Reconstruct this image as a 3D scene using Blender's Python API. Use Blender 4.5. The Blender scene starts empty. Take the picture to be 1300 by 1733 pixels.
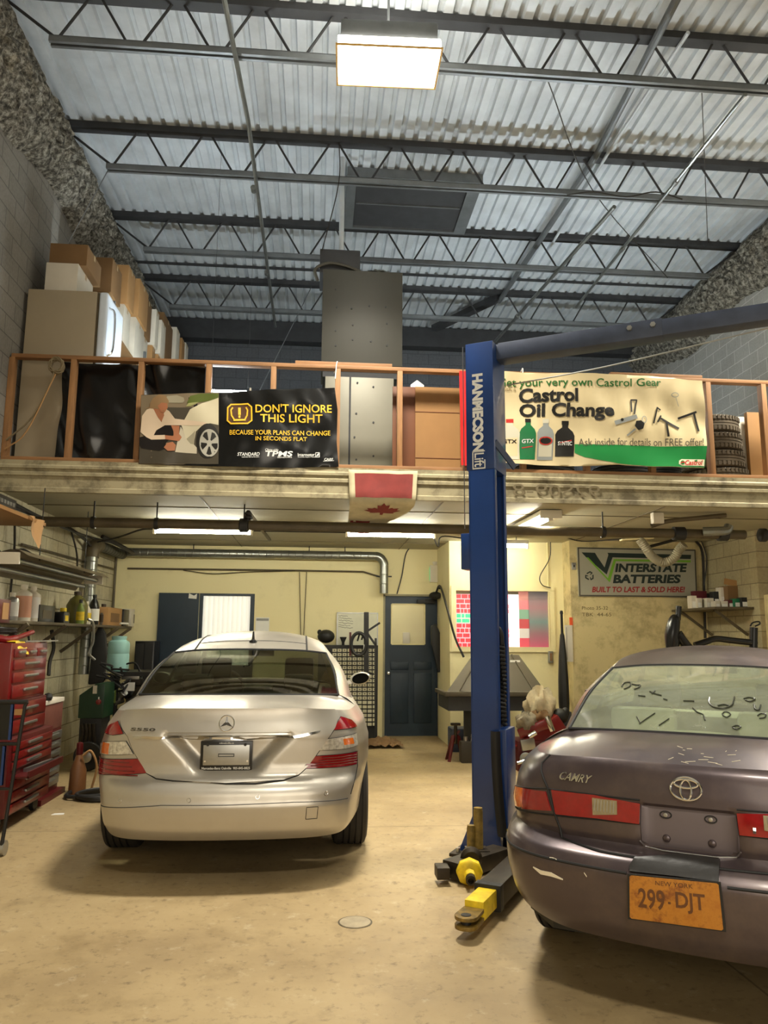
import bpy, bmesh, math, random
from math import sin, cos, pi, radians, sqrt, exp
from mathutils import Vector, Matrix
random.seed(7)
SC = bpy.context.scene
COL = SC.collection
# ---------------------------------------------------------------- camera
CAM_H, CAM_F, PITCH, YAW, ROLL = 1.5, 1300.0, radians(9.231), radians(4.840), radians(0.4)
_f = Vector((sin(YAW)*cos(PITCH), cos(YAW)*cos(PITCH), sin(PITCH)))
_r = Vector((cos(YAW), -sin(YAW), 0)); _u = _r.cross(_f)
RGT = _r*cos(ROLL) + _u*sin(ROLL); UPV = _u*cos(ROLL) - _r*sin(ROLL); FWD = _f
cam = bpy.data.cameras.new('camera'); cam_o = bpy.data.objects.new('camera', cam); COL.objects.link(cam_o)
cam.sensor_fit = 'HORIZONTAL'; cam.sensor_width = 36; cam.lens = 36*CAM_F/1300
cam.clip_end = 100; cam.clip_start = 0.05
cam_o.matrix_world = Matrix(((RGT.x, UPV.x, -FWD.x, 0), (RGT.y, UPV.y, -FWD.y, 0), (RGT.z, UPV.z, -FWD.z, CAM_H), (0, 0, 0, 1)))
SC.camera = cam_o
def at(px, py, axis, val):
    """point of the room seen at a photograph pixel, on the plane axis = val"""
    d = RGT*((px-650)/CAM_F) - UPV*((py-866.5)/CAM_F) + FWD
    o = Vector((0, 0, CAM_H)); i = 'xyz'.index(axis)
    return o + d*((val-o[i])/d[i])
def proj(p):
    q = Vector(p) - Vector((0, 0, CAM_H)); z = q.dot(FWD)
    return 650+CAM_F*q.dot(RGT)/z, 866.5-CAM_F*q.dot(UPV)/z
# ---------------------------------------------------------------- look
SC.view_settings.view_transform = 'Standard'; SC.view_settings.look = 'None'
SC.view_settings.gamma = 1; SC.view_settings.use_curve_mapping = False
SC.view_settings.exposure = 0.45
HIGHBAY_E, HIGHBAY_W, TUBE_E, LOFT_E = 14.0, 145.0, 86.0, 175.0
HIGHBAY_C, TUBE_C = (1.0, 0.94, 0.82), (1.0, 0.97, 0.80)
w = bpy.data.worlds.new('world'); SC.world = w; w.use_nodes = True
w.node_tree.nodes['Background'].inputs[0].default_value = (0.8, 0.85, 1.0, 1)
w.node_tree.nodes['Background'].inputs[1].default_value = 0.02
def area(name, loc, rot, sx, sy, power, color):
    l = bpy.data.lights.new(name, 'AREA'); l.shape = 'RECTANGLE'; l.size = sx; l.size_y = sy; l.energy = power; l.color = color
    o = bpy.data.objects.new(name, l); COL.objects.link(o); o.location = loc; o.rotation_euler = rot; return o
# unseen lamp added for the lit office behind the navy door
area('office_lamp', (1.2, 12.7, 2.75), (0, 0, 0), .8, .8, 13, (1.0, .96, .8))
# fill light added behind the camera, before the closed rear wall
area('rear_fill_light', (1.2, -4.6, 2.6), (radians(80), 0, 0), 6.0, 3.4, 180, (1.0, 0.90, 0.74))
# ---------------------------------------------------------------- helpers
def lin(c):
    c = c/255.0
    return c/12.92 if c <= 0.04045 else ((c+0.055)/1.055)**2.4
def rgb(r, g, b): return (lin(r), lin(g), lin(b))
class N:
    def __init__(s, m): s.m = m; m.use_nodes = True; s.t = m.node_tree; s.b = s.t.nodes['Principled BSDF']
    def n(s, t, **k):
        x = s.t.nodes.new(t)
        for a, b in k.items(): setattr(x, a, b)
        return x
    def l(s, a, b): s.t.links.new(a, b)
    def noise(s, vec, scale, detail=4, rough=0.6):
        x = s.n('ShaderNodeTexNoise'); x.inputs['Scale'].default_value = scale; x.inputs['Detail'].default_value = detail
        x.inputs['Roughness'].default_value = rough
        if vec is not None: s.l(vec, x.inputs['Vector'])
        return x.outputs['Fac']
    def ramp(s, f, stops):
        x = s.n('ShaderNodeValToRGB'); e = x.color_ramp.elements
        e[0].position, e[0].color = stops[0][0], (*stops[0][1], 1); e[1].position, e[1].color = stops[-1][0], (*stops[-1][1], 1)
        for p, c in stops[1:-1]:
            q = e.new(p); q.color = (*c, 1)
        s.l(f, x.inputs[0]); return x.outputs[0]
    def mix(s, f, a, b, blend='MIX'):
        x = s.n('ShaderNodeMix', data_type='RGBA', blend_type=blend)
        for sock, v in ((x.inputs[0], f), (x.inputs[6], a), (x.inputs[7], b)):
            if hasattr(v, 'is_output'): s.l(v, sock)
            elif isinstance(v, (int, float)): sock.default_value = v
            else: sock.default_value = (*v, 1)
        return x.outputs[2]
    def bump(s, h, strength=0.3, dist=0.01):
        x = s.n('ShaderNodeBump'); x.inputs['Strength'].default_value = strength; x.inputs['Distance'].default_value = dist
        s.l(h, x.inputs['Height']); s.l(x.outputs[0], s.b.inputs['Normal'])
    def obj(s): return s.n('ShaderNodeTexCoord').outputs['Object']
    def pos(s): return s.n('ShaderNodeNewGeometry').outputs['Position']
def mat(name, col, rough=0.55, metal=0.0, var=0.18, scale=6.0, bump=0.0, bscale=40, coat=0.0, spec=None, emit=None, estr=1.0, stretch=None):
    m = bpy.data.materials.new(name); k = N(m)
    k.b.inputs['Roughness'].default_value = rough; k.b.inputs['Metallic'].default_value = metal
    k.b.inputs['Coat Weight'].default_value = coat; k.b.inputs['Coat Roughness'].default_value = 0.06
    if spec is not None: k.b.inputs['Specular IOR Level'].default_value = spec
    v = k.obj()
    if stretch:
        mp = k.n('ShaderNodeMapping'); mp.inputs['Scale'].default_value = stretch; k.l(v, mp.inputs['Vector']); v = mp.outputs[0]
    f = k.noise(v, scale)
    lo = tuple(c*(1-var) for c in col); hi = tuple(min(1, c*(1+var*0.8)) for c in col)
    k.l(k.ramp(f, [(0.3, lo), (0.7, hi)]), k.b.inputs['Base Color'])
    if bump: k.bump(k.noise(v, bscale, 3), bump, 0.004)
    if emit:
        k.b.inputs['Emission Color'].default_value = (*emit, 1); k.b.inputs['Emission Strength'].default_value = estr
    return m
INV = {}
class MB:
    def __init__(s): s.bm = bmesh.new(); s.mi = 0
    def face(s, vs):
        try:
            f = s.bm.faces.new(vs); f.material_index = s.mi; return f
        except ValueError: return None
    def poly(s, pts): return s.face([s.bm.verts.new(p) for p in pts])
    def box(s, x0, x1, y0, y1, z0, z1, M=None):
        v = [Vector((x, y, z)) for z in (z0, z1) for y in (y0, y1) for x in (x0, x1)]
        if M is not None: v = [M @ p for p in v]
        v = [s.bm.verts.new(p) for p in v]
        for q in ((0, 2, 3, 1), (4, 5, 7, 6), (0, 1, 5, 4), (2, 6, 7, 3), (0, 4, 6, 2), (1, 3, 7, 5)): s.face([v[i] for i in q])
        return s
    def bar(s, a, b, w, h=None, up=(0, 0, 1)):
        """rectangular bar from a to b"""
        a = Vector(a); b = Vector(b); h = h or w; d = (b-a); L = d.length; d.normalize()
        u = Vector(up)
        if abs(d.dot(u)) > 0.98: u = Vector((0, 1, 0))
        x = d.cross(u).normalized(); z = x.cross(d)
        M = Matrix((( x.x, d.x, z.x, a.x), (x.y, d.y, z.y, a.y), (x.z, d.z, z.z, a.z), (0, 0, 0, 1)))
        return s.box(-w/2, w/2, 0, L, -h/2, h/2, M)
    def tube(s, pts, r, n=8, closed=False, caps=True):
        pts = [Vector(p) for p in pts]; rings = []; prev = None
        for i, p in enumerate(pts):
            a = pts[i-1] if (i or closed) else p; b = pts[(i+1) % len(pts)] if (i < len(pts)-1 or closed) else p
            d = (b-a).normalized()
            if prev is None:
                u = Vector((0, 0, 1)) if abs(d.z) < 0.9 else Vector((1, 0, 0))
                x = d.cross(u).normalized()
            else:
                x = prev - d*prev.dot(d)
                x = x.normalized() if x.length > 1e-6 else d.orthogonal().normalized()
            prev = x; y = d.cross(x); rr = r[i] if isinstance(r, (list, tuple)) else r
            rings.append([s.bm.verts.new(p + (x*cos(2*pi*k/n) + y*sin(2*pi*k/n))*rr) for k in range(n)])
        m = len(rings)
        for i in range(m if closed else m-1):
            A, B = rings[i], rings[(i+1) % m]
            for k in range(n): s.face([A[k], A[(k+1) % n], B[(k+1) % n], B[k]])
        if caps and not closed: s.face(rings[0][::-1]); s.face(rings[-1])
        return s
    def cyl(s, a, b, r0, r1=None, n=16): return s.tube([a, b], [r0, r0 if r1 is None else r1], n)
    def lathe(s, prof, o=(0, 0, 0), M=None, n=24):
        """profile of (r, z) turned about z"""
        rings = []
        for r, z in prof:
            ring = []
            for k in range(n):
                p = Vector((r*cos(2*pi*k/n), r*sin(2*pi*k/n), z))
                if M is not None: p = M @ p
                ring.append(s.bm.verts.new(p + Vector(o)))
            rings.append(ring)
        for A, B in zip(rings, rings[1:]):
            for k in range(n): s.face([A[k], A[(k+1) % n], B[(k+1) % n], B[k]])
        if prof[0][0] > 1e-5: s.face(rings[0][::-1])
        if prof[-1][0] > 1e-5: s.face(rings[-1])
        return s
    def prism(s, poly, fn, d0, d1):
        """polygon (u, v) carried by fn(u, v, depth) between two depths"""
        A = [s.bm.verts.new(fn(u, v, d0)) for u, v in poly]; B = [s.bm.verts.new(fn(u, v, d1)) for u, v in poly]
        n = len(poly); s.face(A[::-1]); s.face(B)
        for i in range(n): s.face([A[i], A[(i+1) % n], B[(i+1) % n], B[i]])
        return s
    def grid(s, G, flip=False):
        V = [[s.bm.verts.new(p) for p in row] for row in G]
        for i in range(len(V)-1):
            for j in range(len(V[0])-1):
                q = [V[i][j], V[i][j+1], V[i+1][j+1], V[i+1][j]]
                s.face(q[::-1] if flip else q)
        return V
    def sheet(s, poly, fn, step=0.1, off=0.0, thick=0.0):
        """flat polygon cut on a grid of step, then laid on the surface fn(u, v, offset)"""
        t = bmesh.new(); t.faces.new([t.verts.new((u, v, 0)) for u, v in poly])
        us = [p[0] for p in poly]; vs = [p[1] for p in poly]
        for ax, lo, hi in ((0, min(us), max(us)), (1, min(vs), max(vs))):
            st = step[ax] if isinstance(step, tuple) else step
            k = math.floor(lo/st)+1
            while k*st < hi-1e-6:
                co = [0, 0, 0]; no = [0, 0, 0]; co[ax] = k*st; no[ax] = 1
                bmesh.ops.bisect_plane(t, geom=t.verts[:]+t.edges[:]+t.faces[:], dist=1e-6, plane_co=co, plane_no=no); k += 1
        return s._lay(t, fn, off, thick)
    def _lay(s, t, fn, off, thick):
        t.verts.index_update(); t.normal_update()
        mp = {v: s.bm.verts.new(fn(v.co.x, v.co.y, off)) for v in t.verts}
        for f in t.faces: s.face([mp[v] for v in f.verts])
        if thick:
            lo = {}
            for e in t.edges:
                if len(e.link_faces) == 1:
                    a, b = e.verts
                    for v in (a, b):
                        if v not in lo: lo[v] = s.bm.verts.new(fn(v.co.x, v.co.y, off-thick))
                    s.face([mp[b], mp[a], lo[a], lo[b]])
        t.free(); return s
    def text(s, body, fn, x, y, w=None, h=None, bold=0.0, shear=0.0, off=0.0, thick=0.0, sub=0.0, align='L', res=3, rot=False):
        """lettering whose inked box is x..x+w, y..y+h on the surface fn"""
        c = bpy.data.curves.new('t', 'FONT'); c.body = body; c.size = 1; c.offset = bold; c.shear = shear; c.resolution_u = res
        o = bpy.data.objects.new('t', c); COL.objects.link(o)
        dg = bpy.context.evaluated_depsgraph_get(); me = bpy.data.meshes.new_from_object(o.evaluated_get(dg))
        bpy.data.objects.remove(o); bpy.data.curves.remove(c)
        t = bmesh.new(); t.from_mesh(me); bpy.data.meshes.remove(me)
        xs = [v.co.x for v in t.verts]; ys = [v.co.y for v in t.verts]
        x0, x1, y0, y1 = min(xs), max(xs), min(ys), max(ys)
        if h is None: h = w*(y1-y0)/(x1-x0)
        if w is None: w = h*(x1-x0)/(y1-y0)
        if align == 'C': x -= w/2
        for v in t.verts: v.co = Vector((x+(v.co.x-x0)/(x1-x0)*w, y+(v.co.y-y0)/(y1-y0)*h, 0))
        if sub:
            lx0, lx1 = x, x+w; ax = 0
            k = math.floor(lx0/sub)+1
            while k*sub < lx1:
                bmesh.ops.bisect_plane(t, geom=t.verts[:]+t.edges[:]+t.faces[:], dist=1e-6, plane_co=(k*sub, 0, 0), plane_no=(1, 0, 0)); k += 1
        return s._lay(t, fn, off, thick)
    def build(s, name, m, parent=None, bevel=0.0, smooth=0.6, local=False, segs=2):
        bm = s.bm
        bmesh.ops.remove_doubles(bm, verts=bm.verts[:], dist=1e-6)
        if bevel:
            es = [e for e in bm.edges if len(e.link_faces) == 2 and e.calc_face_angle(0) > 0.6]
            try: bmesh.ops.bevel(bm, geom=es, offset=bevel, segments=segs, affect='EDGES', profile=0.6, clamp_overlap=True)
            except Exception: pass
        me = bpy.data.meshes.new(name); o = bpy.data.objects.new(name, me); COL.objects.link(o)
        if parent is not None:
            o.parent = parent
            if not local and parent.name in INV: bm.transform(INV[parent.name])
            INV[o.name] = INV.get(parent.name, Matrix())
        elif not local:
            co = [v.co for v in bm.verts]
            c = Vector(((min(v.x for v in co)+max(v.x for v in co))/2, (min(v.y for v in co)+max(v.y for v in co))/2, min(v.z for v in co)))
            bm.transform(Matrix.Translation(-c)); o.location = c; INV[o.name] = Matrix.Translation(-c)
        bm.to_mesh(me); bm.free()
        for x in (m if isinstance(m, (list, tuple)) else [m]): me.materials.append(x)
        if smooth:
            for p in me.polygons: p.use_smooth = True
            me.set_sharp_from_angle(angle=smooth)
        return o
def tag(o, label, cat, group=None):
    o['label'] = label; o['category'] = cat
    if group: o['group'] = group
    return o
def thing(name, label, cat, loc=(0, 0, 0), rz=0.0, group=None, rot=None):
    o = bpy.data.objects.new(name, None); COL.objects.link(o); o.empty_display_size = 0.1
    o.location = loc; o.rotation_euler = rot or (0, 0, rz)
    M = Matrix.Translation(Vector(loc)) @ (Matrix.Rotation(rz, 4, 'Z') if rot is None else __import__('mathutils').Euler(rot).to_matrix().to_4x4())
    INV[o.name] = M.inverted()
    return tag(o, label, cat, group)
def struct(o): o['kind'] = 'structure'; return o
def dup(root, loc=None, rot=None, label=None, group=None):
    r = root.copy(); COL.objects.link(r)
    if loc is not None: r.location = loc
    if rot is not None: r.rotation_euler = rot
    if label: r['label'] = label
    if group: r['group'] = group
    INV[r.name] = Matrix()
    def rec(a, b):
        for ch in list(a.children):
            c = ch.copy(); COL.objects.link(c); c.parent = b; rec(ch, c)
    rec(root, r); return r
def cr(pts, n=8, closed=False):
    """smooth curve through points"""
    P = [Vector(p) for p in pts]; out = []; m = len(P)
    for i in range(m if closed else m-1):
        a = P[i-1] if (i or closed) else P[0]*2-P[1]; b = P[i]; c = P[(i+1) % m]
        d = P[(i+2) % m] if (i < m-2 or closed) else c*2-b
        for k in range(n):
            t = k/n
            out.append(0.5*((2*b)+(c-a)*t+(2*a-5*b+4*c-d)*t*t+(3*b-a-3*c+d)*t**3))
    if not closed: out.append(P[-1])
    return out
def ss(a, b, x):
    t = max(0.0, min(1.0, (x-a)/(b-a))); return t*t*(3-2*t)
def interp(tab, x):
    if x <= tab[0][0]: return tab[0][1]
    for (a, p), (b, q) in zip(tab, tab[1:]):
        if x <= b: return p+(q-p)*(x-a)/(b-a)
    return tab[-1][1]
# ---------------------------------------------------------------- materials of the room
def wall_mat(name, c1, c2, mortar, axis, dirt=0.35, dirtcol=(0.05, 0.04, 0.025), dscale=1.3, msize=0.006, lowdirt=None):
    m = bpy.data.materials.new(name); k = N(m); p = k.pos()
    sp = k.n('ShaderNodeSeparateXYZ'); k.l(p, sp.inputs[0]); cb = k.n('ShaderNodeCombineXYZ')
    k.l(sp.outputs['Y' if axis == 'x' else 'X'], cb.inputs[0]); k.l(sp.outputs['Z'], cb.inputs[1])
    br = k.n('ShaderNodeTexBrick'); k.l(cb.outputs[0], br.inputs['Vector'])
    br.inputs['Scale'].default_value = 1; br.inputs['Brick Width'].default_value = 0.4; br.inputs['Row Height'].default_value = 0.2
    br.inputs['Mortar Size'].default_value = msize; br.inputs['Mortar Smooth'].default_value = 0.4
    br.inputs['Color1'].default_value = (*c1, 1); br.inputs['Color2'].default_value = (*c2, 1); br.inputs['Mortar'].default_value = (*mortar, 1)
    n1 = k.noise(p, dscale, 6, 0.65)
    f = k.ramp(n1, [(0.42, (0, 0, 0)), (0.75, (dirt,)*3)])
    c = k.mix(f, br.outputs['Color'], dirtcol)
    n2 = k.noise(p, 30, 3); c = k.mix(0.25, c, k.ramp(n2, [(0.3, (0.2,)*3), (0.7, (0.8,)*3)]), 'SOFT_LIGHT')
    k.l(c, k.b.inputs['Base Color']); k.b.inputs['Roughness'].default_value = 0.85
    mh = k.mix(0.12, br.outputs['Fac'], n2, 'MIX')
    inv = k.n('ShaderNodeInvert'); k.l(mh, inv.inputs['Color']); k.bump(inv.outputs[0], 0.45, 0.012)
    return m
M = {}
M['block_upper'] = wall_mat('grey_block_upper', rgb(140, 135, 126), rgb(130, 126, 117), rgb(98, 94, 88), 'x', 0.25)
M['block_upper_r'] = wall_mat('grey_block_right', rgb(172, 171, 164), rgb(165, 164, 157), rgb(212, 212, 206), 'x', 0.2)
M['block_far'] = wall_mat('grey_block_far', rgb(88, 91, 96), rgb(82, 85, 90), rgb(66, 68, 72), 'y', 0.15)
M['block_lower'] = wall_mat('grimy_block', rgb(206, 198, 168), rgb(196, 188, 158), rgb(128, 120, 94), 'x', 0.5)
M['block_low_r'] = wall_mat('tan_block', rgb(176, 164, 128), rgb(166, 154, 120), rgb(120, 110, 84), 'x', 0.4)
def plaster(name, c, dirtc, lo=0.5, hi=0.72, amt=0.45, scale=1.6):
    m = bpy.data.materials.new(name); k = N(m); p = k.pos()
    n = k.noise(p, scale, 7, 0.68); f = k.ramp(n, [(lo, (0,)*3), (hi, (amt,)*3)])
    c1 = k.mix(f, c, dirtc)
    n2 = k.noise(p, 0.5, 2); c1 = k.mix(0.3, c1, k.ramp(n2, [(0.3, (0.35,)*3), (0.7, (0.65,)*3)]), 'SOFT_LIGHT')
    k.l(c1, k.b.inputs['Base Color']); k.b.inputs['Roughness'].default_value = 0.7
    k.bump(k.noise(p, 14, 4), 0.12, 0.01); return m
M['cream'] = plaster('cream_paint', rgb(232, 220, 170), rgb(156, 138, 92), 0.56, 0.8, 0.35)
M['cream_dirty'] = plaster('stained_cream_paint', rgb(210, 194, 144), rgb(110, 92, 56), 0.48, 0.68, 0.6, 3.2)
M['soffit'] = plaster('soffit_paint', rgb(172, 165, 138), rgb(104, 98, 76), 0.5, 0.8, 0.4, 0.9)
M['edge'] = plaster('edge_beam_paint', rgb(160, 149, 116), rgb(78, 68, 46), 0.46, 0.64, 0.8, 4)
def floor_mat():
    m = bpy.data.materials.new('concrete_floor'); k = N(m); p = k.pos()
    a = k.noise(p, 0.55, 6, 0.6); c = k.ramp(a, [(0.3, rgb(136, 115, 81)), (0.5, rgb(166, 144, 104)), (0.72, rgb(184, 163, 122))])
    b = k.noise(p, 3.2, 8, 0.72); c = k.mix(k.ramp(b, [(0.52, (0,)*3), (0.74, (0.5,)*3)]), c, rgb(104, 84, 54))
    d = k.noise(p, 17, 6, 0.7); c = k.mix(k.ramp(d, [(0.55, (0,)*3), (0.72, (0.75,)*3)]), c, rgb(96, 80, 56))
    e = k.noise(p, 7, 7, 0.75); c = k.mix(k.ramp(e, [(0.58, (0,)*3), (0.74, (0.5,)*3)]), c, rgb(206, 192, 160))
    sp = k.n('ShaderNodeSeparateXYZ'); k.l(p, sp.inputs[0])
    # saw-cut joints
    for axis, offs, per in (('Y', 1.15, 5.3), ('X', 1.95, 7.0)):
        q = k.n('ShaderNodeMath', operation='SUBTRACT'); k.l(sp.outputs[axis], q.inputs[0]); q.inputs[1].default_value = offs
        pp = k.n('ShaderNodeMath', operation='PINGPONG'); k.l(q.outputs[0], pp.inputs[0]); pp.inputs[1].default_value = per/2
        lt = k.n('ShaderNodeMath', operation='LESS_THAN'); k.l(pp.outputs[0], lt.inputs[0]); lt.inputs[1].default_value = 0.006
        mu = k.n('ShaderNodeMath', operation='MULTIPLY'); k.l(lt.outputs[0], mu.inputs[0]); mu.inputs[1].default_value = 0.55
        c = k.mix(mu.outputs[0], c, rgb(70, 56, 36))
    k.l(c, k.b.inputs['Base Color'])
    k.l(k.ramp(b, [(0.3, (0.62,)*3), (0.7, (0.46,)*3)]), k.b.inputs['Roughness'])
    k.bump(k.noise(p, 40, 4), 0.15, 0.004); return m
M['floor'] = floor_mat()
M['deck'] = mat('galvanised_deck', rgb(202, 209, 214), 0.45, 0.08, 0.16, 2.5)
M['joist'] = mat('dark_joist_paint', rgb(54, 55, 57), 0.6, 0.1, 0.2)
M['chord'] = mat('grey_chord_steel', rgb(120, 124, 126), 0.4, 0.5, 0.15)
M['galv'] = mat('galvanised_steel', rgb(150, 152, 146), 0.32, 0.85, 0.2, 5)
M['darkpipe'] = mat('dark_pipe_paint', rgb(88, 77, 56), 0.55, 0.2, 0.3, 4)
M['black'] = mat('black_rubber', rgb(26, 25, 23), 0.55, 0, 0.25)
M['blackgloss'] = mat('black_plastic', rgb(20, 20, 20), 0.28, 0, 0.2)
M['wire'] = mat('dark_cable', rgb(34, 30, 24), 0.55)
M['wood'] = mat('pine_framing', rgb(150, 108, 66), 0.65, 0, 0.3, 3.5, stretch=(6, 6, 0.7))
M['woodrail'] = mat('pine_rail', rgb(148, 106, 66), 0.65, 0, 0.3, 3.5, stretch=(0.7, 6, 6))
M['card'] = mat('cardboard', rgb(168, 128, 80), 0.8, 0, 0.12, 2)
M['carddark'] = mat('dark_cardboard', rgb(122, 92, 56), 0.8, 0, 0.12, 2)
M['carton'] = mat('white_carton', rgb(214, 206, 188), 0.75, 0, 0.08, 3)
M['white'] = mat('white_enamel', rgb(214, 206, 186), 0.4, 0, 0.05, 3)
M['whiteblue'] = mat('cool_white_enamel', rgb(216, 226, 236), 0.35, 0, 0.04, 3)
M['paper'] = mat('paper', rgb(232, 230, 222), 0.7, 0, 0.04)
M['red'] = mat('red_enamel', rgb(118, 14, 16), 0.32, 0, 0.18, 4, coat=0.4)
M['redd'] = mat('dark_red_enamel', rgb(82, 11, 13), 0.4, 0, 0.2, 4)
M['chrome'] = mat('chrome', (0.75, 0.75, 0.74), 0.12, 1.0, 0.05)
M['steel'] = mat('brushed_steel', rgb(170, 170, 166), 0.35, 0.9, 0.15)
M['yellow'] = mat('worn_yellow_paint', rgb(222, 190, 30), 0.5, 0, 0.3, 14)
M['grease'] = mat('greasy_steel', rgb(54, 46, 34), 0.5, 0.5, 0.4, 9)
M['navy'] = mat('navy_door_paint', rgb(18, 38, 52), 0.45, 0, 0.15, 3)
M['navydark'] = mat('dark_navy_paint', rgb(14, 28, 42), 0.5, 0, 0.15, 3)
def flat(name, c, rough=0.5, metal=0.0, emit=0.0):
    m = bpy.data.materials.new(name); k = N(m); k.b.inputs['Base Color'].default_value = (*c, 1); k.b.inputs['Roughness'].default_value = rough
    k.b.inputs['Metallic'].default_value = metal
    if emit: k.b.inputs['Emission Color'].default_value = (*c, 1); k.b.inputs['Emission Strength'].default_value = emit
    return m
def emitter(name, c, e):
    m = bpy.data.materials.new(name); k = N(m); k.b.inputs['Base Color'].default_value = (*c, 1)
    k.b.inputs['Emission Color'].default_value = (*c, 1); k.b.inputs['Emission Strength'].default_value = e; return m
M['highbay'] = emitter('lit_high_bay_lens', HIGHBAY_C, HIGHBAY_E)
M['tube'] = emitter('lit_fluorescent_tube', TUBE_C, TUBE_E); M['lofttube'] = emitter('lit_cool_tube', (0.86, 0.95, 1.0), LOFT_E)
# ================================================================ room shell
XL, XR, XR2, YB, YF, YW, YS, YR = -3.1, 6.2, 5.5, 12.0, 13.8, 10.87, 10.55, -5.0
ZS, ZM, ZD = 2.87, 3.16, 7.25          # soffit, mezzanine floor, roof deck
YE = 7.5                               # front edge of the mezzanine
def slab(name, m, *b):
    return struct(MB().box(*b).build(name, m, smooth=0))
slab('floor', M['floor'], XL-.3, XR+.3, YR-.3, YF, -0.2, 0)
slab('wall_left', M['block_lower'], XL-.25, XL, YR, YF, 0, ZS)
slab('wall_left_upper', M['block_upper'], XL-.25, XL, YR, YF+.2, ZS, ZD+.1)
slab('wall_right_upper', M['block_upper_r'], XR, XR+.25, YR, YF+.2, 0, ZD+.1)
slab('wall_right', M['block_low_r'], XR2, XR, 9.22, YS, 0, ZS)
slab('wall_rear', M['block_upper'], XL-.25, XR+.25, YR-.25, YR, 0, ZD+.1)
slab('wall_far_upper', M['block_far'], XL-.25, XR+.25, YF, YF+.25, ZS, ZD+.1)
# back wall with doorway openings, window bay and sign bay
wb = MB()
dx0, dx1, dz = 1.045, 1.865, 2.13      # navy door opening
bx0, bx1 = at(336, 1050, 'y', YB).x, at(430, 1050, 'y', YB).x   # doorway with blind
for b in ((XL, bx0, YB, YB+.15, 0, ZS), (bx0, bx1, YB, YB+.15, 2.14, ZS), (bx1, dx0, YB, YB+.15, 0, ZS), (dx0, dx1, YB, YB+.15, dz, ZS), (dx1, 2.0, YB, YB+.15, 0, ZS)): wb.box(*b)
struct(wb.build('wall_back', M['cream'], smooth=0))
wx0, wx1, wz0, wz1 = at(772, 1096, 'y', YW).x, at(929, 998, 'y', YW).x, 1.37, 2.16
ww = MB(); XA, XB_ = 1.865, 3.53
for b in ((XA, wx0, YW, YB+.15, 0, ZS), (wx1, XB_, YW, YW+.2, 0, ZS), (wx0, wx1, YW, YW+.2, 0, wz0), (wx0, wx1, YW, YW+.2, wz1, ZS)): ww.box(*b)
struct(ww.build('wall_window', M['cream'], smooth=0))
slab('wall_sign', M['cream_dirty'], XB_, XR2, YS, YW+.4, 0, ZS)
slab('wall_pier', M['cream_dirty'], XR2+.06, XR, 8.6, 9.22, 0, 2.05)
# rooms behind the doors and window (closed boxes)
slab('wall_office', M['cream'], XL, 6.0, YF-.3, YF, 0, ZS)
# mezzanine
me_ = MB(); me_.box(XL, XR, YE+.02, YF, ZS, ZM)
struct(me_.build('floor_mezzanine', M['soffit'], smooth=0))
eb = MB(); prof = [(0, ZS-.02), (-.012, ZS-.02), (-.012, ZS+.02), (0, ZS+.03), (0, ZS+.135), (-.018, ZS+.14), (-.018, ZS+.17), (-.004, ZS+.18), (-.004, ZS+.205), (-.02, ZS+.21), (-.02, ZS+.235), (-.006, ZS+.25), (-.006, ZM), (.06, ZM), (.06, ZS-.02)]
A = [eb.bm.verts.new((XL, YE+p, z)) for p, z in prof]; B = [eb.bm.verts.new((XR, YE+p, z)) for p, z in prof]
for i in range(len(prof)): eb.face([A[i], A[(i+1) % len(prof)], B[(i+1) % len(prof)], B[i]])
struct(eb.build('trim_mezzanine_edge', M['edge'], smooth=0))
# faint stencilled code on the edge beam (mirror-reversed in the photo)
tb = MB(); p0 = at(868, 838, 'y', YE-.022); p1 = at(1015, 815, 'y', YE-.022)
tb.text('92S09-8', lambda u, v, d: (p1.x-(u), YE-.024-d, v), 0, ZS+.045, p1.x-p0.x, .12)
struct(tb.build('trim_stencil', flat('faded_stencil', rgb(112, 100, 72), 0.8), smooth=0))
# soffit panel seams
sb = MB()
for y in (8.35, 9.9, 11.2): sb.box(XL, XR, y, y+.012, ZS-.006, ZS)
for x in (-1.2, 1.25, 3.6): sb.box(x, x+.012, YE+.1, YB, ZS-.005, ZS)
struct(sb.build('trim_soffit_seams', M['darkpipe'], smooth=0))
# roof deck
dk = MB(); prof = []; x = XL-.1; pt = 0.152
while x < XR+.1:
    prof += [(x, 0), (x+.085, 0), (x+.1, .04), (x+.137, .04)]; x += pt
A = [dk.bm.verts.new((px, YR, ZD+pz)) for px, pz in prof]; B = [dk.bm.verts.new((px, YF, ZD+pz)) for px, pz in prof]
for i in range(len(prof)-1): dk.face([A[i], A[i+1], B[i+1], B[i]])
dk.box(XL-.2, XR+.2, YR, YF, ZD+.1, ZD+.15)
struct(dk.build('ceiling', M['deck'], smooth=0))
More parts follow.
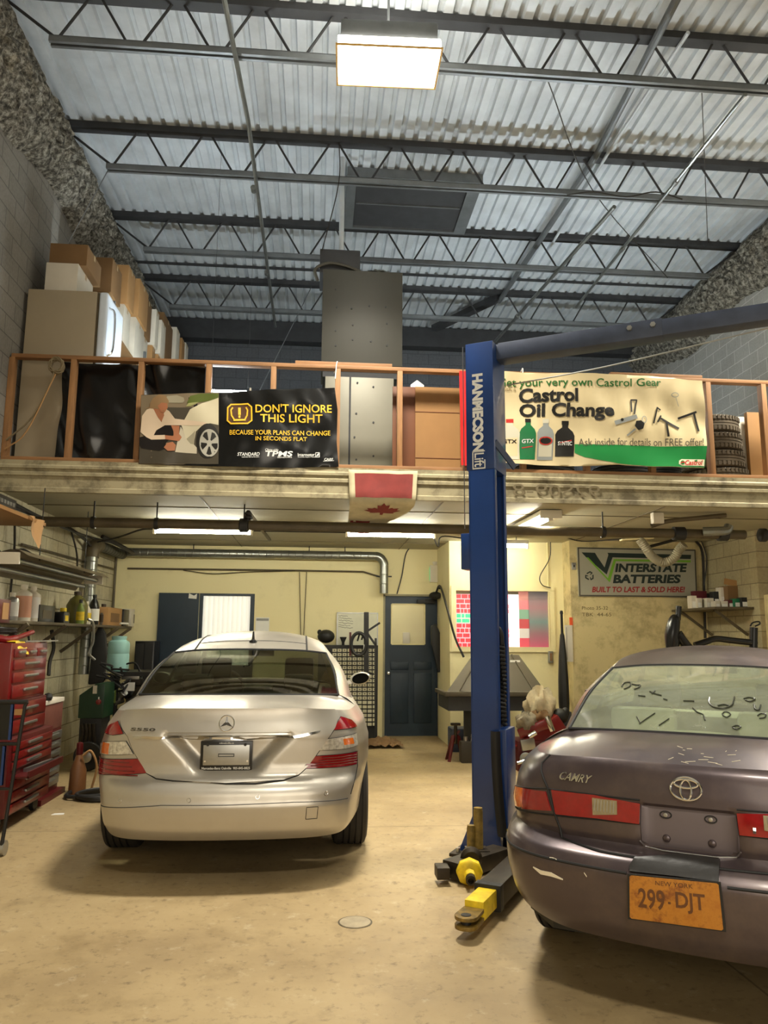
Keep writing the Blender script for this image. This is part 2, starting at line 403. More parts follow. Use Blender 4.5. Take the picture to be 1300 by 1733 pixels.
# dark steel beam along the far wall, and the spray-foam bands at the wall heads
slab('trim_far_beam', M['joist'], XL, XR, YF-.25, YF-.02, 6.86, ZD-.02)
def foam(name, x, sgn, seed):
    rnd = random.Random(seed); G = []; n = 260; m_ = 16
    for i in range(n):
        y = YR + (YF-YR)*i/(n-1); row = []
        for j in range(m_+1):
            t = j/m_; z = 6.36+.12*sin(y*2.1+seed)*(1-t)+(ZD-.03-6.36)*t
            d = (.03+.2*sin(pi*min(1, t*1.05))**.7 + .10*t)*(1+.0*t)
            d += rnd.uniform(-.04, .05)*(0.3+sin(pi*t))
            row.append((x+sgn*max(0.003, d if j else 0), y+rnd.uniform(-.02, .02), z+rnd.uniform(-.02, .02)))
        G.append(row)
    b = MB(); b.grid(G, flip=sgn > 0); o = b.build(name, M['foam'], smooth=0.4); return struct(o)
fm = bpy.data.materials.new('spray_foam'); k = N(fm); p = k.pos()
k.l(k.ramp(k.noise(p, 16, 6, .75), [(.38, rgb(52, 50, 44)), (.5, rgb(124, 120, 108)), (.62, rgb(190, 186, 172))]), k.b.inputs['Base Color']); k.b.inputs['Roughness'].default_value = .95
k.bump(k.noise(p, 22, 5, .7), 0.9, .06); M['foam'] = fm
foam('trim_foam_left', XL, 1, 3); foam('trim_foam_right', XR, -1, 5)
# bar joists: every web bar its own part
JY = (2.6, 4.45, 6.32, 8.2, 10.08, 11.94)
ordn = {6.32: 'open-web roof joist nearest the big square lamp', 8.2: 'open-web roof joist just behind the big square lamp', 10.08: 'open-web roof joist crossing just past the dark roof hatch', 11.94: 'farthest open-web roof joist, near the far block wall'}
for jy in JY[2:]:
    j = thing('roof_joist', ordn[jy], 'joist', (1.55, jy, 6.7))
    MB().box(XL, XR, jy-.06, jy+.06, ZD-.075, ZD).build('top_chord', M['joist'], j, smooth=0)
    bc = MB(); x0, x1 = XL+.62, XR-.62
    for dy in (-.045, .015): bc.box(x0, x1, jy+dy, jy+dy+.03, 6.69, 6.75)
    bc.box(x0, x1, jy-.045, jy+.045, 6.745, 6.752); bc.build('bottom_chord', M['chord'], j, smooth=0)
    zt, zb, n = ZD-.06, 6.745, 11; st = (x1-x0)/n
    MB().tube([(XL+.1, jy, zt), (x0+.06, jy, zb)], .014, 6).build('web_bar', M['joist'], j)
    MB().tube([(XR-.1, jy, zt), (x1-.06, jy, zb)], .014, 6).build('web_bar', M['joist'], j)
    for i in range(n):
        xa, xb = x0+.06+st*i, x0-.06+st*(i+1)
        MB().tube([(xa, jy, zb), ((xa+xb)/2-.05, jy, zt)], .0125, 6).build('web_bar', M['joist'], j)
        MB().tube([((xa+xb)/2+.05, jy, zt), (xb, jy, zb)], .0125, 6).build('web_bar', M['joist'], j)
slab('trim_deck_angle', M['joist'], XL, XR, 11.45, 11.49, ZD-.03, ZD)
# diagonal brace under the deck
bd = at(845, 503, 'z', 7.15); bd2 = at(735, 556, 'z', 7.1)
tag(MB().bar(bd, bd2, .14, .1).build('roof_brace', M['joist'], smooth=0), 'dark diagonal steel brace under the roof deck near the far joist', 'brace')
# roof hatch
h0 = at(600, 340, 'z', 7.2); h1 = at(755, 380, 'z', 7.2)
ht = thing('roof_hatch', 'dark rectangular roof hatch framed between two joists', 'hatch', ((h0.x+h1.x)/2, 9.4, 7.1))
hx0, hx1, hy0, hy1 = h0.x, h1.x+.12, 8.72, 9.98
b = MB()
for q in ((hx0-.12, hx0, hy0, hy1), (hx1, hx1+.16, hy0, hy1), (hx0, hx1, hy0, hy0+.05), (hx0, hx1, hy1-.05, hy1)): b.box(*q, 7.13, ZD)
b.build('hatch_frame', M['chord'], ht, smooth=0)
MB().box(hx0, hx1, hy0+.05, hy1-.05, 7.16, 7.2).build('hatch_panel', M['joist'], ht, smooth=0)
MB().box(hx0+.02, hx1-.02, 9.34, 9.36, 7.14, 7.16).build('hatch_seam', M['chord'], ht, smooth=0)
# conduits and pipes under the roof
def pipe(name, label, pts, r, m='galv', n=8, cat='pipe', couplings=()):
    t = thing(name, label, cat, pts[0])
    MB().tube(pts, r, n).build('pipe_run', M[m], t)
    for c in couplings:
        a = Vector(pts[0]).lerp(Vector(pts[-1]), c); d = (Vector(pts[-1])-Vector(pts[0])).normalized()*.04
        MB().cyl(a-d, a+d, r*1.5, n=10).build('coupling', M[m], t)
    return t
def zat(px, py, z): return at(px, py, 'z', z)
pipe('ceiling_conduit', 'pale conduit pipe running along the roof left of the lamp', [zat(372, -40, 6.6), zat(420, 205, 6.6), zat(466, 553, 6.62)], .022, couplings=(.42, .72))
pipe('ceiling_conduit', 'bright conduit crossing the right side of the roof on the slant', [zat(1262, 160, 6.64), zat(975, 520, 6.64)], .02, couplings=(.3, .62))
pipe('ceiling_conduit', 'short bright conduit ending behind the lift beam', [zat(1040, 350, 6.64), zat(838, 578, 6.6)], .026, couplings=(.75,))
pipe('sprinkler_main', 'wide dark pipe under the roof right of the hatch', [zat(1160, -30, 7.12), zat(1010, 262, 7.12), zat(845, 510, 7.12)], .04, 'chord', 10)
pipe('ceiling_conduit', 'thin conduit beside the wide dark roof pipe', [zat(1165, 55, 7.16), zat(1035, 250, 7.16), zat(930, 420, 7.16)], .02, 'deck')
pipe('flue_pipe', 'vertical pale flue pipe rising above the grey furnace cabinet', [(at(578, 428, 'y', 8.55).x, 8.55, 5.8), at(579, 312, 'y', 8.55), (at(579, 312, 'y', 8.55).x, 8.55, 7.25)], .03, 'deck')
# thin hanging wires
def wire(label, pts, r=.006, name='hanging_wire', m='wire', cat='wire', smoothn=6):
    return tag(MB().tube(cr(pts, smoothn), r, 5).build(name, M[m]), label, cat)
wire('thin wire slanting from the roof joist down to the white fridge top', [at(183, 288, 'y', 8.15), at(75, 485, 'y', 8.0)], .006, m='chord')
wire('thin wire slanting from the third joist down behind the black banner', [(at(525, 490, 'y', 11.9).x, 11.9, 7.2), at(525, 490, 'y', 11.88), at(440, 660, 'y', 9.5)], .006, m='chord')
wire('thin wire hanging beside the furnace motor box', [(at(573, 312, 'y', 8.1).x, 8.15, 7.2), at(573, 312, 'y', 8.1), at(545, 425, 'y', 8.28)], .006)
wire('thin wire hanging from the roof left of the lift beam', [at(923, 125, 'y', 6.3), at(1002, 320, 'y', 8.1), at(1130, 470, 'y', 10.0)], .006)
wire('thin vertical wire near the bright right corner of the roof', [at(1188, 158, 'y', 6.3), at(1198, 410, 'y', 9.0)], .005)
wire('cable looped along the joist near the right conduit', [at(960, 330, 'y', 8.1), at(1005, 325, 'y', 8.12), at(1060, 333, 'y', 8.15), at(1110, 325, 'y', 8.15), at(1155, 337, 'y', 8.15)], .008)
# ---------------------------------------------------------------- high bay lamps
def highbay(loc, label, tilt, up=True):
    t = thing('high_bay_lamp', label, 'lamp', loc, rot=(radians(tilt), 0, radians(-2)))
    b = MB(); b.box(-.40, .40, -.24, .24, .06, .22); b.build('housing', M['chord'], t, bevel=.02, local=True)
    if up: b = MB(); b.box(-.34, .34, -.2, .2, .221, .235); b.build('added_uplight', M['highbay'], t, local=True)  # unseen glowing panel added on the housing to light the roof deck
    b = MB(); b.box(-.425, .425, -.265, .265, -.03, .06); b.build('lens', M['highbay'], t, bevel=.012, local=True)
    l_ = area('high_bay_light', (0, 0, 0), (0, 0, 0), .82, .5, HIGHBAY_W, HIGHBAY_C); l_.data.spread = radians(118); l_.parent = t; l_.location = (0, 0, -.036)
    b = MB()
    for q in ((-.44, .44, -.28, -.265), (-.44, .44, .265, .28), (-.44, -.425, -.265, .265), (.425, .44, -.265, .265)): b.box(*q, -.034, -.022)
    b.build('lens_frame', M['lampframe'], t, local=True)
    MB().tube([(0, 0, .22), (0, 0, ZD-loc[2])], .012, 6).build('hanger', M['chord'], t, local=True)
    return t
M['lampframe'] = flat('amber_lens_rim', rgb(214, 168, 84), .4)
highbay((.50, 5.83, 6.32), 'big square high bay lamp glowing above the silver sedan', 6)
highbay((5.25, 6.9, 6.32), 'high bay lamp just beyond the right picture edge', 0, False)
highbay((.6, -1.2, 6.32), 'added high bay lamp giving fill light behind the viewer', 0)  # unseen lamp added as fill for the foreground
# ================================================================ mezzanine contents
def pbox(b, px0, py0, px1, py1, Y, depth, **k):
    """box whose front face fills a pixel rectangle on the plane y = Y"""
    a = at(px0, py1, 'y', Y); c = at(px1, py0, 'y', Y)
    return b.box(a.x, c.x, Y, Y+depth, a.z, c.z)
RY = 7.56
rl = thing('wood_railing', 'bare pine stud railing along the mezzanine edge', 'railing', (1.5, RY, ZM))
MB().box(XL+.02, XR-.02, RY, RY+.09, 4.215, 4.255).build('top_rail', M['woodrail'], rl, bevel=.004)
MB().box(XL+.02, XR-.02, RY-.04, RY+.09, ZM, ZM+.04).build('bottom_rail', M['woodrail'], rl, bevel=.004)
for px in (12, 118, 234, 350, 461, 571, 677, 785, 885, 992, 1102, 1202, 1296):
    x = at(px, 700, 'y', RY).x
    MB().box(x-.027, x+.027, RY, RY+.085, ZM+.04, 4.215).build('stud', M['wood'], rl, bevel=.003)
for pa, pb in (((500, 604), (664, 612)), ((1034, 626), (1190, 640))):
    a = at(*pa, 'y', RY); b = at(*pb, 'y', RY)
    MB().box(a.x, b.x, RY+.01, RY+.08, 4.255, 4.29).build('cap_board', M['woodrail'], rl, bevel=.003)
# knots of string over the rail
for px, py in ((568, 612), (884, 630)):
    p = at(px, py, 'y', RY-.03)
    tag(MB().tube(cr([(p.x, RY-.02, 4.1), (p.x+.01, RY-.02, 4.25), (p.x+.02, RY+.05, 4.3), (p.x-.01, RY+.1, 4.2)], 5), .006, 5).build('tie_string', M['paper']),
        'string tied over the pine rail above the grey cabinet' if px < 600 else 'string tied over the pine rail above the oil change banner', 'string')
# coil of rope and its tail on the left bay
p = at(95, 620, 'y', RY-.05); pts = []
rnd = random.Random(4)
for i in range(56):
    a = i*0.75; r = .06+.012*sin(i*1.7); pts.append((p.x+r*cos(a), RY-.04+.02*sin(i*.9), p.z+.01+r*1.2*sin(a)))
pts += [p+Vector((-.02, 0, -.1)), at(55, 705, 'y', RY-.03), at(10, 745, 'y', RY-.02)]
rp = tag(MB().tube(cr(pts, 3), .009, 5).build('rope_coil', mat('dirty_rope', rgb(122, 108, 80), .9)), 'coiled rope hanging on the railing in front of the white fridge', 'rope')
wire('second rope strand drooping left below the coil', [p+Vector((.0, 0, -.08)), at(45, 730, 'y', RY-.03), at(8, 760, 'y', RY-.02)], .008, 'rope_strand', 'card', 'rope')
def wrinkle(x, z, s=1.0):
    return s*(.012*sin(3.1*x+2.2*z)+.008*sin(7*x-5*z+1)+.006*sin(13*z+4*x)+.004*sin(21*x+3*sin(5*z)))
# black plastic sheeting
M['plastic'] = mat('black_plastic_sheet', rgb(20, 19, 18), 0.2, 0, .1, bump=.5, bscale=5)
for lab, q in (('black plastic sheet stapled behind the studs beside the white fridge', (93, 606, 349, 782)),):
    a = at(q[0], q[3], 'y', RY+.12); c = at(q[2], q[1], 'y', RY+.12)
    G = [[(a.x+(c.x-a.x)*i/60, RY+.13+wrinkle(a.x+(c.x-a.x)*i/60, ZM+.04+1.0*j/30, 1.6)+.05*max(0, sin(9*i/60+3*j/30))**6, ZM+.04+1.03*j/30) for i in range(61)] for j in range(31)]
    b = MB(); b.grid(G); tag(b.build('plastic_sheet', M['plastic'], smooth=1.5), lab, 'plastic sheet')
# white refrigerator
fx0, fx1, fy0, fy1, fz1 = -3.06, -2.36, 7.78, 8.42, 5.04
fr = thing('refrigerator', 'white refrigerator seen side-on behind the left end of the railing', 'refrigerator', (-2.7, 8.1, ZM))
MB().box(fx0, fx1, fy0, fy1, ZM, fz1).build('cabinet', mat('shaded_white_enamel', rgb(166, 152, 126), .5, 0, .06, 1.5), fr, bevel=.012)  # white side toned down in colour for the shade it stands in
MB().box(fx1, fx1+.02, fy0+.01, fy1-.01, ZM+.08, fz1-.01).build('door_seal', M['darkpipe'], fr)
MB().box(fx1+.02, fx1+.11, fy0, fy1, ZM+.08, fz1).build('door', M['whiteblue'], fr, bevel=.03, segs=4)
MB().tube(cr([(fx1+.11, fy0+.07, fz1-.15), (fx1+.17, fy0+.07, fz1-.22), (fx1+.17, fy0+.07, fz1-.6), (fx1+.11, fy0+.07, fz1-.68)], 6), .012, 8).build('handle', M['chrome'], fr)
# cartons
def carton(x0, x1, y0, y1, z0, z1, m, label, group=None, flap=False):
    t = thing('cardboard_box', label, 'box', ((x0+x1)/2, (y0+y1)/2, z0), group=group)
    MB().box(x0, x1, y0, y1, z0, z1).build('carton_body', M[m], t, bevel=.006)
    b = MB(); b.box(x0-.001, x1+.001, (y0+y1)/2-.025, (y0+y1)/2+.025, z1-.06, z1+.0015); b.build('packing_tape', M['tape'], t, smooth=0)
    return t
M['tape'] = mat('tan_tape', rgb(176, 150, 106), .35)
carton(-2.93, -2.60, 7.86, 8.4, fz1, 5.38, 'carton', 'white archive carton on top of the refrigerator')
carton(-2.92, -2.53, 7.9, 8.42, 5.38, 5.62, 'carddark', 'brown cardboard box topmost on the refrigerator stack')
sh = thing('storage_rack', 'long storage rack loaded with boxes along the left mezzanine wall', 'rack', (-2.7, 11, ZM))
for z in (4.05, 4.92): MB().box(XL+.02, -2.38, 8.55, 13.3, z, z+.03).build('rack_board', M['carddark'], sh)
for y in (8.6, 10.2, 11.8, 13.2):
    for x in (XL+.05, -2.42): MB().box(x-.02, x+.02, y-.02, y+.02, ZM, 5.3).build('rack_post', M['chord'], sh)
Z1, Z2 = 4.08, 4.95
for (xr, y0, dy, z0, z1, m, lab) in (
    (-2.46, 8.6, .42, Z2, at(187, 436, 'y', 8.6).z, 'carddark', 'dark cardboard box first on the rack just behind the refrigerator'),
    (-2.40, 9.08, .34, Z2, at(190, 447, 'y', 9.08).z, 'card', 'tall tan carton standing second along the rack top'),
    (-2.36, 9.5, .5, Z2, at(215, 476, 'y', 9.6).z, 'card', 'tan box with a lit side third along the rack top'),
    (-2.40, 10.08, .32, Z2, at(228, 503, 'y', 10.1).z, 'carddark', 'patterned brown box fourth along the rack top'),
    (-2.36, 10.5, .2, Z2, at(236, 522, 'y', 10.5).z, 'carton', 'narrow white carton in the middle of the rack top'),
    (-2.34, 10.8, .3, Z2, at(245, 540, 'y', 10.8).z, 'carton', 'pale carton after the narrow white one on the rack'),
    (-2.40, 11.2, .7, Z2, at(255, 527, 'y', 11.2).z, 'carddark', 'big dark brown box high near the far end of the rack'),
    (-2.36, 12.0, .3, Z2, at(268, 552, 'y', 12.0).z, 'carton', 'upright pale carton near the far end of the rack'),
    (-2.34, 12.4, .25, Z2, at(272, 570, 'y', 12.4).z, 'card', 'small tan carton second from the far rack end'),
    (-2.34, 12.75, .25, Z2, at(279, 578, 'y', 12.75).z, 'carton', 'last pale carton at the far end of the rack'),
    (-2.36, 8.7, .3, Z1, 4.6, 'carton', 'white carton low on the rack beside the refrigerator door'),
    (-2.34, 9.1, .45, Z1, 4.5, 'carton', 'wide pale carton on the lower rack board'),
    (-2.36, 9.7, .5, Z1, 4.66, 'card', 'tan carton on the lower rack board past the pale one'),
    (-2.35, 10.4, .5, Z1, 4.6, 'carddark', 'brown carton in the middle of the lower rack board'),
    (-2.34, 11.2, .5, Z1, 4.66, 'card', 'tan carton toward the far end of the lower rack')):
    if z1-z0 > .5:
        zm = z0+(z1-z0)*.52; carton(-2.93, xr-.03, y0+.02, y0+dy, z0, zm, 'carton' if m != 'carton' else 'card', 'carton directly beneath the '+lab.split(' ', 1)[1] if lab[0] in 'aA' and False else 'carton underneath the '+lab, 'boxes on the mezzanine rack'); z0 = zm
    carton(-2.95, xr, y0, y0+dy, z0, z1, m, lab, 'boxes on the mezzanine rack')
# grey furnace cabinet with motor box and flue
fc = thing('furnace_cabinet', 'tall grey sheet-metal furnace cabinet in the middle of the mezzanine', 'furnace', (.42, 8.6, ZM))
ga, gb = at(543, 640, 'y', 8.22).x, at(681, 640, 'y', 8.22).x
M['furn'] = mat('shaded_sheet_metal', rgb(70, 69, 61), .5, .2, .08, 1.5)  # upper casing coloured darker for the weak light up there
M['furnl'] = mat('lit_sheet_metal', rgb(136, 132, 116), .45, .2, .06, 1.5)  # same metal coloured brighter where the lamps reach the lower casing
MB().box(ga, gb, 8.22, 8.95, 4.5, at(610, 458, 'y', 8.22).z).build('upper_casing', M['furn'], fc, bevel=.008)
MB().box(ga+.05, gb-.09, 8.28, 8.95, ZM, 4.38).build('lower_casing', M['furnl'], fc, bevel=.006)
MB().box(ga+.02, gb-.05, 8.3, 8.95, 4.38, 4.5).build('shaded_gap', M['joist'], fc)  # dark-coloured block put where shade falls between the casings
MB().box(ga+.32, ga+.34, 8.274, 8.28, ZM, 4.38).build('casing_seam', M['joist'], fc)
b = MB(); rnd = random.Random(2)
for px, py in ((572, 645), (605, 648), (632, 655), (570, 698), (603, 700), (632, 715), (570, 725), (600, 740), (572, 755), (570, 776), (632, 772), (628, 790), (603, 778)):
    q = at(px, py, 'y', 8.28); MB().cyl((q.x, 8.283, q.z), (q.x, 8.272, q.z), .011, n=8).build('screw', M['joist'], fc)
for px, py in ((570, 520), (595, 522), (625, 518), (653, 520), (568, 560), (597, 550), (655, 585), (568, 585), (597, 575), (628, 578), (568, 490), (655, 548)):
    q = at(px, py, 'y', 8.22); MB().cyl((q.x, 8.223, q.z), (q.x, 8.212, q.z), .010, n=8).build('screw', M['joist'], fc)
q0 = at(541, 462, 'y', 8.3); q1 = at(610, 424, 'y', 8.3)
MB().box(q0.x, q1.x, 8.3, 8.8, at(610, 458, 'y', 8.22).z, q1.z).build('motor_box', M['joist'], fc, bevel=.01)
G = []
for i in range(13):
    G.append([(q1.x+.03+.36*i/12, 8.26+.4*j/8, at(610, 458, 'y', 8.22).z+.002+(.11*sin(pi*i/12)**.7*sin(pi*(j+.5)/9))+random.uniform(-.012, .02)) for j in range(9)])
b = MB(); b.grid(G); tag(b.build('plastic_bag', mat('grey_film', rgb(112, 110, 98), .3, 0, .2), smooth=.5), 'crumpled plastic bag lying on top of the furnace cabinet', 'bag')
b = MB(); b.tube(cr([(q0.x-.02, 8.3, q0.z-.1), (q0.x-.05, 8.26, q0.z+.02), (q0.x+.1, 8.25, q0.z+.1), (q0.x+.3, 8.26, q0.z+.08), (q1.x, 8.28, q0.z+.03)], 5), .02, 6)
tag(b.build('plastic_wrap', M['furn']), 'loose plastic wrap around the dark motor box', 'wrap')
# leaning boards behind the rail
def board(name, label, q, Y, th, m, cat='board'):
    a = at(q[0], q[3], 'y', Y); c = at(q[2], q[1], 'y', Y)
    return tag(MB().box(a.x, c.x, Y, Y+th, ZM, c.z).build(name, M[m], bevel=.004), label, cat)
M['ply'] = mat('aged_plywood', rgb(150, 110, 62), .7, 0, .16, 1.6); M['plyd'] = mat('brown_hardboard', rgb(112, 66, 36), .6, 0, .2, 1.6)
pk = thing('plywood_sheet', 'tan plywood sheet leaning behind the railing beside the grey cabinet', 'board', (1.35, 7.8, ZM))
a = at(703, 800, 'y', 7.8); c = at(781, 657, 'y', 7.8)
MB().box(a.x, c.x, 7.8, 7.82, ZM, c.z).build('plywood_panel', M['ply'], pk)
b = MB()
for py in (697, 775): q = at(703, py, 'y', 7.8); MB().box(a.x, c.x, 7.795, 7.8, q.z, q.z+.006).build('panel_seam', M['plyd'], pk, smooth=0)
board('hardboard_sheet', 'narrow dark brown hardboard strip between the cabinet and the plywood', (664, 655, 703, 800), 7.83, .02, 'plyd')
a = at(706, 656, 'y', 7.9)
MBp = MB(); MBp.prism([(-.09, ZM-a.z), (.09, ZM-a.z), (.075, .03), (0, .085), (-.07, .03)], lambda u, v, d: (a.x+u, 7.9+d, a.z+v), 0, .004)
tag(MBp.build('paper_sheet', M['paper']), 'white paper peeking over the plywood sheet', 'paper')
board('white_panel', 'white panel leaning at the right end beside the tyre stack', (1253, 706, 1274, 812), 8.0, .25, 'carton')
board('plank', 'upright brown plank between the white panel and the end stud', (1272, 698, 1289, 812), 7.9, .06, 'ply')
# tyres
def tyre_mb(b, o, R, w, Mx=None, n=40, tread=True):
    r = R*.62
    prof = [(r, -w*.36), (r*1.06, -w*.45), (R*.86, -w*.5), (R*.965, -w*.44), (R, -w*.36)]
    for k in range(5):
        z0 = -w*.34+k*w*.17
        prof += [(R, z0), (R, z0+w*.12), (R-.012, z0+w*.125), (R-.012, z0+w*.165)] if k < 4 else [(R, z0)]
    prof += [(R, w*.36), (R*.965, w*.44), (R*.86, w*.5), (r*1.06, w*.45), (r, w*.36), (r-.005, 0), (r, -w*.36)]
    return b.lathe(prof, o, Mx, n)
M['tyre'] = mat('dusty_tyre', rgb(84, 74, 58), .8, 0, .25, 9); M['tyred'] = mat('black_tyre', rgb(36, 33, 29), .7, 0, .25, 9)
tc = at(1207, 760, 'y', 8.15); ords = ['bottom', 'second', 'third', 'topmost']
for i in range(4):
    b = MB(); tyre_mb(b, (tc.x-.012*i+.02*(i == 0), 8.15, ZM+.1+.2*i), .335-.006*i, .2)
    b2 = b
    for k in range(44):   # tread blocks across the shoulders
        a_ = 2*pi*k/44; R_ = .337-.006*i; cx, cy = tc.x-.012*i+.02*(i == 0)+R_*cos(a_), 8.15+R_*sin(a_)
        for s_ in (-1, 1): b.box(-.006, .006, -.014, .014, -.022, .022, Matrix.Translation((cx, cy, ZM+.1+.2*i+s_*.06)) @ Matrix.Rotation(a_, 4, 'Z'))
    tag(b.build('tyre', M['tyre'], smooth=.5), '%s tyre in the stack at the right end of the mezzanine' % ords[i], 'tyre', 'tyres stacked on the mezzanine')
b = MB(); tyre_mb(b, (tc.x-.34, 8.95, ZM+.9), .33, .2, Matrix.Rotation(pi/2, 4, 'Y') if False else None)
tag(b.build('tyre', M['tyred'], smooth=.5), 'black tyre showing above and behind the tyre stack', 'tyre')
for i in range(4):
    b = MB(); tyre_mb(b, (tc.x-.34, 8.95, ZM+.1+.2*i), .33, .2); tag(b.build('tyre', M['tyred'], smooth=.5), 'black tyres in the rear pile behind the tyre stack', 'tyre', 'rear tyre pile')
for (px, y, lab) in ((925, 8.0, 'black tyre lying behind the oil bottles end of the banner'), (1060, 7.98, 'black tyre lying behind the green end of the banner'), (1000, 8.7, 'black tyre lying farther back behind the oil change banner')):
    x = at(px, 800, 'y', y).x
    for k_ in range(1):
        b = MB(); tyre_mb(b, (x, y+.1, ZM+.11), .33, .21); tag(b.build('tyre', M['tyred'], smooth=.5), lab, 'tyre')
tb_ = MB(); x = at(905, 600, 'y', 9.2).x
tb_.tube([(x+.45*cos(t*pi/20), 9.3, 4.0+.45*sin(t*pi/20)) for t in range(21)]+[(x-.45, 9.3, ZM)], .012, 6)
tag(tb_.build('hoop', M['joist']), 'thin dark hoop rising above the rail behind the oil change banner', 'hoop')
# fluorescent lamp glowing behind the railing
def tubelamp(a, b, label, w=.12, tm='tube', name='fluorescent_lamp', lit=True, drop=.0):
    a, b = Vector(a), Vector(b); t = thing(name, label, 'lamp', (a+b)/2)
    MB().bar(a+Vector((0, 0, .055 if tm == 'tube' else -.05)), b+Vector((0, 0, .055 if tm == 'tube' else -.05)), w, .05).build('fixture_body', M['white'], t, bevel=.008)
    d = (b-a).normalized()
    MB().cyl(a+d*.02, b-d*.02, .019, n=12).build('glowing_tube', M[tm] if lit else M['paper'], t)
    for p, s in ((a, 1), (b, -1)): MB().bar(p-Vector((0, 0, .03)), p+Vector((0, 0, .05)), .05, .02, up=d).build('lamp_holder', M['white'], t)
    return t
q0 = at(352, 662, 'y', 8.6); q1 = at(424, 662, 'y', 8.6)
uf = tubelamp(q0, (q1.x, 8.6, q0.z), 'lit fluorescent lamp seen above the black banner through the railing', tm='lofttube')
for xa_, lab_ in ((1.75, 'lit fluorescent lamp on the loft hidden behind the left half of the oil change banner'), (3.2, 'lit fluorescent lamp on the loft hidden behind the right half of the oil change banner'), (-2.2, 'lit fluorescent lamp on the loft hidden behind the black plastic sheet')):
    lp_ = tubelamp((xa_, 9.7 if xa_ > 0 else 8.5, 4.28 if xa_ > 0 else 4.02), (xa_+1.22, 9.7 if xa_ > 0 else 8.5, 4.28 if xa_ > 0 else 4.02), lab_, tm='lofttube')
    for k_ in (.1, 1.1): y_ = 9.7 if xa_ > 0 else 8.5; z_ = 4.28 if xa_ > 0 else 4.02; MB().tube([(xa_+k_, y_, ZM), (xa_+k_, y_, z_-.0)], .012, 6).build('lamp_stand', M['joist'], lp_)
MB().tube([(q0.x+.03, 8.6, q0.z+.05), (q0.x+.03, 8.6, ZD)], .002, 5).build('hanger', M['joist'], uf); MB().tube([(q1.x-.03, 8.6, q0.z+.05), (q1.x-.03, 8.6, ZD)], .002, 5).build('hanger', M['joist'], uf)
# ---------------------------------------------------------------- banners
def banner_fn(ox, oy, sc, Y, amp):
    def fn(u, v, off=0.0):
        p = at(ox+u/sc, oy-v/sc, 'y', Y)
        return Vector((p.x, Y-off*1.7-.02+wrinkle(p.x, p.z, amp), p.z))
    return fn
def art(parent, fn, name, m, poly, off, step=60):
    return MB().sheet([(x, -y) for x, y in poly], fn, step, off).build(name, m, parent, smooth=1.5)
def ell(cx, cy, rx, ry, n=20, a0=0, a1=2*pi): return [(cx+rx*cos(a0+(a1-a0)*i/n), cy+ry*sin(a0+(a1-a0)*i/n)) for i in range(n if a1-a0 > 6 else n+1)]
def stroke(pts, w, closed=False):
    """outline of a line of width w, as a list of quads"""
    out = []; P = [Vector((x, y)) for x, y in pts]
    for a, b in zip(P, P[1:]+([P[0]] if closed else [])):
        d = b-a
        if d.length < 1e-6: continue
        n = Vector((-d.y, d.x)).normalized()*w/2; e = d.normalized()*w*.25
        out.append([tuple(a-n-e), tuple(b-n+e), tuple(b+n+e), tuple(a+n-e)])
    return out
def strokes(parent, fn, name, m, lists, off, step=60):
    b = MB()
    for k_, (pts, w, cl) in enumerate(lists):
        for i_, q in enumerate(stroke(pts, w, cl)): b.sheet([(x, -y) for x, y in q], fn, step, off+.0002*((i_+k_) % 5))
    return b.build(name, m, parent, smooth=1.5)
BV = mat('black_vinyl', rgb(18, 18, 17), .18, 0, .1); GOLD = mat('gold_print', rgb(226, 176, 40), .4, 0, .12, 9); WHT = flat('white_print', rgb(225, 225, 218), .35)
F = banner_fn(230, 640, 3.714, 7.50, 1.0)
bn = thing('vinyl_banner', 'black vinyl banner with gold dashboard warning symbol tied to the railing', 'banner', at(400, 790, 'y', 7.5))
o1 = [(35, 108), (290, 100), (525, 97), (850, 72), (1000, 70), (1250, 62), (1268, 200), (1262, 400), (1275, 560), (900, 565), (500, 558), (20, 540), (28, 300)]
MB().sheet([(x, -y) for x, y in o1], F, 26, 0, .003).build('banner_sheet', BV, bn, smooth=1.5)
PH = {n_: flat('print_'+n_, c, .3) for n_, c in dict(road=rgb(70, 64, 52), wall=rgb(120, 106, 84), hedge=rgb(84, 94, 40), lawn=rgb(150, 150, 96), body=rgb(196, 186, 156), bodyd=rgb(150, 142, 118), tyre=rgb(34, 32, 28), rim=rgb(168, 164, 150), blouse=rgb(206, 184, 156), bloused=rgb(176, 152, 122), skin=rgb(168, 110, 78), hair=rgb(140, 112, 78), skirt=rgb(28, 24, 22), pave=rgb(184, 174, 150)).items()}
A_ = lambda n_, m_, poly, off: art(bn, F, n_, PH[m_], poly, off, 40)
A_('photo_print', 'wall', [(36, 110), (290, 102), (524, 99), (523, 300), (520, 500), (300, 545), (22, 538), (30, 300)], .0008)
A_('photo_road', 'road', [(200, 190), (520, 195), (522, 545), (22, 536), (26, 420), (200, 420)], .0016)
A_('photo_hedge', 'hedge', [(325, 165), (345, 120), (400, 104), (522, 104), (522, 140), (400, 160)], .0022)
A_('photo_lawn', 'lawn', [(320, 186), (335, 165), (400, 158), (350, 184)], .0024)
A_('photo_parked_car', 'bodyd', [(185, 150), (200, 118), (260, 112), (305, 130), (310, 150), (300, 162), (190, 160)], .0024)
A_('photo_pavement', 'pave', [(250, 468), (285, 310), (330, 380), (385, 440), (385, 478)], .0026)
A_('photo_car_fender', 'body', [(320, 250), (345, 205), (420, 165), (522, 130), (522, 300), (470, 290), (420, 305), (380, 340), (365, 420), (345, 415), (318, 390), (290, 300)], .003)
A_('photo_car_arch', 'bodyd', [(320, 385), (360, 350), (375, 335), (368, 420), (345, 415)], .0034)
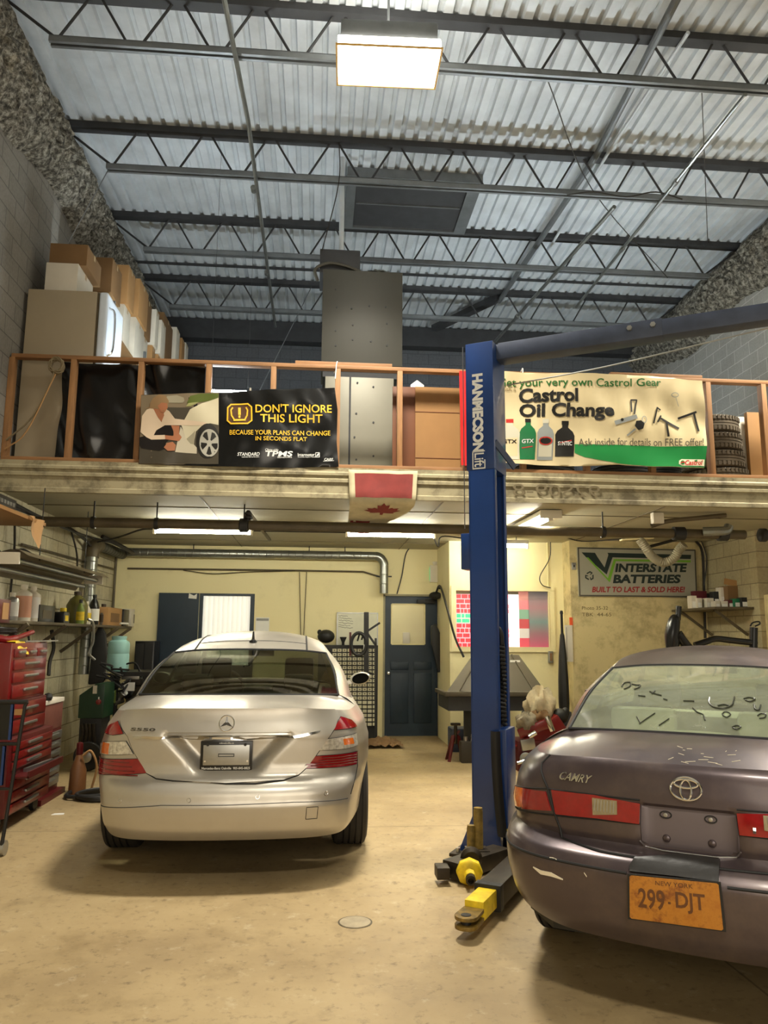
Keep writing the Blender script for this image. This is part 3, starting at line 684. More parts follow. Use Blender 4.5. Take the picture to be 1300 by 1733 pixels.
A_('photo_tyre', 'tyre', [q for q in ell(458, 408, 68, 108, 28) if q[0] < 523]+[(523, 470), (523, 340)] if False else [(min(x, 523), y) for x, y in ell(456, 400, 74, 108, 30)], .0038)
A_('photo_rim', 'rim', [(min(x, 522), y) for x, y in ell(464, 412, 62, 86, 30)], .0042)
for k_ in range(5):
    a = 2*pi*k_/5+.35; A_('photo_rim_gap', 'tyre', [(min(521, 464+r_*cos(a+d_)), 412+r_*1.38*sin(a+d_)) for r_, d_ in ((16, -.25), (52, -.34), (55, 0), (52, .34), (16, .25))], .0046)
A_('photo_skirt', 'skirt', [(24, 375), (120, 350), (160, 295), (235, 292), (240, 360), (190, 415), (215, 440), (150, 460), (40, 445), (24, 420)], .003)
A_('photo_blouse', 'blouse', [(40, 240), (70, 200), (110, 185), (140, 250), (165, 280), (185, 195), (215, 215), (250, 262), (320, 270), (440, 285), (455, 295), (420, 304), (250, 302), (185, 300), (130, 330), (115, 362), (185, 360), (190, 388), (100, 390), (70, 375), (30, 340)], .0036)
A_('photo_neck', 'skin', [(112, 195), (135, 175), (175, 195), (182, 240), (163, 278), (140, 248)], .004)
A_('photo_hair', 'hair', [(90, 185), (92, 160), (112, 130), (150, 108), (190, 115), (212, 150), (205, 190), (180, 215), (155, 200), (115, 195), (60, 190)], .0044)
A_('photo_face', 'skin', [(140, 180), (165, 160), (200, 165), (205, 195), (185, 222), (160, 218)], .0048)
A_('photo_arm', 'skin', [(185, 362), (235, 368), (275, 355), (292, 375), (275, 400), (240, 396), (188, 388)], .004)
A_('photo_leg', 'skin', [(225, 302), (278, 306), (275, 360), (240, 368), (240, 340)], .0032)
A_('photo_knee', 'skin', [(180, 440), (200, 412), (235, 405), (255, 425), (248, 460), (205, 462)], .0044)
# lettering
T = lambda n_, s_, m_, x, y, w, h, off=.004, **k_: MB().text(s_, F, x, -y, w, h, off=off, sub=24, **k_).build(n_, m_, bn, smooth=1.5)
T('lettering', "DON'T IGNORE", GOLD, 753, 220, 478, 52, bold=.012)
T('lettering', "THIS LIGHT", GOLD, 783, 282, 390, 52, bold=.012)
T('lettering', "BECAUSE YOUR PLANS CAN CHANGE", GOLD, 592, 362, 630, 30, bold=.01)
T('lettering', "IN SECONDS FLAT", GOLD, 754, 398, 322, 26, bold=.01)
T('lettering', "STANDARD", WHT, 640, 494, 140, 22, bold=.015, shear=.25)
T('lettering', "Clone-able", WHT, 815, 462, 82, 14, bold=.012, shear=.2)
T('lettering', "TPMS", WHT, 815, 496, 172, 34, bold=.03, shear=.15)
T('lettering', "SENSORS", WHT, 890, 505, 92, 9, bold=.01)
T('lettering', "Intermotor", WHT, 1018, 494, 106, 20, bold=.012)
T('lettering', "Genuine Import Parts", WHT, 1018, 504, 110, 9)
T('lettering', "standardbrand.com", WHT, 668, 504, 110, 9)
T('lettering', "CARF", WHT, 1184, 522, 56, 16, bold=.02, shear=.2)
strokes(bn, F, 'logo_outline', WHT, [([(1130, 472), (1154, 472), (1154, 500), (1130, 500)], 3, True), ([(1136, 494), (1142, 482), (1150, 478), (1146, 490), (1138, 490)], 4, False), ([(1178, 526), (1244, 522)], 3, False)], .004)
rr = [(600, 170), (705, 165), (728, 185), (730, 270), (705, 290), (600, 292), (578, 272), (580, 190)]
art(bn, F, 'warning_symbol_field', mat('brown_print', rgb(74, 42, 10), .4), rr, .0012)
strokes(bn, F, 'warning_symbol', GOLD, [(rr, 9, True), ([(610, 190), (600, 205), (604, 240), (622, 268), (686, 266), (700, 238), (703, 205), (694, 188)], 9, False), ([(652, 192), (653, 232)], 16, False), ([(653, 242), (653, 252)], 12, False), ([(618, 272), (690, 268)], 8, False)], .004)
# cream oil change banner
CV = mat('cream_vinyl', rgb(218, 200, 156), .35, 0, .08, 2); GRN = flat('green_print', rgb(28, 132, 62), .35); DGR = flat('dark_green_print', rgb(40, 100, 40), .4); BLK = flat('black_print', rgb(30, 28, 24), .35)
F2 = banner_fn(850, 620, 3.611, 7.49, 1.3)
b2 = thing('vinyl_banner', 'cream and green oil change banner tied along the right half of the railing', 'banner', at(1030, 790, 'y', 7.49))
o2 = [(-60, 30), (40, 36), (220, 44), (700, 52), (900, 62), (1222, 88), (1240, 300), (1245, 480), (1232, 622), (880, 616), (700, 606), (500, 612), (200, 602), (50, 594), (-60, 588)]
MB().sheet([(x, -y) for x, y in o2], F2, 26, 0, .003).build('banner_sheet', CV, b2, smooth=1.5)
A2 = lambda n_, m_, poly, off=.002: art(b2, F2, n_, m_, poly, off, 40)
A2('green_band', GRN, [(440, 478), (700, 486), (1000, 492), (1245, 490), (1234, 620), (880, 614), (700, 600), (500, 560), (440, 530)])
T2 = lambda s_, m_, x, y, w, h, off=.004, **k_: MB().text(s_, F2, x, -y, w, h, off=off, sub=24, **k_).build('lettering', m_, b2, smooth=1.5)
T2('Get your very own Castrol Gear', DGR, -30, 142, 995, 64, bold=.012)
T2('with a', flat('tan_print', rgb(160, 140, 100), .4), -10, 154, 92, 24)
T2('Castrol', BLK, 102, 224, 354, 86, bold=.035); T2('Oil Change', BLK, 104, 336, 572, 106, bold=.035)
T2('Ask inside for details on FREE offer!', flat('grey_print', rgb(88, 80, 64), .4), 462, 490, 760, 46)
A2('logo_field', flat('cream_print', rgb(238, 228, 196), .4), [(1090, 570), (1232, 572), (1232, 612), (1090, 610), (1072, 600), (1074, 580)], .003)
T2('Castrol', flat('red_print', rgb(200, 30, 30), .4), 1112, 606, 108, 30, .005, bold=.02, shear=.25)
art(b2, F2, 'logo_dot', GRN, ell(1096, 591, 13, 13), .005)
strokes(b2, F2, 'logo_swirl', flat('red_print_b', rgb(200, 30, 30), .4), [([(1084, 594), (1096, 588), (1110, 590)], 6, False)], .006)
def bottle(x, w, y0, y1, m, lm, cap, txt, tcol, slant):
    A2('bottle_print', m, [(x+w*.02, y1), (x, y0+85), (x+w*.1, y0+62), (x+w*.36, y0+40), (x+w*.36, y0+24), (x+w*.68, y0+24), (x+w*.68, y0+40), (x+w*.92, y0+66), (x+w, y0+90), (x+w*.96, y1)], .002)
    A2('bottle_cap_print', cap, [(x+w*.34, y0+24), (x+w*.34, y0), (x+w*.7, y0), (x+w*.7, y0+24)], .0024)
    A2('bottle_label_print', lm, [(x+w*.1, y1-20), (x+w*.1, y0+120), (x+w*.9, y0+115), (x+w*.9, y1-20)], .0026)
    if txt: T2(txt, tcol, x+w*.14, y0+150, w*.72, 24, .0045, bold=.02)
LBL = flat('pale_label_print', rgb(206, 200, 176), .4); SIL = flat('grey_print_b', rgb(146, 150, 146), .35); GB = flat('green_bottle_print', rgb(30, 110, 62), .35); RD = flat('red_print_c', rgb(186, 50, 40), .4)
bottle(-20, 126, 322, 570, LBL, CV, RD, 'GTX', BLK, 0)
bottle(104, 98, 322, 570, GB, GB, BLK, 'GTX', WHT, 0)
bottle(210, 102, 326, 572, SIL, LBL, LBL, None, BLK, 0)
bottle(320, 120, 336, 552, BLK, BLK, BLK, 'SYNTEC', WHT, 1)
A2('oval_print', RD, ell(262, 458, 42, 26), .0042); A2('oval_print', BLK, ell(262, 458, 34, 19), .0046)
strokes(b2, F2, 'label_lines', RD, [([(120, 500), (180, 492)], 6, False), ([(350, 470), (420, 455)], 5, False)], .0045)
strokes(b2, F2, 'tool_print', BLK, [([(780, 285), (782, 210), (816, 210), (796, 300)], 9, False), ([(920, 350), (944, 255), (964, 268)], 9, False), ([(1078, 318), (1184, 280)], 13, False), ([(1172, 285), (1194, 398)], 13, False)], .004)
strokes(b2, F2, 'tool_print', BLK, [([(946, 342), (966, 305)], 10, False), ([(960, 318), (1076, 380)], 13, False), ([(1000, 340), (1010, 430)], 13, False)], .004)
strokes(b2, F2, 'tool_print', SIL, [([(684, 352), (806, 316)], 26, False), ([(756, 428), (800, 392)], 10, False), (ell(860, 330, 14, 20, 12), 4, True), (ell(1052, 178, 22, 13, 12), 4, True), ([(1058, 196), (1076, 246)], 3, False)], .004)
A2('key_head_print', BLK, [(798, 372), (806, 342), (838, 338), (860, 356), (850, 388), (822, 398)], .0045); A2('dot_print', BLK, ell(722, 334, 9, 9), .006)
# narrow red banner behind the lift column
F3 = banner_fn(0, 0, 1, 7.5, .5)
tag(MB().sheet([(777, -628), (800, -630), (800, -790), (780, -788)], F3, 8, 0, .003).build('red_banner', mat('red_vinyl', rgb(212, 34, 34), .35), smooth=1.5), 'narrow red banner strip hanging left of the blue lift column', 'banner')
# Canadian flag draped from the mezzanine edge back over the sprinkler main
fa, fb = at(590, 803, 'y', 7.44).x, at(707, 803, 'y', 7.44).x
path = cr([(7.462, 3.135), (7.456, 3.0), (7.452, 2.86), (7.52, 2.80), (7.8, 2.765), (8.06, 2.738), (8.14, 2.70), (8.15, 2.60)], 8)
path = [Vector((p.x, p.y)) for p in [Vector((a, b, 0)) for a, b, *_ in [(q[0], q[1]) for q in path]]] if False else [Vector((q[0], q[1])) for q in cr([(7.462, 3.135, 0), (7.456, 3.0, 0), (7.452, 2.86, 0), (7.52, 2.80, 0), (7.8, 2.765, 0), (8.06, 2.738, 0), (8.14, 2.70, 0), (8.15, 2.60, 0)], 8)]
cum = [0]
for a, b in zip(path, path[1:]): cum.append(cum[-1]+(b-a).length)
FL = cum[-1]
def flag_fn(u, t, off=0.0):
    t = max(0, min(FL, t)); i = max(0, min(len(path)-2, sum(1 for c in cum if c <= t)-1))
    q = path[i].lerp(path[i+1], (t-cum[i])/max(1e-6, cum[i+1]-cum[i]))
    wv = .008*sin(9*u+6*t)+.006*sin(23*u-3*t); return Vector((fa+u, q.x-off-.012-abs(wv), q.y-off*.7-abs(wv)*.6))
FW = fb-fa
fl = thing('flag', 'faded Canadian flag draped from the mezzanine edge beside the lift column', 'flag', (fa+FW/2, 7.45, 2.75))
FWm = mat('dirty_white_cloth', rgb(196, 184, 148), .85); FR = mat('faded_red_cloth', rgb(132, 52, 46), .85)
MB().sheet([(0, .0), (FW, 0), (FW-.03, .42), (FW-.05, .62), (FW*.74, .95), (.3, FL), (.03, FL), (.02, .5)], flag_fn, .04, 0, .002).build('flag_cloth', FWm, fl, smooth=1.5)
MB().sheet([(.06, .03), (FW-.045, .03), (FW-.06, .275), (.07, .275)], flag_fn, .04, .003).build('flag_red_band', FR, fl, smooth=1.5)
MB().sheet([(.05, FL-.14), (.26, FL-.14), (.24, FL), (.045, FL)], flag_fn, .03, .003).build('flag_red_band', FR, fl, smooth=1.5)
leaf = [(0, .0), (.03, .06), (.07, .04), (.06, .15), (.10, .11), (.12, .14), (.18, .13), (.16, .19), (.21, .22), (.13, .28), (.14, .31), (.02, .30), (.015, .38), (-.015, .38), (-.02, .30), (-.14, .31), (-.13, .28), (-.21, .22), (-.16, .19), (-.18, .13), (-.12, .14), (-.10, .11), (-.06, .15), (-.07, .04), (-.03, .06)]
MB().sheet([(FW*.52+x*.9, .34+y*1.05) for x, y in leaf], flag_fn, .03, .004).build('flag_leaf', FR, fl, smooth=1.5)
# ================================================================ two-post lift
LA = Vector((1.113, 5.60, 0)); th = radians(-29.5); ex = Vector((cos(th), sin(th), 0)); ey = Vector((-sin(th), cos(th), 0)); CW, CD, CH = .203, .30, 3.74
M['blue'] = mat('blue_lift_enamel', rgb(22, 58, 118), .33, 0, .12, 3, coat=.3); M['blued'] = mat('worn_blue_enamel', rgb(60, 70, 92), .45, 0, .25, 7)
lf = thing('car_lift', 'blue two-post car lift standing beside the purple-grey sedan', 'car lift', LA+ex*.12+ey*.15, th)
def LM(a): return Matrix((( ex.x*a, ey.x, 0, 0), (ex.y*a, ey.y, 0, 0), (0, 0, 1, 0), (0, 0, 0, 1)))
def lpt(x, y, z): return LA+ex*x+ey*y+Vector((0, 0, z))
def lbox(b, x0, x1, y0, y1, z0, z1): return b.box(x0, x1, y0, y1, z0, z1, Matrix.Translation(LA) @ Matrix.Rotation(th, 4, 'Z'))
for k_, sx in ((0, 1), (3.1, -1)):
    def X(a): return (k_+sx*a)
    def bx(b, x0, x1, *r): return lbox(b, min(X(x0), X(x1)), max(X(x0), X(x1)), *r)
    b = MB(); bx(b, 0, CW, 0, .012, .02, CH-.02); bx(b, 0, .012, 0, CD, .02, CH-.02); bx(b, 0, CW, CD-.012, CD, .02, CH-.02)
    bx(b, CW-.012, CW, 0, .05, .02, CH-.02); bx(b, CW-.012, CW, CD-.05, CD, .02, CH-.02); b.build('column', M['blue'], lf, bevel=.004)
    b = MB(); bx(b, -.012, CW+.004, -.014, CD+.01, 2.74, CH); b.build('column_cover', M['blue'], lf, bevel=.006)
    b = MB(); bx(b, -.14, CW+.10, -.10, CD+.1, 0, .022); b.build('base_plate', M['grease'], lf, bevel=.004)
    b = MB()
    for q in ((-.09, -.05), (CW+.05, -.05), (-.09, CD+.05), (CW+.05, CD+.05)):
        p = lpt(X(q[0]), q[1], .022); b.cyl(p, p+Vector((0, 0, .03)), .016, n=6)
    b.build('anchor_bolts', M['steel'], lf)
    b = MB()
    A = [lpt(X(0), .0, .022), lpt(X(-.10), .0, .022), lpt(X(0), .0, .26)]; n_ = ey*.012
    v = [b.bm.verts.new(p) for p in A]+[b.bm.verts.new(p+n_) for p in A]
    for q in ((0, 1, 2), (5, 4, 3), (0, 3, 4, 1), (1, 4, 5, 2), (2, 5, 3, 0)): b.face([v[i] for i in q])
    b.build('gusset', M['blue'], lf)
    b = MB(); bx(b, .05, CW+.045, .03, CD-.03, .16, .86); b.build('carriage', M['blue'], lf, bevel=.012)
    b = MB(); bx(b, .03, CW-.03, .05, CD-.05, .86, .88); bx(b, .03, CW-.02, .02, .04, 1.0, CH-.9); b.build('carriage_slide', M['grease'], lf)
# black rubber guard on the carriage
b = MB()
for i in range(13):
    t = i/12; b.box(0, 0, 0, 0, 0, 0) if False else None
G = [[lpt(.145+.07*s_/4+.04*(t_/14)**2, -.012-.03*sin(pi*s_/4), .85-.70*t_/14) for s_ in range(5)] for t_ in range(15)]
b.grid(G); b.build('rubber_guard', M['black'], lf, smooth=1.2)
b = MB(); b.tube([lpt(CW+.006+.018*sin(i*1.6), .10+.018*cos(i*1.6), .88+i*.0072) for i in range(80)], .013, 6); b.build('coiled_hose', M['black'], lf)
MB().tube(cr([lpt(CW+.006, .10, 1.45), lpt(CW+.0, .09, 1.54), lpt(CW-.04, .10, 1.57), lpt(CW-.1, .12, 1.45)], 5), .016, 8).build('hose_end', M['black'], lf)
b = MB(); lbox(b, CW-.10, CW-.06, .06, .10, 1.0, CH-.9); b.build('lift_chain', M['grease'], lf)
b = MB(); lbox(b, CW-.09, CW-.02, .03, .06, 1.38, 1.5); b.build('latch_plate', M['chrome'], lf)
# control box on the outer side, safety cable
b = MB(); lbox(b, -.075, 0, .02, .16, 2.0, 2.27); b.build('control_box', M['blue'], lf, bevel=.008)
MB().tube([lpt(-.03, -.02, CH-.02), lpt(-.028, -.02, 2.3)], .004, 5).build('safety_cable', M['steel'], lf)
b = MB(); b.bar(lpt(CW, .02, 2.95), lpt(CW+.1, .2, 2.78), .012, .05); b.build('bracket', M['blued'], lf)
# overhead beam with splice plate and bolts
b = MB(); lbox(b, CW-.02, 2.95, .08, .22, CH-.12, CH+.0); b.build('overhead_beam', M['blued'], lf, bevel=.006)
b = MB(); lbox(b, CW+.02, 1.42, .074, .226, CH-.124, CH+.006); b.build('splice_plate', M['blued'], lf, bevel=.003)
b = MB()
for x in (1.2, 1.36):
    p = lpt(x, .074, CH-.04); MB().cyl(p, p-ey*.022, .02, n=6).build('splice_bolt', M['steel'], lf)
MB().tube(cr([lpt(CW+.05, .2, CH-.3), lpt(1.0, .3, CH-.22), lpt(1.9, .3, CH-.12), lpt(2.6, .3, CH-.05)], 6), .006, 5).build('beam_cable', M['steel'], lf)
# lettering down the column cover
FT = lambda u, v, off=0.0: lpt(v, -.0145-off, -u)
zT = at(812, 633, 'y', 5.58).z
MB().text('HANMECSON', FT, -3.49, .04, .615, .086, off=.0015, bold=.055).build('lettering', WHT, lf, smooth=0)
MB().text('Lift', FT, -2.868, .052, .105, .075, off=.0015, bold=.015).build('lettering', WHT, lf, smooth=0)
b = MB()
for u0, u1, v0, v1 in ((-2.885, -2.745, .036, .044), (-2.885, -2.877, .036, .134), (-2.755, -2.745, .036, .134), (-2.815, -2.745, .129, .137)):
    b.sheet([(u0, v0), (u1, v0), (u1, v1), (u0, v1)], FT, 1, .0015)
b.build('logo_frame', WHT, lf, smooth=0)
# swing arm reaching toward the viewer
a0 = Vector((1.30, 5.28, .10)); a1 = at(826, 1508, 'z', .13); a2 = at(800, 1540, 'z', .10); a1.z = .10; tip = at(789, 1558, 'z', .09); tip.z = .09
d_ = (tip-a1).normalized(); a0 = a1-d_*1.05; d_.z = 0; a0.z = .10; d_.normalize()
MB().bar(a0, a1, .135, .12).build('arm_outer', M['grease'], lf, bevel=.006)
b = MB(); b.bar(a1-d_*.05, a1+d_*.012, .15, .135); b.build('arm_collar', M['black'], lf, bevel=.004)
e1 = Vector((tip.x, tip.y, .1))-d_*.125; MB().bar(a1, e1, .105, .095).build('arm_inner', M['yellow'], lf, bevel=.006)
b = MB(); dn = Vector((-d_.y, d_.x, 0))
for z0, z1 in ((.055, .075), (.098, .116)):
    pl = []
    for i in range(13):
        an = -pi/2+pi*i/12; pl.append(e1+d_*(.12+.06*cos(an))+dn*(.06*sin(an)))
    pl = [e1-dn*.055]+pl+[e1+dn*.055]
    A = [b.bm.verts.new((p.x, p.y, z0)) for p in pl]; B = [b.bm.verts.new((p.x, p.y, z1)) for p in pl]
    b.face(A[::-1]); b.face(B)
    for i in range(len(pl)): b.face([A[i], A[(i+1) % len(pl)], B[(i+1) % len(pl)], B[i]])
b.build('arm_eye', mat('chipped_yellow_steel', rgb(120, 96, 40), .5, .3, .5, 25), lf, bevel=.003)
p = e1+d_*.125; MB().cyl((p.x, p.y, .05), (p.x, p.y, .1185), .026, n=18).build('eye_hole', M['black'], lf)
# second arm folded to the left with its screw pad and stored adapters
s0 = at(840, 1468, 'z', .06); s1 = at(760, 1470, 'z', .06)
c0 = Vector((1.26, 5.36, .07)); c1 = Vector((.86, 5.02, .07))
MB().bar(c0, c1, .14, .10).build('arm_outer', M['grease'], lf, bevel=.006)
MB().bar(c1+Vector((-.02, -.02, 0)), c1+Vector((-.10, -.02, -.0)), .12, .07).build('arm_end', M['grease'], lf, bevel=.006)
pc = at(796, 1484, 'y', 4.88); ax_ = Vector((-.12, -.95, -.12)).normalized()
Q = ax_.to_track_quat('Z', 'Y').to_matrix().to_4x4()
b = MB(); b.lathe([(.03, -.12), (.075, -.10), (.082, -.09), (.082, -.055), (.07, -.045), (.035, -.04), (.035, .02)], pc, Q, 8); b.build('lift_pad', M['yellow'], lf, bevel=.003)
b = MB(); b.lathe([(.028, .02), (.030, .022), (.030, .055), (.018, .058), (.016, .03)], pc, Q, 14); b.build('pad_screw', M['grease'], lf)
b = MB(); b.lathe([(.05, -.2), (.065, -.18), (.07, -.15), (.05, -.13)], pc+Vector((.03, .06, .03)), Q, 16); b.build('pad_cup', M['grease'], lf)
for px, hgt, r_ in ((811, .26, .032), (799, .15, .03)):
    p = at(px, 1440, 'y', 5.28); p.y = 5.3
    MB().lathe([(r_, 0), (r_, hgt-.02), (r_*.9, hgt-.01), (r_*.9, hgt)], (p.x, 5.3, .12), None, 16).build('height_adapter', mat('worn_olive_paint', rgb(128, 104, 44), .55, .1, .45, 22), lf)
b = MB(); b.box(at(797, 1440, 'y', 5.3).x-.03, at(815, 1440, 'y', 5.3).x+.04, 5.22, 5.36, .10, .125); b.build('adapter_holder', M['grease'], lf)
b = MB(); b.bar(lpt(CW+.06, .02, .2), lpt(CW+.10, .0, .045), .02, .05); b.build('arm_restraint', M['yellow'], lf)
# ================================================================ under the mezzanine
# ---- doors and windows of the back wall
def px_rect(x0, y0, x1, y1, Y):
    a = at(x0, y1, 'y', Y); c = at(x1, y0, 'y', Y); return a.x, c.x, a.z, c.z
d = MB(); gx0, gx1, gz0, gz1 = px_rect(663, 1023, 719, 1090, YB)
for q in ((dx0, gx0, 0.01, dz), (gx1, dx1, 0.01, dz), (gx0, gx1, 0.01, gz0), (gx0, gx1, gz1, dz)): d.box(q[0], q[1], YB+.03, YB+.075, q[2], q[3])
d1 = struct(d.build('door_1', M['navy'], smooth=0))
INVd = INV[d1.name] if d1.name in INV else None
b = MB()
for q in ((gx0-.012, gx0+.01, gz0, gz1), (gx1-.01, gx1+.012, gz0, gz1), (gx0, gx1, gz0-.012, gz0+.01), (gx0, gx1, gz1-.01, gz1+.012)): b.box(q[0], q[1], YB+.02, YB+.04, q[2], q[3])
b.build('window_bead', M['cream'], d1)
gm = bpy.data.materials.new('door_glass'); k = N(gm); k.b.inputs['Base Color'].default_value = (.5, .5, .42, 1); k.b.inputs['Roughness'].default_value = .08; k.b.inputs['Transmission Weight'].default_value = 0.0; k.b.inputs['Alpha'].default_value = .12
MB().box(gx0, gx1, YB+.05, YB+.056, gz0, gz1).build('window_pane', gm, d1)
for q in ((dx0+.09, (dx0+dx1)/2-.04, .2, .95), ((dx0+dx1)/2+.04, dx1-.09, .2, .95), (dx0+.09, (dx0+dx1)/2-.04, 1.0, 1.12), ((dx0+dx1)/2+.04, dx1-.09, 1.0, 1.12)):
    b = MB(); b.box(q[0], q[1], YB+.016, YB+.031, q[2], q[3]); b.build('raised_panel', M['navy'], d1, bevel=.012)
kp = at(658, 1139, 'y', YB); MB().lathe([(.026, 0), (.026, .006), (.011, .01), (.011, .04), (.024, .05), (.027, .062), (.018, .075), (0, .077)], (kp.x, YB+.03, kp.z), Matrix.Rotation(radians(90), 4, 'X')).build('door_knob', M['chrome'], d1)
MB().box(dx1-.32, dx1-.04, YB-.04, YB+.03, dz-.11, dz-.05).build('door_closer', M['black'], d1, bevel=.006)
MB().bar((dx1-.2, YB-.05, dz-.05), (dx1+.0, YB-.1, dz+.0), .02).build('closer_arm', M['black'], d1)
b = MB(); b.box(dx0-.03, dx0, YB-.01, YB+.06, 0, dz+.03); b.box(dx1, dx1+.003, YB-.01, YB+.06, 0, dz); b.box(dx0-.03, dx1, YB-.01, YB+.06, dz, dz+.03)
struct(b.build('trim_door_frame', mat('grey_jamb', rgb(150, 142, 110), .6), smooth=0))
# office corner seen through the door glass
MB_ = MB(); 
q = at(693, 1070, 'y', 13.0); tag(MB().box(q.x-.06, q.x+.06, 13.44, 13.5, q.z-.2, q.z+.0).build('outlet_box', M['carton'], bevel=.01), 'pale outlet box on the office wall seen through the door glass', 'outlet')
# doorway with vertical blind, and navy leaf beside it
d2 = MB(); x0, x1, z0, z1 = px_rect(340, 1009, 424, 1090, YB)
for q in ((bx0, x0, 0.01, 2.14), (x1, bx1, 0.01, 2.14), (x0, x1, z1, 2.14), (x0, x1, 0.01, 1.05)): d2.box(q[0], q[1], YB+.02, YB+.08, q[2], q[3])
d2o = struct(d2.build('door_2', M['navy'], smooth=0))
slat = mat('lit_blind_slat', rgb(232, 230, 218), .6, 0, .03, emit=rgb(255, 250, 232), estr=.42)  # slats glow by themselves in place of daylight coming from behind
n_ = 10
for i in range(n_):
    xa = x0+(x1-x0)*i/n_; xb = x0+(x1-x0)*(i+1)/n_; G = [[(xa+(xb-xa)*j/4, YB+.075-.022*sin(pi*j/4)+.006*(i % 2), z) for j in range(5)] for z in (1.06, z1)]
    b = MB(); b.grid(G); b.build('blind_slat', slat, d2o, smooth=1.2)
p0, p1, q0, q1 = px_rect(259, 1004, 337, 1200, YB-.06)
d3 = MB(); d3.box(p0, p1, YB-.07, YB-.02, 0.01, q1); d3o = struct(d3.build('door_3', M['navy'], smooth=0))
a = at(326, 1008, 'y', YB-.08); MB().prism([(-.06, -.04), (.06, -.05), (.065, .03), (.02, .0), (-.055, .035)], lambda u, v, dd: (a.x+u, YB-.075-dd, a.z+v), 0, .003).build('torn_sticker', M['paper'], d3o)
# window of the bay: frame, glowing sign, curtain and posters
wf = MB(); fw = .07
for q in ((wx0-fw, wx0, wz0-fw, wz1+fw), (wx1, wx1+fw, wz0-fw, wz1+fw), (wx0, wx1, wz0-fw, wz0), (wx0, wx1, wz1, wz1+fw)): wf.box(q[0], q[1], YW-.03, YW+.05, q[2], q[3])
w1 = struct(wf.build('window_1', M['cream'], smooth=0))
MB().box(wx0, wx1, YW+.03, YW+.036, wz0, wz1).build('window_pane', gm, w1)
b = MB(); b.box((wx0+wx1)/2-.02, (wx0+wx1)/2+.02, YW, YW+.05, wz0, wz1); b.build('mullion', M['joist'], w1)
def wpx(x0, y0, x1, y1): return px_rect(x0, y0, x1, y1, YW+.08)
ns = thing('led_sign', 'lit red and green block-pattern sign in the left half of the bay window', 'sign', at(785, 1095, 'y', YW+.09))
RG = emitter('red_led', rgb(255, 20, 50), .8); GG = emitter('green_led', rgb(30, 210, 150), .65); PK = emitter('pale_led', rgb(255, 190, 200), .8)
a0_, a1_, c0_, c1_ = wpx(773, 1006, 862, 1096); MB().box(a0_, a1_, YW+.1, YW+.12, c0_, c1_).build('sign_backing', PK, ns)
rows = 11; rnd = random.Random(9)
for m_, sel, nm in ((RG, lambda r: r not in (4, 5), 'red_tiles'), (GG, lambda r: r in (4, 5), 'green_tiles')):
    b = MB()
    for r in range(rows):
        if not sel(10-r): continue
        x = a0_+.006
        while x < a1_-.05:
            wd = rnd.uniform(.035, .11); b.box(x, min(a1_-.006, x+wd), YW+.09, YW+.1, c0_+(c1_-c0_)*(r+.1)/rows, c0_+(c1_-c0_)*(r+.88)/rows); x += wd+.012
    o_ = b.build(nm, m_, ns, smooth=0); o_['kind'] = 'stuff'
e0, e1_, f0, f1_ = wpx(858, 1006, 880, 1096); tag(MB().box(e0, e1_, YW+.09, YW+.1, f0, f1_).build('lit_curtain', emitter('lit_white_curtain', rgb(255, 252, 246), 1.0)), 'glowing white curtain strip just right of the lift column in the window', 'curtain')
e0, e1_, f0, f1_ = wpx(880, 1000, 895, 1096)
ps = thing('window_poster', 'narrow pink and red poster strip in the right half of the bay window', 'poster', ((e0+e1_)/2, YW+.09, f0))
for i, c_ in enumerate(((230, 60, 90), (220, 210, 200), (200, 40, 60), (120, 170, 140), (226, 120, 130), (236, 150, 140))):
    MB().box(e0, e1_, YW+.085, YW+.095, f0+(f1_-f0)*i/6, f0+(f1_-f0)*(i+1)/6).build('poster_panel', flat('poster_tone%d' % i, rgb(*c_), .5, 0, .35), ps, smooth=0)
e0, e1_, f0, f1_ = wpx(896, 1000, 930, 1096)
pm = bpy.data.materials.new('poster_fade'); k = N(pm); sp = k.n('ShaderNodeSeparateXYZ'); k.l(k.obj(), sp.inputs[0])
mr = k.n('ShaderNodeMapRange'); k.l(sp.outputs['Z'], mr.inputs[0]); mr.inputs[1].default_value = 0; mr.inputs[2].default_value = f1_-f0
c_ = k.ramp(mr.outputs[0], [(0, rgb(206, 60, 110)), (.25, rgb(150, 96, 110)), (.45, rgb(110, 140, 136)), (.7, rgb(176, 120, 130)), (1, rgb(120, 122, 128))]); k.l(c_, k.b.inputs['Base Color']); k.l(c_, k.b.inputs['Emission Color']); k.b.inputs['Emission Strength'].default_value = .2
tag(MB().box(e0, e1_, YW+.085, YW+.095, f0, f1_).build('window_poster', pm, smooth=0), 'grey to pink faded poster at the right end of the bay window', 'poster')
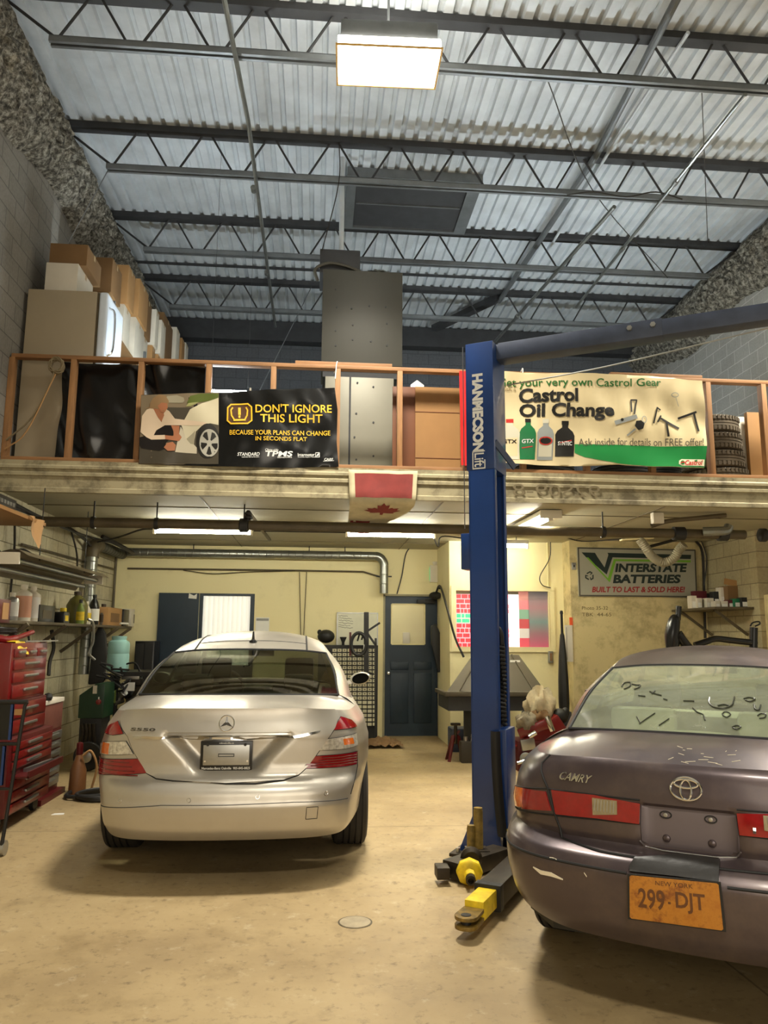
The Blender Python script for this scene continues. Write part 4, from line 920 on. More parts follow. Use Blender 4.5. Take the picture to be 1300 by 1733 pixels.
# ---- fluorescent lamps under the soffit
za = 2.74
L1 = tubelamp((-1.99, 9.4, za), (-.82, 9.4, za), 'lit fluorescent lamp above the silver sedan roof')
L2 = tubelamp((.33, 9.4, za), (1.43, 9.4, za), 'lit fluorescent lamp partly behind the flag tail')
L3 = tubelamp((2.48, 8.0, 2.775), (2.46, 9.15, 2.775), 'lit fluorescent lamp seen end-on right of the lift column', .24)
MB().cyl((2.40, 8.04, 2.775), (2.38, 9.12, 2.775), .019).build('glowing_tube', M['tube'], L3); MB().box(2.36, 2.60, 7.97, 8.0, 2.77, 2.86).build('end_cap', M['white'], L3, bevel=.004)
L4 = tubelamp((1.95, 10.3, za), (2.86, 10.3, za), 'lit fluorescent lamp just behind the lift column')
for L_, xs_, y_ in ((L1, (-1.7, -1.1), 9.4), (L2, (.6, 1.2), 9.4), (L4, (2.1, 2.7), 10.3), (L3, (2.47,), 8.6)):
    for x_ in xs_: MB().cyl((x_, y_, za+.08), (x_, y_, ZS), .008, n=6).build('hanger', M['chord'], L_)
# ---- pipes and ducts
pp = thing('sprinkler_pipe', 'long dark sprinkler main running under the mezzanine soffit', 'pipe', (1, 8.06, 2.65))
PY, PZ = 8.08, 2.645
MB().tube([(XL, PY, PZ), (4.7, PY, PZ)], .052, 14).build('pipe_run', M['darkpipe'], pp)
for px in (265, 413, 1020, 158): 
    x = at(px, 885, 'y', PY).x; b = MB(); b.cyl((x, PY, PZ), (x, PY, ZS), .008, n=6); b.lathe([(.062, -.02), (.066, 0), (.062, .02)], (x, PY, PZ), Matrix.Rotation(pi/2, 4, 'Y'), 14); b.build('pipe_hanger', M['black'], pp)
for px, s_ in ((413, .1), (1148, .14), (1222, .12), (1290, .08)):
    x = at(px, 890, 'y', PY).x; MB().lathe([(.058, -s_/2), (.075, -s_/2+.01), (.075, s_/2-.01), (.058, s_/2)], (x, PY, PZ), Matrix.Rotation(pi/2, 4, 'Y'), 14).build('coupling', M['black'], pp)
br0 = at(420, 876, 'y', PY); MB().tube([(br0.x, PY, PZ+.02), (br0.x+.02, PY+.02, PZ+.12), (at(452, 925, 'y', 9.9).x, 10.4, 2.78)], .022, 8).build('branch_pipe', M['darkpipe'], pp)
MB().lathe([(.02, 0), (.05, .01), (.05, .03), (.03, .05), (.04, .07), (.015, .1)], (br0.x, PY, PZ+.06), None, 12).build('valve_wheel', M['black'], pp)
MB().tube(cr([(3.62, 8.06, 2.72), (3.8, 8.0, 2.77), (4.1, 7.95, 2.8), (4.4, 7.9, 2.83)], 5), .025, 8).build('branch_pipe', M['darkpipe'], pp)
b = MB(); b.box(3.62, 3.74, 7.98, 8.06, 2.74, 2.86); b.build('junction_box', M['carton'], pp, bevel=.008)
b = MB(); b.tube(cr([(4.18, 8.0, 2.66), (4.3, 7.95, 2.66), (4.42, 7.95, 2.67), (4.46, 7.96, 2.72)], 5), .05, 10); b.build('pipe_elbow', M['galv'], pp)
pipe('conduit', 'thin dark conduit just beyond the sprinkler main under the soffit', [(XL, 9.2, 2.79), (-2.1, 9.2, 2.79)], .012, 'wire')
tag(MB().tube([(-.8, 9.42, 2.77), (.35, 9.42, 2.77)], .010, 6).build('lamp_cable', M['wire']), 'straight cable joining the two lamps over the sedan', 'cable')
dc = thing('exhaust_duct', 'silver spiral exhaust duct running along the top of the cream back wall', 'duct', (-1, 11.75, 2.5))
def spiral(b, pts, r, pitch=.11):
    b.tube(pts, r, 18)
    for p, q in zip(pts, pts[1:]):
        p, q = Vector(p), Vector(q); L = (q-p).length; n = int(L/pitch)
        if L < .2: continue
        Mx = (q-p).to_track_quat('Z', 'Y').to_matrix().to_4x4()
        for i in range(1, n): b.lathe([(r, -.006), (r+.004, 0), (r, .006)], p.lerp(q, i/n), Mx, 18)
    return b
xr = at(650, 970, 'y', 11.82).x; zdct = at(430, 938, 'y', 11.82).z
el = lambda p, q, s: cr([p, s, q], 6)
spiral(MB(), [(-2.9, 11.82, zdct), (xr-.14, 11.82, zdct)], .066).build('duct_run', M['galv'], dc)
MB().tube([(xr-.14, 11.82, zdct)]+[(xr-.14+.14*sin(a), 11.82, zdct-.14+.14*cos(a)) for a in [pi/2*i/8 for i in range(1, 9)]], .068, 18).build('duct_elbow', M['galv'], dc)
spiral(MB(), [(xr, 11.82, zdct-.14), (xr, 11.82, 2.16)], .066).build('duct_drop', M['galv'], dc)
for z in (2.42,): MB().box(xr-.12, xr+.12, 11.81, 11.83, z-.01, z+.01).build('duct_strap', M['black'], dc)
for x in (-1.9, -.15, .4): MB().cyl((x, 11.82, zdct+.06), (x, 11.82, ZS), .008, n=6).build('duct_hanger', M['black'], dc)
vd = thing('exhaust_duct', 'grey vertical duct in the left corner with an elbow at the soffit', 'duct', (-2.96, 10.3, 1.2))
spiral(MB(), [(-2.97, 10.35, 1.0), (-2.97, 10.35, 2.56)], .075).build('duct_run', M['galv'], vd)
MB().tube(cr([(-2.97, 10.35, 2.5), (-2.97, 10.37, 2.62), (-2.965, 10.47, 2.68), (-2.96, 10.6, 2.685)], 6), .088, 18).build('duct_elbow', M['darkpipe'], vd)
spiral(MB(), [(-2.96, 10.55, 2.685), (-2.93, 11.75, 2.69)], .07).build('duct_run', M['furn'], vd)
pipe('conduit', 'thin conduit running along the cream wall below the silver duct', [(-2.9, 11.97, 2.50), (at(515, 966, 'y', 11.97).x, 11.97, 2.505), (at(615, 968, 'y', 11.97).x, 11.97, 2.5), (at(645, 985, 'y', 11.97).x, 11.97, 2.42), (at(649, 1005, 'y', 11.97).x, 11.97, 2.2)], .014, 'darkpipe')
pipe('conduit', 'thin conduit in the left rear corner by the cream wall', [(-3.06, 11.9, 1.7), (-3.06, 11.9, 2.7)], .02, 'darkpipe')
pipe('conduit', 'thin conduit along the left block wall beside the vertical duct', [(-3.07, 8.2, 2.42), (-3.07, 10.2, 2.45), (-3.07, 11.9, 2.48)], .014, 'darkpipe')
W_ = lambda lab, pts, r=.008, m='wire', nm='cable', c='cable': wire(lab, pts, r, nm, m, c)
W_('cable drooping along the cream wall below the conduit', [at(310, 965, 'y', 11.96), at(360, 971, 'y', 11.95), at(420, 968, 'y', 11.95), at(500, 966, 'y', 11.96)], .006)
W_('pair of faint cables dropping down the cream wall right of the blind', [at(507, 968, 'y', 11.97), at(509, 1080, 'y', 11.97)], .006, 'darkpipe')
W_('second faint cable dropping down the cream wall', [at(519, 968, 'y', 11.97), at(514, 1075, 'y', 11.97)], .006, 'darkpipe')
W_('cable looping from the soffit down to the navy door head', [at(735, 922, 'y', 11.9), at(705, 923, 'y', 11.93), at(688, 935, 'y', 11.95), at(680, 975, 'y', 11.95), at(672, 1005, 'y', 11.95)], .010)
W_('cable hanging in a loop at the window bay right of the lift', [at(932, 915, 'y', 10.8), at(930, 945, 'y', 10.8), at(914, 975, 'y', 10.8), at(918, 990, 'y', 10.8), at(932, 995, 'y', 10.8)], .007)
W_('cable from the window bay across the top of the battery sign', [at(880, 908, 'y', 10.3), at(940, 905, 'y', 10.3), at(985, 916, 'y', 10.3), at(1058, 912, 'y', 9.6)], .009)
W_('thick dark cable bundle dropping past the right end of the battery sign', [at(1178, 915, 'y', 10.4), at(1189, 935, 'y', 10.45), at(1192, 1000, 'y', 10.45), at(1194, 1080, 'y', 10.45)], .02)
W_('second cable beside the battery sign bundle', [at(1186, 912, 'y', 10.4), at(1196, 945, 'y', 10.42), at(1192, 990, 'y', 10.42)], .009)
W_('cable at the lamp end near the exit sign', [at(735, 912, 'y', 9.45), at(742, 925, 'y', 9.5), at(748, 908, 'y', 9.6), at(790, 912, 'y', 9.8)], .009)
# flexible exhaust hose hanging right
b = MB(); pts = cr([at(1082, 912, 'y', 9.0), at(1092, 925, 'y', 9.0), at(1104, 942, 'y', 9.0), at(1122, 952, 'y', 9.0), at(1140, 945, 'y', 8.95), at(1150, 930, 'y', 8.9), at(1158, 921, 'y', 8.85)], 10)
b.tube(pts, [.052+.005*(i % 2) for i in range(len(pts))], 14); fh = tag(b.build('flex_hose', mat('grey_flex_hose', rgb(140, 132, 108), .6)), 'ribbed grey exhaust hose drooping in front of the battery sign', 'hose')
p = at(1058, 914, 'y', 9.0); tag(MB().bar((p.x-.05, 9, p.z), (p.x+.35, 9.02, p.z+.03), .1, .015).build('hose_bracket', M['cream']), 'flat bracket holding the ribbed exhaust hose', 'bracket')
W_('dark rod hanging behind the ribbed exhaust hose', [at(1100, 925, 'y', 9.2), at(1145, 913, 'y', 9.2)], .02)
# ---- battery sign
sg = thing('wall_sign', 'large embossed battery dealer sign on the stained cream wall', 'sign', at(1080, 1010, 'y', YS-.02))
SPX = 840; sf = lambda u, v, off=0.0: (lambda p: Vector((p.x, YS-.035-off, p.z)))(at(SPX+u/2.826, 840-v/2.826, 'y', YS-.035))
SGm = mat('silver_sign_face', rgb(164, 161, 144), .4, .2, .06, 1.5)
MB().prism([(388, -243), (953, -254), (962, -484), (396, -478)], lambda u, v, d: sf(u, v, -d), 0, .034).build('sign_panel', SGm, sg)
strokes(sg, lambda u, v, o=0: sf(u, v, o), 'sign_border', mat('dark_sign_rim', rgb(70, 66, 54), .5), [([(392, 247), (950, 258), (958, 480), (400, 474)], 6, True)], .003)
DG = flat('dark_green_sign', rgb(22, 38, 34), .4); LG = flat('lime_sign', rgb(110, 165, 40), .4); MR = flat('maroon_sign', rgb(150, 26, 30), .4)
S_ = lambda m_, poly, off=.002: MB().sheet([(x, -y) for x, y in poly], sf, 60, off).build('sign_stripe', m_, sg, smooth=0)
S_(DG, [(408, 268), (472, 270), (484, 290), (518, 340), (536, 280), (532, 270), (932, 280), (930, 300), (556, 292), (528, 374), (428, 290)])
S_(LG, [(430, 292), (440, 292), (534, 392), (562, 300), (930, 306), (930, 316), (572, 310), (543, 412)], .0022)
FI = lambda s_, m_, x, y, w, h, **k_: MB().text(s_, sf, x, -y, w, h, off=.003, **k_).build('lettering', m_, sg, smooth=0)
FI('INTERSTATE', DG, 568, 363, 344, 42, bold=.045, shear=.12); FI('BATTERIES', DG, 558, 416, 324, 42, bold=.045, shear=.12)
FI('BUILT TO LAST & SOLD HERE!', MR, 458, 459, 444, 27, bold=.03, shear=.15)
for k_ in range(3):
    a = 2*pi*k_/3-pi/2; c_ = (446+17*cos(a), 381+17*sin(a)); t_ = a+pi/2
    strokes(sg, lambda u, v, o=0: sf(u, v, o), 'recycle_arrow', DG, [([(c_[0]-12*cos(t_)-5*cos(a), c_[1]-12*sin(t_)-5*sin(a)), (c_[0]+2*cos(t_)+3*cos(a), c_[1]+2*sin(t_)+3*sin(a)), (c_[0]+12*cos(t_)-3*cos(a), c_[1]+12*sin(t_)-3*sin(a))], 6, False), ([(c_[0]+4*cos(t_)-10*cos(a), c_[1]+4*sin(t_)-10*sin(a)), (c_[0]+12*cos(t_)-3*cos(a), c_[1]+12*sin(t_)-3*sin(a))], 4, False)], .003)
# pencilled notes on the wall
b = MB(); ws = lambda u, v, off=0.0: (lambda p: Vector((p.x, YS-.004-off, p.z)))(at(u, -v, 'y', YS-.004))
b.text('Photo 35-32', ws, 985, -1032, 44, 6, off=0); b.text('TBK  44-65', ws, 985, -1043, 50, 6, off=0)
struct(b.build('trim_wall_notes', flat('pencil', rgb(96, 82, 50), .8), smooth=0))
# ---- right shelf with small boxes
rs = thing('wall_shelf', 'small wooden shelf under the right end of the battery sign', 'shelf', (5.25, 9.9, 1.9))
SZ = 1.905
MB().box(4.98, XR2, 9.35, YS, SZ-.03, SZ).build('shelf_board', M['darkpipe'], rs, bevel=.004)
for y in (9.5, 10.4): MB().bar((XR2-.02, y, SZ-.35), (5.05, y, SZ-.03), .03, .03).build('shelf_bracket', M['darkpipe'], rs)
def sbox(px0, py0, px1, Y, m, label, dp=.12, lid=None):
    a = at(px0, py0, 'y', Y); c = at(px1, py0, 'y', Y); t = thing('parts_box', label, 'box', ((a.x+c.x)/2, Y, SZ), group='small boxes on the right shelf')
    MB().box(a.x, c.x, Y, Y+dp, SZ, a.z).build('box_body', m, t, bevel=.003)
    MB().box(a.x+.01, c.x-.01, Y-.002, Y, SZ+.012, SZ+(a.z-SZ)*.55).build('box_label', lid or M['paper'], t, smooth=0)
bk = M['black']; mr = mat('maroon_carton', rgb(96, 24, 34), .6); gn = mat('green_carton', rgb(24, 110, 70), .5)
for q in ((1170, 1008, 1179, 9.95, M['carton'], 'tall cream box at the left end of the right shelf'), (1180, 1012, 1188, 9.9, M['carton'], 'second cream box on the right shelf'), (1196, 1012, 1208, 9.85, M['carton'], 'wide cream box below the dark box on the right shelf'), (1208, 1001, 1217, 9.85, bk, 'black box standing middle of the right shelf'), (1176, 1000, 1196, 10.15, mr, 'maroon box behind the cream boxes on the right shelf'), (1196, 1004, 1212, 10.15, bk, 'black lidded box at the back of the right shelf'), (1219, 994, 1228, 9.8, M['carton'], 'upright white and tan box beside the open carton on the shelf'), (1211, 1017, 1219, 9.6, M['carton'], 'low cream box at the front of the right shelf'), (1221, 1017, 1232, 9.6, M['carton'], 'low white box at the front of the right shelf'), (1233, 1015, 1242, 9.6, mr, 'small maroon box at the front of the right shelf'), (1243, 1013, 1254, 9.55, gn, 'green box at the right end of the shelf'), (1255, 1011, 1272, 9.5, bk, 'black tray box on the right end of the shelf'), (1272, 1013, 1280, 9.5, gn, 'last green box at the right end of the shelf')): sbox(*q[:4], q[4], q[5])
oc = thing('open_carton', 'open brown carton with flap up on the right shelf', 'box', (5.2, 9.75, SZ))
a = at(1229, 1010, 'y', 9.75); c = at(1253, 992, 'y', 9.75); MB().box(a.x, c.x, 9.7, 9.95, SZ, c.z).build('carton_body', M['carddark'], oc); MB().bar((a.x-.03, 9.72, c.z+.06), (c.x, 9.72, c.z+.02), .01, .08).build('carton_flap', M['card'], oc)
# tyre changer beyond the purple-grey sedan
tcg = thing('tyre_changer', 'black tyre changer arms rising behind the purple-grey sedan roof', 'tyre changer', (4.5, 8.5, 0))
tq = lambda px, py, Y=8.5: at(px, py, 'y', Y)
MB().box(4.15, 4.85, 8.3, 9.0, 0, .95).build('machine_base', M['blackgloss'], tcg, bevel=.03)
MB().tube([tq(1138, 1180), tq(1140, 1100), tq(1141, 1080)], .06, 14).build('post', M['blackgloss'], tcg)
MB().tube(cr([tq(1136, 1100), tq(1137, 1075), tq(1142, 1050), tq(1146, 1044)], 5), [.05, .06, .065, .07, .075, .078, .08, .078, .075, .07, .065, .06, .055, .05, .045, .04], 14).build('tool_head', M['blackgloss'], tcg)
MB().tube([tq(1147, 1050), tq(1149, 1026)], .033, 12).build('head_handle', M['blackgloss'], tcg)
MB().tube(cr([tq(1147, 1072), tq(1158, 1088), tq(1170, 1102), tq(1176, 1106)], 5), .055, 12).build('elbow_arm', M['blackgloss'], tcg)
MB().tube([tq(1172, 1104), tq(1284, 1104)], .05, 12).build('lower_arm', M['blackgloss'], tcg)
MB().tube(cr([tq(1176, 1092), tq(1195, 1086), tq(1212, 1081), tq(1240, 1084), tq(1280, 1088)], 5), .035, 12).build('upper_arm', M['blackgloss'], tcg)
MB().tube([tq(1275, 1104), tq(1276, 1062)], .045, 12).build('end_post', M['blackgloss'], tcg)
MB().tube(cr([tq(1270, 1060), tq(1274, 1054), tq(1284, 1052), tq(1286, 1056), tq(1278, 1060)], 5), .009, 6).build('end_loop', M['blackgloss'], tcg)
MB().box(tq(1146, 1108).x, tq(1161, 1108).x, 8.42, 8.44, tq(1146, 1108).z, tq(1146, 1098).z).build('rating_plate', M['paper'], tcg)
MB().tube([tq(1280, 1150), tq(1280, 1104)], .05, 10).build('rear_post', M['blackgloss'], tcg)
# ---- left wall: high shelf, reflector lamp, work shelf
hs = thing('wall_shelf', 'high brown plywood shelf at the left picture edge under the soffit', 'shelf', (-2.8, 6.2, 2.46))
MB().box(XL+.02, -2.48, 4.9, 7.15, 2.47, 2.5).build('shelf_board', M['ply'], hs)
for y in (5.0, 6.2): MB().bar((XL+.02, y, 2.1), (-2.55, y, 2.46), .03, .03).build('shelf_bracket', M['black'], hs)
rg = at(92, 890, 'x', -2.48)
G = [[(-2.47+.02*sin(i*1.1+j*.5)+.02*j/6, 6.72+.34*i/8, 2.505-(.0 if j == 0 else .27*j/6*(1-abs(i-4)/5.2))) for i in range(9)] for j in range(7)]
b = MB(); b.grid(G); tag(b.build('rag', M['card'], smooth=1.2), 'tan cloth hanging off the end of the high brown shelf', 'rag')
rd = thing('radio', 'dark stereo unit with a row of buttons on the high shelf', 'radio', (-2.65, 6.2, 2.5))
MB().box(-2.9, -2.52, 5.9, 6.55, 2.5, 2.6).build('radio_case', M['blackgloss'], rd, bevel=.008)
for i in range(9): MB().box(-2.52, -2.512, 5.98+i*.06, 6.015+i*.06, 2.535, 2.565).build('button', M['steel'], rd)
rf = thing('reflector_lamp', 'unlit two-tube reflector lamp hanging along the left wall', 'lamp', (-2.6, 7.9, 2.1))
G = []
for y in (6.65, 9.2): G.append([(-2.6-.2, y, 2.0), (-2.6-.12, y, 2.12), (-2.6-.05, y, 2.18), (-2.6+.02, y, 2.2), (-2.6+.09, y, 2.2), (-2.6+.17, y, 2.15)])
b = MB(); b.grid(G); b.grid([[(x, y, z+.004) for x, y, z in r] for r in G], True); b.build('reflector', mat('worn_white_reflector', rgb(126, 114, 88), .35, .3, .15), rf, smooth=0)
for x, z in ((-2.70, 2.05), (-2.56, 2.12)): MB().cyl((x, 6.7, z), (x, 9.15, z), .022).build('unlit_tube', M['steel'], rf)
for y in (6.66, 9.19): MB().box(-2.7, -2.5, y-.012, y+.012, 2.08, 2.18).build('end_plate', M['white'], rf)
for y in (7.4, 8.8): MB().tube([(-2.6, y, 2.18), (-2.6, y, ZS)], .005, 5).build('chain', M['black'], rf)
lsx = -2.72; LZ = 1.625
ls = thing('work_shelf', 'long shelf of bottles and cans on the left block wall', 'shelf', (-2.9, 9.5, LZ))
MB().box(XL+.01, lsx, 7.0, 11.7, LZ-.03, LZ).build('shelf_board', M['darkpipe'], ls, bevel=.004)
for y in (7.5, 8.6, 9.7, 10.8, 11.5): MB().bar((XL+.02, y, LZ-.33), (lsx+.03, y, LZ-.03), .035, .035).build('shelf_bracket', M['darkpipe'], ls)
def onshelf(px, X=-2.84):
    return at(px, 1050, 'x', X).y
LB = {n_: mat('shelf_'+n_, c, .4, 0, .12) for n_, c in dict(olive=rgb(96, 92, 40), green=rgb(120, 140, 60), brown=rgb(66, 52, 36), grey=rgb(96, 88, 74)).items()}
def shape_bottle(name, label, cat, y, R, prof, m, cap, lab=None, x=-2.84, sq=False):
    t = thing(name, label, cat, (x, y, LZ))
    b = MB(); b.lathe([(r*R, z) for r, z in prof], (0, 0, 0), Matrix.Scale(1, 4) if not sq else None, 20 if not sq else 4); b.build('bottle_body', m, t, local=True)
    zt, rt = prof[-1][1], prof[-1][0]*R
    MB().lathe([(rt*1.25, zt-.02), (rt*1.25, zt+.02), (0, zt+.022)], n=14).build('cap', cap, t, local=True)
    if lab:
        z0, z1 = prof[1][1]+.03, prof[2][1]-.02; r_ = max(prof[1][0], prof[2][0])*R+.0015; b = MB()
        n = 20
        V = [[b.bm.verts.new((r_*cos(2*pi*k/n), r_*sin(2*pi*k/n), z)) for k in range(n)] for z in (z0, z1)]
        for k in range(n): b.face([V[0][k], V[0][(k+1) % n], V[1][(k+1) % n], V[1][k]])
        b.build('label_wrap', lab, t, local=True)
    return t
CAN = [(.96, 0), (1, .005), (1, .26), (.96, .268), (.35, .30), (.35, .33)]; JUG = [(.95, 0), (1, .02), (1, .22), (.7, .29), (.3, .33), (.3, .36)]; OIL = [(.95, 0), (1, .01), (1, .16), (.6, .21), (.34, .24), (.34, .26)]; SM = [(.95, 0), (1, .01), (1, .1), (.4, .13), (.4, .15)]
pk_ = flat('pink_label', rgb(206, 150, 120), .5)
for px, nm, lab, cat, R, prof, m, cap, lb in (
    (37, 'thinner_can', 'tall white can with pink label, left of the pair on the shelf', 'can', .075, CAN, M['white'], M['white'], pk_),
    (53, 'thinner_can', 'tall white can, right of the pair on the work shelf', 'can', .07, CAN, M['white'], M['white'], M['paper']),
    (18, 'spray_can', 'short grey can at the left end of the work shelf', 'can', .06, [(.95, 0), (1, .01), (1, .19), (.8, .21), (.35, .22), (.35, .24)], M['steel'], M['white'], M['paper']),
    (129, 'oil_jug', 'big olive oil jug standing in the middle of the work shelf', 'jug', .12, JUG, LB['olive'], LB['brown'], None),
    (135, 'oil_bottle', 'small yellow-green bottle in front of the olive jug', 'bottle', .045, OIL, LB['green'], M['black'], M['yellow']),
    (145, 'oil_bottle', 'cream bottle with yellow label beside the olive jug', 'bottle', .06, OIL, M['carton'], M['white'], M['yellow']),
    (158, 'oil_bottle', 'black bottle with white label in front of the vertical duct', 'bottle', .065, JUG, M['blackgloss'], M['black'], M['paper']),
    (174, 'oil_bottle', 'grey-brown oil bottle beside the cardboard box on the work shelf', 'bottle', .075, OIL, LB['grey'], LB['brown'], LB['brown']),
    (106, 'oil_can', 'dark squat can among the black boxes on the work shelf', 'can', .07, SM, M['blackgloss'], M['yellow'], None)):
    y = onshelf(px, -2.84 if px != 135 else -2.76); shape_bottle(nm, lab, cat, y, R, prof, m, cap, lb, -2.84 if px != 135 else -2.76)
def shelfbox(nm, lab, px0, px1, h, m, cat='box', x0=-3.0, x1=-2.76, extra=None):
    y0, y1 = onshelf(px0, x1), onshelf(px1, x1); t = thing(nm, lab, cat, ((x0+x1)/2, (y0+y1)/2, LZ))
    MB().box(x0, x1, y0, y1, LZ, LZ+h).build('box_body', m, t, bevel=.005); 
    if extra: MB().box(x1, x1+.003, y0+(y1-y0)*.2, y1-(y1-y0)*.2, LZ+h*.2, LZ+h*.7).build('box_label', extra, t, smooth=0)
    return t
shelfbox('battery_box', 'black box with handle on the work shelf right of the white cans', 66, 92, .17, M['blackgloss'], extra=M['darkpipe'])
shelfbox('charger_box', 'small black and white box left of the olive jug', 108, 117, .12, M['blackgloss'], extra=M['yellow'])
shelfbox('open_carton', 'open cardboard box with white flap at the far end of the work shelf', 182, 206, .24, M['card'], extra=M['carddark'])
shelfbox('archive_carton', 'white carton with dark stripe at the far end of the work shelf', 222, 240, .26, M['carton'], extra=LB['grey'])
shelfbox('black_folder', 'black case between the two cartons on the work shelf', 209, 218, .24, M['blackgloss'])
y = onshelf(196); tag(MB().sheet([(0, 0), (.2, 0), (.22, .25), (.02, .27)], lambda u, v, o=0: Vector((-2.74+u*.15+.05*sin(v*8), y-.2+v, LZ+.02+.1*u+.02*sin(u*20))), .05, 0, .002).build('loose_papers', M['paper'], smooth=.8), 'crumpled white papers in front of the cardboard box', 'paper')
y = onshelf(150, -2.7); tag(MB().tube(cr([(-2.71, y, LZ+.06), (-2.66, y+.05, LZ+.01), (-2.66, y+.1, LZ-.2), (-2.7, y+.1, LZ-.34), (-2.64, y+.15, LZ-.42)], 6), .016, 8).build('hose_nozzle', M['steel']), 'pale bent nozzle hanging off the shelf before the vertical duct', 'nozzle')
rdx = thing('red_case', 'red metal case with label at the left end of the work shelf', 'case', (-2.85, 6.9, LZ))
MB().box(-3.0, -2.66, 6.62, 6.98, LZ-.03, LZ+.17).build('case_body', M['redd'], rdx, bevel=.01); MB().box(-2.66, -2.656, 6.8, 6.93, LZ+.0, LZ+.14).build('case_label', M['card'], rdx, smooth=0)
W_('black cable coil on the red case by the tool chest', [Vector((-2.62+.1*cos(t*.7), 6.75+.12*sin(t*.7), 1.5+.0025*t)) for t in range(26)], .008)
W_('cable looping below the work shelf onto the block wall', [(-3.05, 8.5, 1.55), (-3.0, 8.45, 1.35), (-3.0, 8.35, 1.1), (-3.02, 8.4, .98)], .012)
W_('jumper lead hanging below the work shelf', [(-3.0, 9.1, 1.55), (-2.98, 9.15, 1.35), (-3.0, 9.12, 1.2), (-2.98, 9.05, 1.05)], .022)
W_('bundle of cables at the soffit corner above the high shelf', [(-3.05, 6.2, 2.78), (-3.0, 7.0, 2.74), (-2.96, 8.0, 2.72), (-3.0, 9.5, 2.76), (-2.98, 10.4, 2.6), (-3.03, 10.45, 2.2)], .02)
W_('second cable of the bundle at the soffit corner', [(-2.98, 6.0, 2.72), (-3.0, 7.2, 2.78), (-2.9, 8.4, 2.7), (-2.96, 10.0, 2.74), (-2.88, 11.2, 2.78), (-2.85, 11.9, 2.74)], .016)
W_('cable looping behind the reflector lamp on the left wall', [(-3.04, 7.3, 2.4), (-3.0, 7.7, 2.22), (-3.04, 8.2, 2.36), (-3.0, 8.7, 2.2), (-3.04, 9.4, 2.3)], .009)
W_('cable dropping from the high shelf to the reflector lamp', [(-2.95, 7.0, 2.46), (-2.9, 7.05, 2.3), (-2.95, 7.1, 2.1), (-3.0, 7.0, 1.8)], .009)
W_('black cable tangle hanging under the high brown shelf', [(-3.0, 6.6, 2.45), (-2.95, 6.9, 2.2), (-2.98, 7.2, 2.38), (-2.96, 7.6, 2.15), (-3.0, 8.0, 2.35), (-2.97, 8.4, 2.3)], .009)
W_('cable running down the block wall by the reflector lamp', [(-3.05, 7.9, 2.7), (-3.03, 7.92, 2.3), (-3.05, 7.95, 1.7)], .012)
W_('cable draped from the duct elbow across the soffit corner', [(-2.9, 10.3, 2.7), (-2.6, 10.2, 2.76), (-2.2, 9.6, 2.78), (-2.0, 9.4, 2.77)], .012)
W_('thick cable bunch sagging from the soffit above the duct', [(-2.9, 10.5, 2.8), (-2.75, 10.9, 2.72), (-2.7, 11.4, 2.68), (-2.85, 11.8, 2.74)], .03)
W_('cable loop near the corner of the left block wall', [(-3.04, 9.6, 2.8), (-3.0, 9.8, 2.5), (-3.03, 10.0, 2.2), (-3.0, 10.15, 2.1)], .012)
# ---- red tool chests
def drawers(t, x, y0, y1, rows, m, hm):
    for z0, z1, n in rows:
        for i in range(n):
            a, c = y0+(y1-y0)*i/n+.008, y0+(y1-y0)*(i+1)/n-.008
            dr = MB().box(x, x+.016, a, c, z0+.005, z1-.005).build('drawer', m, t, bevel=.004)
            w_ = min(.3, (c-a)*.55); mid = (a+c)/2
            MB().box(x+.016, x+.036, mid-w_/2, mid+w_/2, (z0+z1)/2-.002, (z0+z1)/2+.018).build('drawer_handle', hm, dr, bevel=.005)
def fromtop(py, X=-2.36, Y=6.9): return 1.5+(1077-py)*Y/1300*1.03
tc1 = thing('tool_chest', 'red top tool chest with seven drawers on the tool stack', 'tool chest', (-2.75, 6.85, .97))
MB().box(-3.0, -2.42, 6.44, 7.26, .97, 1.43).build('chest_body', M['red'], tc1, bevel=.01)
drawers(tc1, -2.42, 6.48, 7.22, ((1.31, 1.39, 3), (1.21, 1.30, 1), (1.11, 1.20, 1), (.99, 1.10, 1)), M['red'], M['steel'])
tc2 = thing('tool_chest', 'red middle tool chest with two drawers in the tool stack', 'tool chest', (-2.75, 6.85, .70))
MB().box(-3.0, -2.40, 6.42, 7.27, .70, .97).build('chest_body', M['redd'], tc2, bevel=.01)
drawers(tc2, -2.40, 6.46, 7.23, ((.83, .955, 1), (.715, .825, 1)), M['red'], M['steel'])
tc3 = thing('tool_cabinet', 'red rolling tool cabinet at the bottom of the tool stack', 'tool cabinet', (-2.72, 6.82, .0))
MB().box(-3.0, -2.33, 6.3, 7.3, .12, .70).build('cabinet_body', M['redd'], tc3, bevel=.012)
drawers(tc3, -2.33, 6.36, 7.24, ((.60, .665, 1), (.53, .595, 1), (.46, .525, 1), (.305, .39, 1), (.215, .30, 1), (.135, .21, 1)), M['red'], M['steel'])
od = MB(); od.box(-2.6, -2.2, 6.4, 7.2, .40, .415); od.box(-2.21, -2.195, 6.4, 7.2, .40, .45); odo = od.build('open_drawer', M['redd'], tc3)
MB().bar((-2.3, 6.6, .43), (-2.26, 7.1, .43), .03).build('spanner', M['steel'], odo)
for x, y in ((-2.9, 6.4), (-2.42, 6.4), (-2.9, 7.2), (-2.42, 7.2)):
    c_ = MB(); c_.cyl((x-.018, y, .06), (x+.018, y, .06), .06, n=18); co = c_.build('caster', M['black'], tc3); MB().box(x-.03, x+.03, y-.03, y+.03, .1, .122).build('caster_fork', M['steel'], co)
